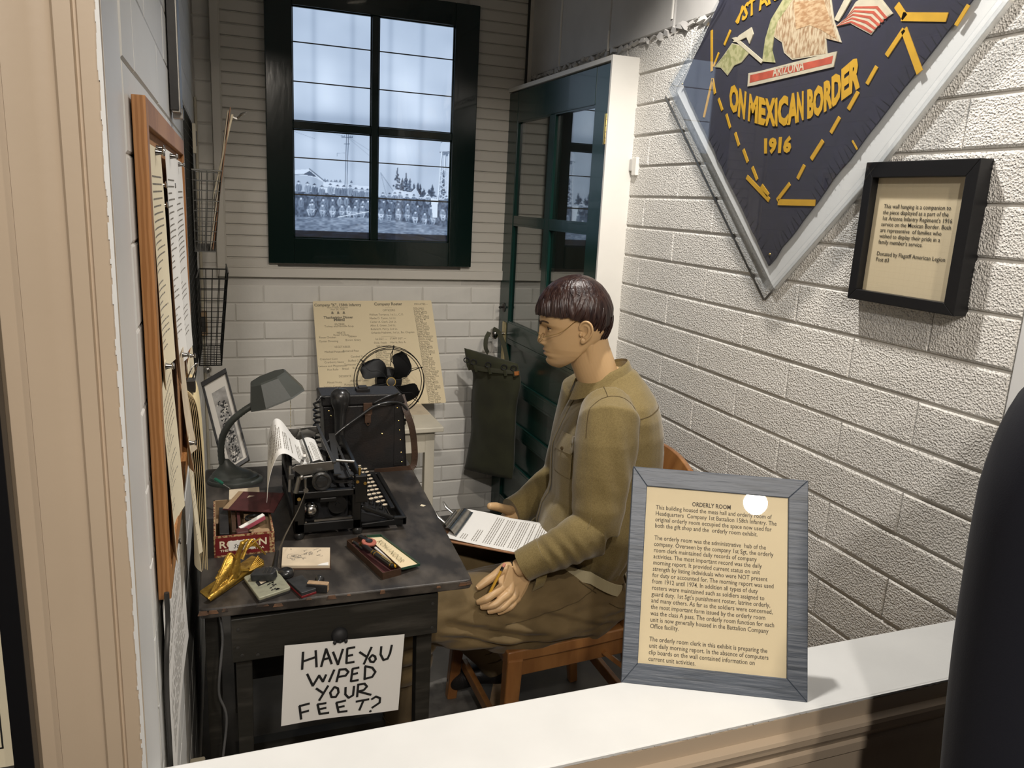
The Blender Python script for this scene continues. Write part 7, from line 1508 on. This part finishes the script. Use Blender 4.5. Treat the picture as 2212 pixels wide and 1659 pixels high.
ob('acrylic_edge', edge_wall(.0, .0025, 0, None, 1.346, 1.372), M['acrylic'], bn); ob('acrylic_edge', edge_wall(.012, .0145, 0, None, 1.346, 1.372), M['acrylic'], bn)
ob('frame_rail', edge_wall(-.001, .002, 0, None, 1.372, 1.384), M['white_trim'], bn)
rf = MB(); a, b, c = BN_BK
for p, q in ((a, b), (b, c)):
    d = Vector((q[0] - p[0], q[1] - p[1])).normalized(); nn = Vector((-d.y, d.x)) * .006; rf.hexa([rw(p[0], p[1], 1.384), rw(q[0], q[1], 1.384), rw(q[0] + nn.x, q[1] + nn.y, 1.384), rw(p[0] + nn.x, p[1] + nn.y, 1.384), rw(p[0], p[1], 1.3895), rw(q[0], q[1], 1.3895), rw(q[0] + nn.x, q[1] + nn.y, 1.3895), rw(p[0] + nn.x, p[1] + nn.y, 1.3895)])
ob('rear_frame', rf, M['steel'], bn)
def nat_w(s):
    b = MB(); text(b, s, (0, 0, 0), (1, 0, 0), (0, 1, 0), 1.0); xs_ = [v[0] for v in b.v]; return max(xs_) - min(xs_)
# black framed notice
bf = thing('framed_notice', 'black framed cream notice about the wall hanging on the right wall', 'picture', (1.375, 1.27, 1.38))
y0, y1, z0, z1 = 1.1290, 1.4120, 1.3775, 1.6765; iy0, iy1, iz0, iz1 = 1.1735, 1.3890, 1.4005, 1.6435
def fslab(a, b, c, d, x0, x1): return MB().box(x0, x1, a, b, c, d)
def mitre(P, x0, x1, m): ob('frame_side', MB().hexa([rw(*p, x1) for p in P] + [rw(*p, x0) for p in P]), m, bf, bevel=.0015)
iy0 = 1.156; X0f, X1f = 1.352, 1.390
O = [(y0, z0), (y1, z0), (y1, z1), (y0, z1)]; I_ = [(iy0, iz0), (iy1, iz0), (iy1, iz1), (iy0, iz1)]
for k in range(4): l = (k + 1) % 4; mitre([O[k], O[l], I_[l], I_[k]], X0f, X1f, M['frameblack'])
ob('paper', fslab(iy0, iy1, iz0, iz1, 1.371, 1.373), M['cream2'] if False else mat('notice_paper', (.70, .60, .41), .6), bf)
ob('glazing', fslab(iy0, iy1, iz0, iz1, 1.3675, 1.3690), M['pane'], bf)
tx = MB(); L9 = ['This wall hanging is a companion to', 'the piece displayed as a part of the', '1st Arizona Infantry Regiment\'s 1916', 'service on the Mexican Border. Both', 'are representive  of families who', 'wished to display their pride in a', "family member's service.", '', 'Donated by Flagstff American Legion', 'Post #3']
for k, s in enumerate(L9):
    if s: text(tx, s, rw(1.3625 - .0, 1.5800 - k * .01265, 1.3702), (0, -1, 0), (0, 0, 1), .0126, bold=.002, width=.1705 * nat_w(s) / nat_w(L9[0]))
ob('lettering', tx, M['ink'], bf)
# ------------------------------------------------------------------ framed text on the sill
fs_ = thing('framed_sign', 'slate grey wooden framed Orderly Room text leaning on the white sill', 'sign', (.75, .945, .785))
SB = Vector((.611, 1.012, .785)); su = Vector((.894, -.449, 0)); sn = Vector((-.449, -.894, 0)); tt_ = .47; sup = UPV * math.cos(tt_) - sn * math.sin(tt_); sN = su.cross(sup)
def sp(a, b, h=0): return SB + su * a + sup * b + sN * h
SW, SH_ = .301, .362; O = [(0, 0), (SW, 0), (SW, SH_), (0, SH_)]; I_ = [(.026, .0335), (.268, .0335), (.268, .329), (.026, .329)]
for k in range(4):
    l = (k + 1) % 4; P = [O[k], O[l], I_[l], I_[k]]
    m_ = M['framegrey']
    ob('frame_side', MB().hexa([sp(*p, -.020) for p in P] + [sp(*p, 0) for p in P]), m_, fs_, bevel=.0012)
ob('paper', MB().hexa([sp(*p, -.006) for p in I_] + [sp(*p, -.004) for p in I_]), mat('sign_paper', (.78, .66, .43), .6), fs_)
ob('glazing', MB().hexa([sp(*p, -.0035) for p in I_] + [sp(*p, -.0022) for p in I_]), M['pane'], fs_)
ob('back_strut', MB().hexa([sp(.13, .0, -.021), sp(.17, .0, -.021), sp(.17, .0, -.023) , sp(.13, .0, -.023), sp(.13, .2, -.021), sp(.17, .2, -.021), sp(.17, .2, -.024), sp(.13, .2, -.024)]), M['blackmatte'], fs_)
tx = MB(); LT = ['This building housed the mess hall and orderly room of', 'Headquarters  Company 1st Battalion 158th Infantry. The', 'original orderly room occupied the space now used for', 'both the gift shop and the  orderly room exhibit.', '', 'The orderly room was the administrative  hub of the', 'company. Overseen by the company 1st Sgt, the orderly', 'room clerk maintained daily records of company', 'activities. The most important record was the daily', 'morning report. It provided current status on unit', 'strength by listing individuals who were NOT present', 'for duty or accounted for. The morning report was used', 'from 1912 until 1974. In addition all types of duty', 'rosters were maintained such as soldiers assigned to', "guard duty, 1st Sgt's punishment roster, latrine orderly,", 'and many others. As far as the soldiers were concerned,', 'the most important form issued by the orderly room', 'was the class A pass. The orderly room function for each', 'unit is now generally housed in the Battalion Company', 'Office facility.', '', 'The orderly room clerk in this exhibit is preparing the', 'unit daily morning report. In the absence of computers', 'clip boards on the wall contained information on', 'current unit activities.']
for k, s in enumerate(LT):
    if s: text(tx, s, sp(.0430, .2905 - k * .01050, -.0038), su, sup, .0106, bold=.006, width=.2025 * nat_w(s) / nat_w(LT[11]))
text(tx, 'ORDERLY ROOM', sp(.105, .3010, -.0038), su, sup, .0106, bold=.016, width=.066)
ob('lettering', tx, mat('sign_ink', (.075, .06, .045), .7), fs_)
# ------------------------------------------------------------------ navy garment at the right edge
nv = thing('navy_coat', 'dark navy wool coat on a stand at the right edge of the picture', 'coat', (1.08, .585, 0))
NW = mat('dark_navy_wool', (.003, .0035, .009), .97, bump=.15, bscale=500, bdist=.001, sheen=.05)
RG = []
for z, hw, hd, xc in ((.30, .235, .105, 1.095), (.6, .215, .10, 1.095), (.90, .180, .095, 1.10), (1.05, .175, .095, 1.10), (1.20, .185, .10, 1.10), (1.32, .195, .095, 1.10), (1.38, .180, .080, 1.10), (1.42, .130, .062, 1.10), (1.45, .075, .052, 1.10), (1.47, .060, .050, 1.10)):
    RG.append([Vector((xc + hw * math.cos(q) * (1 + .02 * math.sin(5 * q + z * 3)), .585 + hd * math.sin(q) * (1 + .05 * math.sin(7 * q)), z)) for q in [2 * PI * k / 48 for k in range(48)]])
ob('coat_body', MB().loft(RG), NW, nv, smooth=70)
for s_ in (-1, 1):
    P = spline([(1.10 + s_ * .13, .585, 1.385), (1.10 + s_ * .185, .583, 1.345), (1.10 + s_ * .208, .58, 1.25), (1.10 + s_ * .212, .575, 1.05), (1.10 + s_ * .215, .56, .85), (1.10 + s_ * .212, .545, .68)], 5)
    ob('sleeve', MB().tube(P, [float(np.interp(i, [0, 5, 10, 15, 20, 25], [.040, .062, .070, .067, .062, .058])) for i in range(26)], 24), NW, nv, smooth=70)
ob('collar', MB().grid(lambda u, v: Vector((1.10 + (.066 + .020 * v) * math.sin(-2.7 + 5.4 * u), .587 - (.056 + .022 * v) * -math.cos(-2.7 + 5.4 * u), 1.492 - .045 * v)), 40, 4, .004), NW, nv, smooth=70)
ob('front_edge', MB().bar((1.115, .482, .32), (1.115, .486, 1.30), .012, .006), NW, nv, bevel=.002)
for z in (.80, .93, 1.06, 1.19): ob('button', MB().lathe([(.011, 0), (.011, .003), (.006, .005)], 18, (1.095, .489, z), (0, -1, 0)), M['brass'], nv, smooth=40)
ob('neck_cap', MB().ell((1.10, .585, 1.475), .048, .044, .03), M['blackmatte'], nv, smooth=80)
ob('stand_pole', MB().tube([(1.10, .585, 0), (1.10, .585, .5)], .02, 12), M['blackmatte'], nv); ob('stand_foot', MB().lathe([(.16, 0), (.16, .012), (.03, .03)], 24, (1.10, .585, 0)), M['blackmatte'], nv)
# ------------------------------------------------------------------ framed chart on the hall wall at the left edge
fc_ = thing('framed_chart', 'black framed cream chart with dark labels at the left edge', 'picture', (-.3, .84, .95))
def hslab(a, b, c, d, y0_, y1_): return MB().box(a, b, y0_, y1_, c, d)
ob('frame_side', hslab(-.205, -.187, .945, 1.75, .812, .832), M['frameblack'], fc_, bevel=.001); ob('frame_side', hslab(-.70, -.205, .945, .963, .812, .832), M['frameblack'], fc_, bevel=.001); ob('frame_side', hslab(-.70, -.205, 1.732, 1.75, .812, .832), M['frameblack'], fc_)
ob('chart_paper', hslab(-.70, -.205, .963, 1.732, .824, .830), M['cream2'], fc_); ob('glazing', hslab(-.70, -.205, .963, 1.732, .8195, .8205), M['pane'], fc_)
pg = MB()
for z in (.985, 1.045, 1.105, 1.165, 1.225): pg.box(-.30, -.216, .8232, .8238, z, z + .0015); pg.box(-.2165, -.215, .8232, .8238, z, z + .05)
ob('chart_lines', pg, M['ink'], fc_); pg = MB()
for z in (1.015, 1.075, 1.09, 1.135, 1.19): pg.box(-.29, -.238, .8230, .8236, z, z + .018)
ob('chart_blocks', pg, mat('plum_ink', (.06, .04, .07), .7), fc_)
# ------------------------------------------------------------------ ceiling lamps
for i, (p, t, *_r) in enumerate(LAMPS):
    lt_ = thing('track_lamp', ('spot lamp inside the exhibit room above the mannequin', 'round spot lamp on the hall ceiling right behind the viewer', 'round spot lamp on the hall ceiling back left of the viewer', 'round spot lamp on the hall ceiling above the sill')[i], 'lamp', p)
    d = (Vector(t) - Vector(p)).normalized(); P0 = Vector(p)
    ob('lamp_can', MB().lathe([(.05, -.12), (.055, -.11), (.062, -.01), (.060, -.01), (.05, -.08), (.0, -.085)], 24, P0, d, cap=False), M['white_trim'], lt_, smooth=50)
    ob('lamp_face', MB().lathe([(.052, -.045), (.001, -.045)], 24, P0, d, cap=False), M['lampglass'], lt_)
    ob('stem', MB().tube([P0 - d * .1, (P0.x, P0.y, 2.86)], .008, 8), M['white_trim'], lt_)
# floor clutter
tag(ob('floor_plank', MB().hexa([(.74, 1.99, 0), (.78, 1.98, 0), (.94, 2.30, 0), (.90, 2.32, 0), (.74, 1.99, .02), (.78, 1.98, .02), (.94, 2.30, .02), (.90, 2.32, .02)]), M['boxwood'], bevel=.001), 'short pale wooden batten on the floor under the chair', 'batten')
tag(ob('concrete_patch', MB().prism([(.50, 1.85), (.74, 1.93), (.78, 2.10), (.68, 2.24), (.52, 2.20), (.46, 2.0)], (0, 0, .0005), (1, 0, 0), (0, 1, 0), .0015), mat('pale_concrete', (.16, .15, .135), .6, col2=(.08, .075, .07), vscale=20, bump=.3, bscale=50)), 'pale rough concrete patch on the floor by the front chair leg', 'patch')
# pieces too small to pick apart in the photograph stay joined
for o in D.objects:
    if o.name.split('.')[0] in ('rivets', 'screw', 'screws', 'ribs', 'levers', 'base_bar', 'chart_lines', 'chart_blocks', 'corner_patch'): o['kind'] = 'stuff'
for i in range(len(LAMPS)): spot(i)
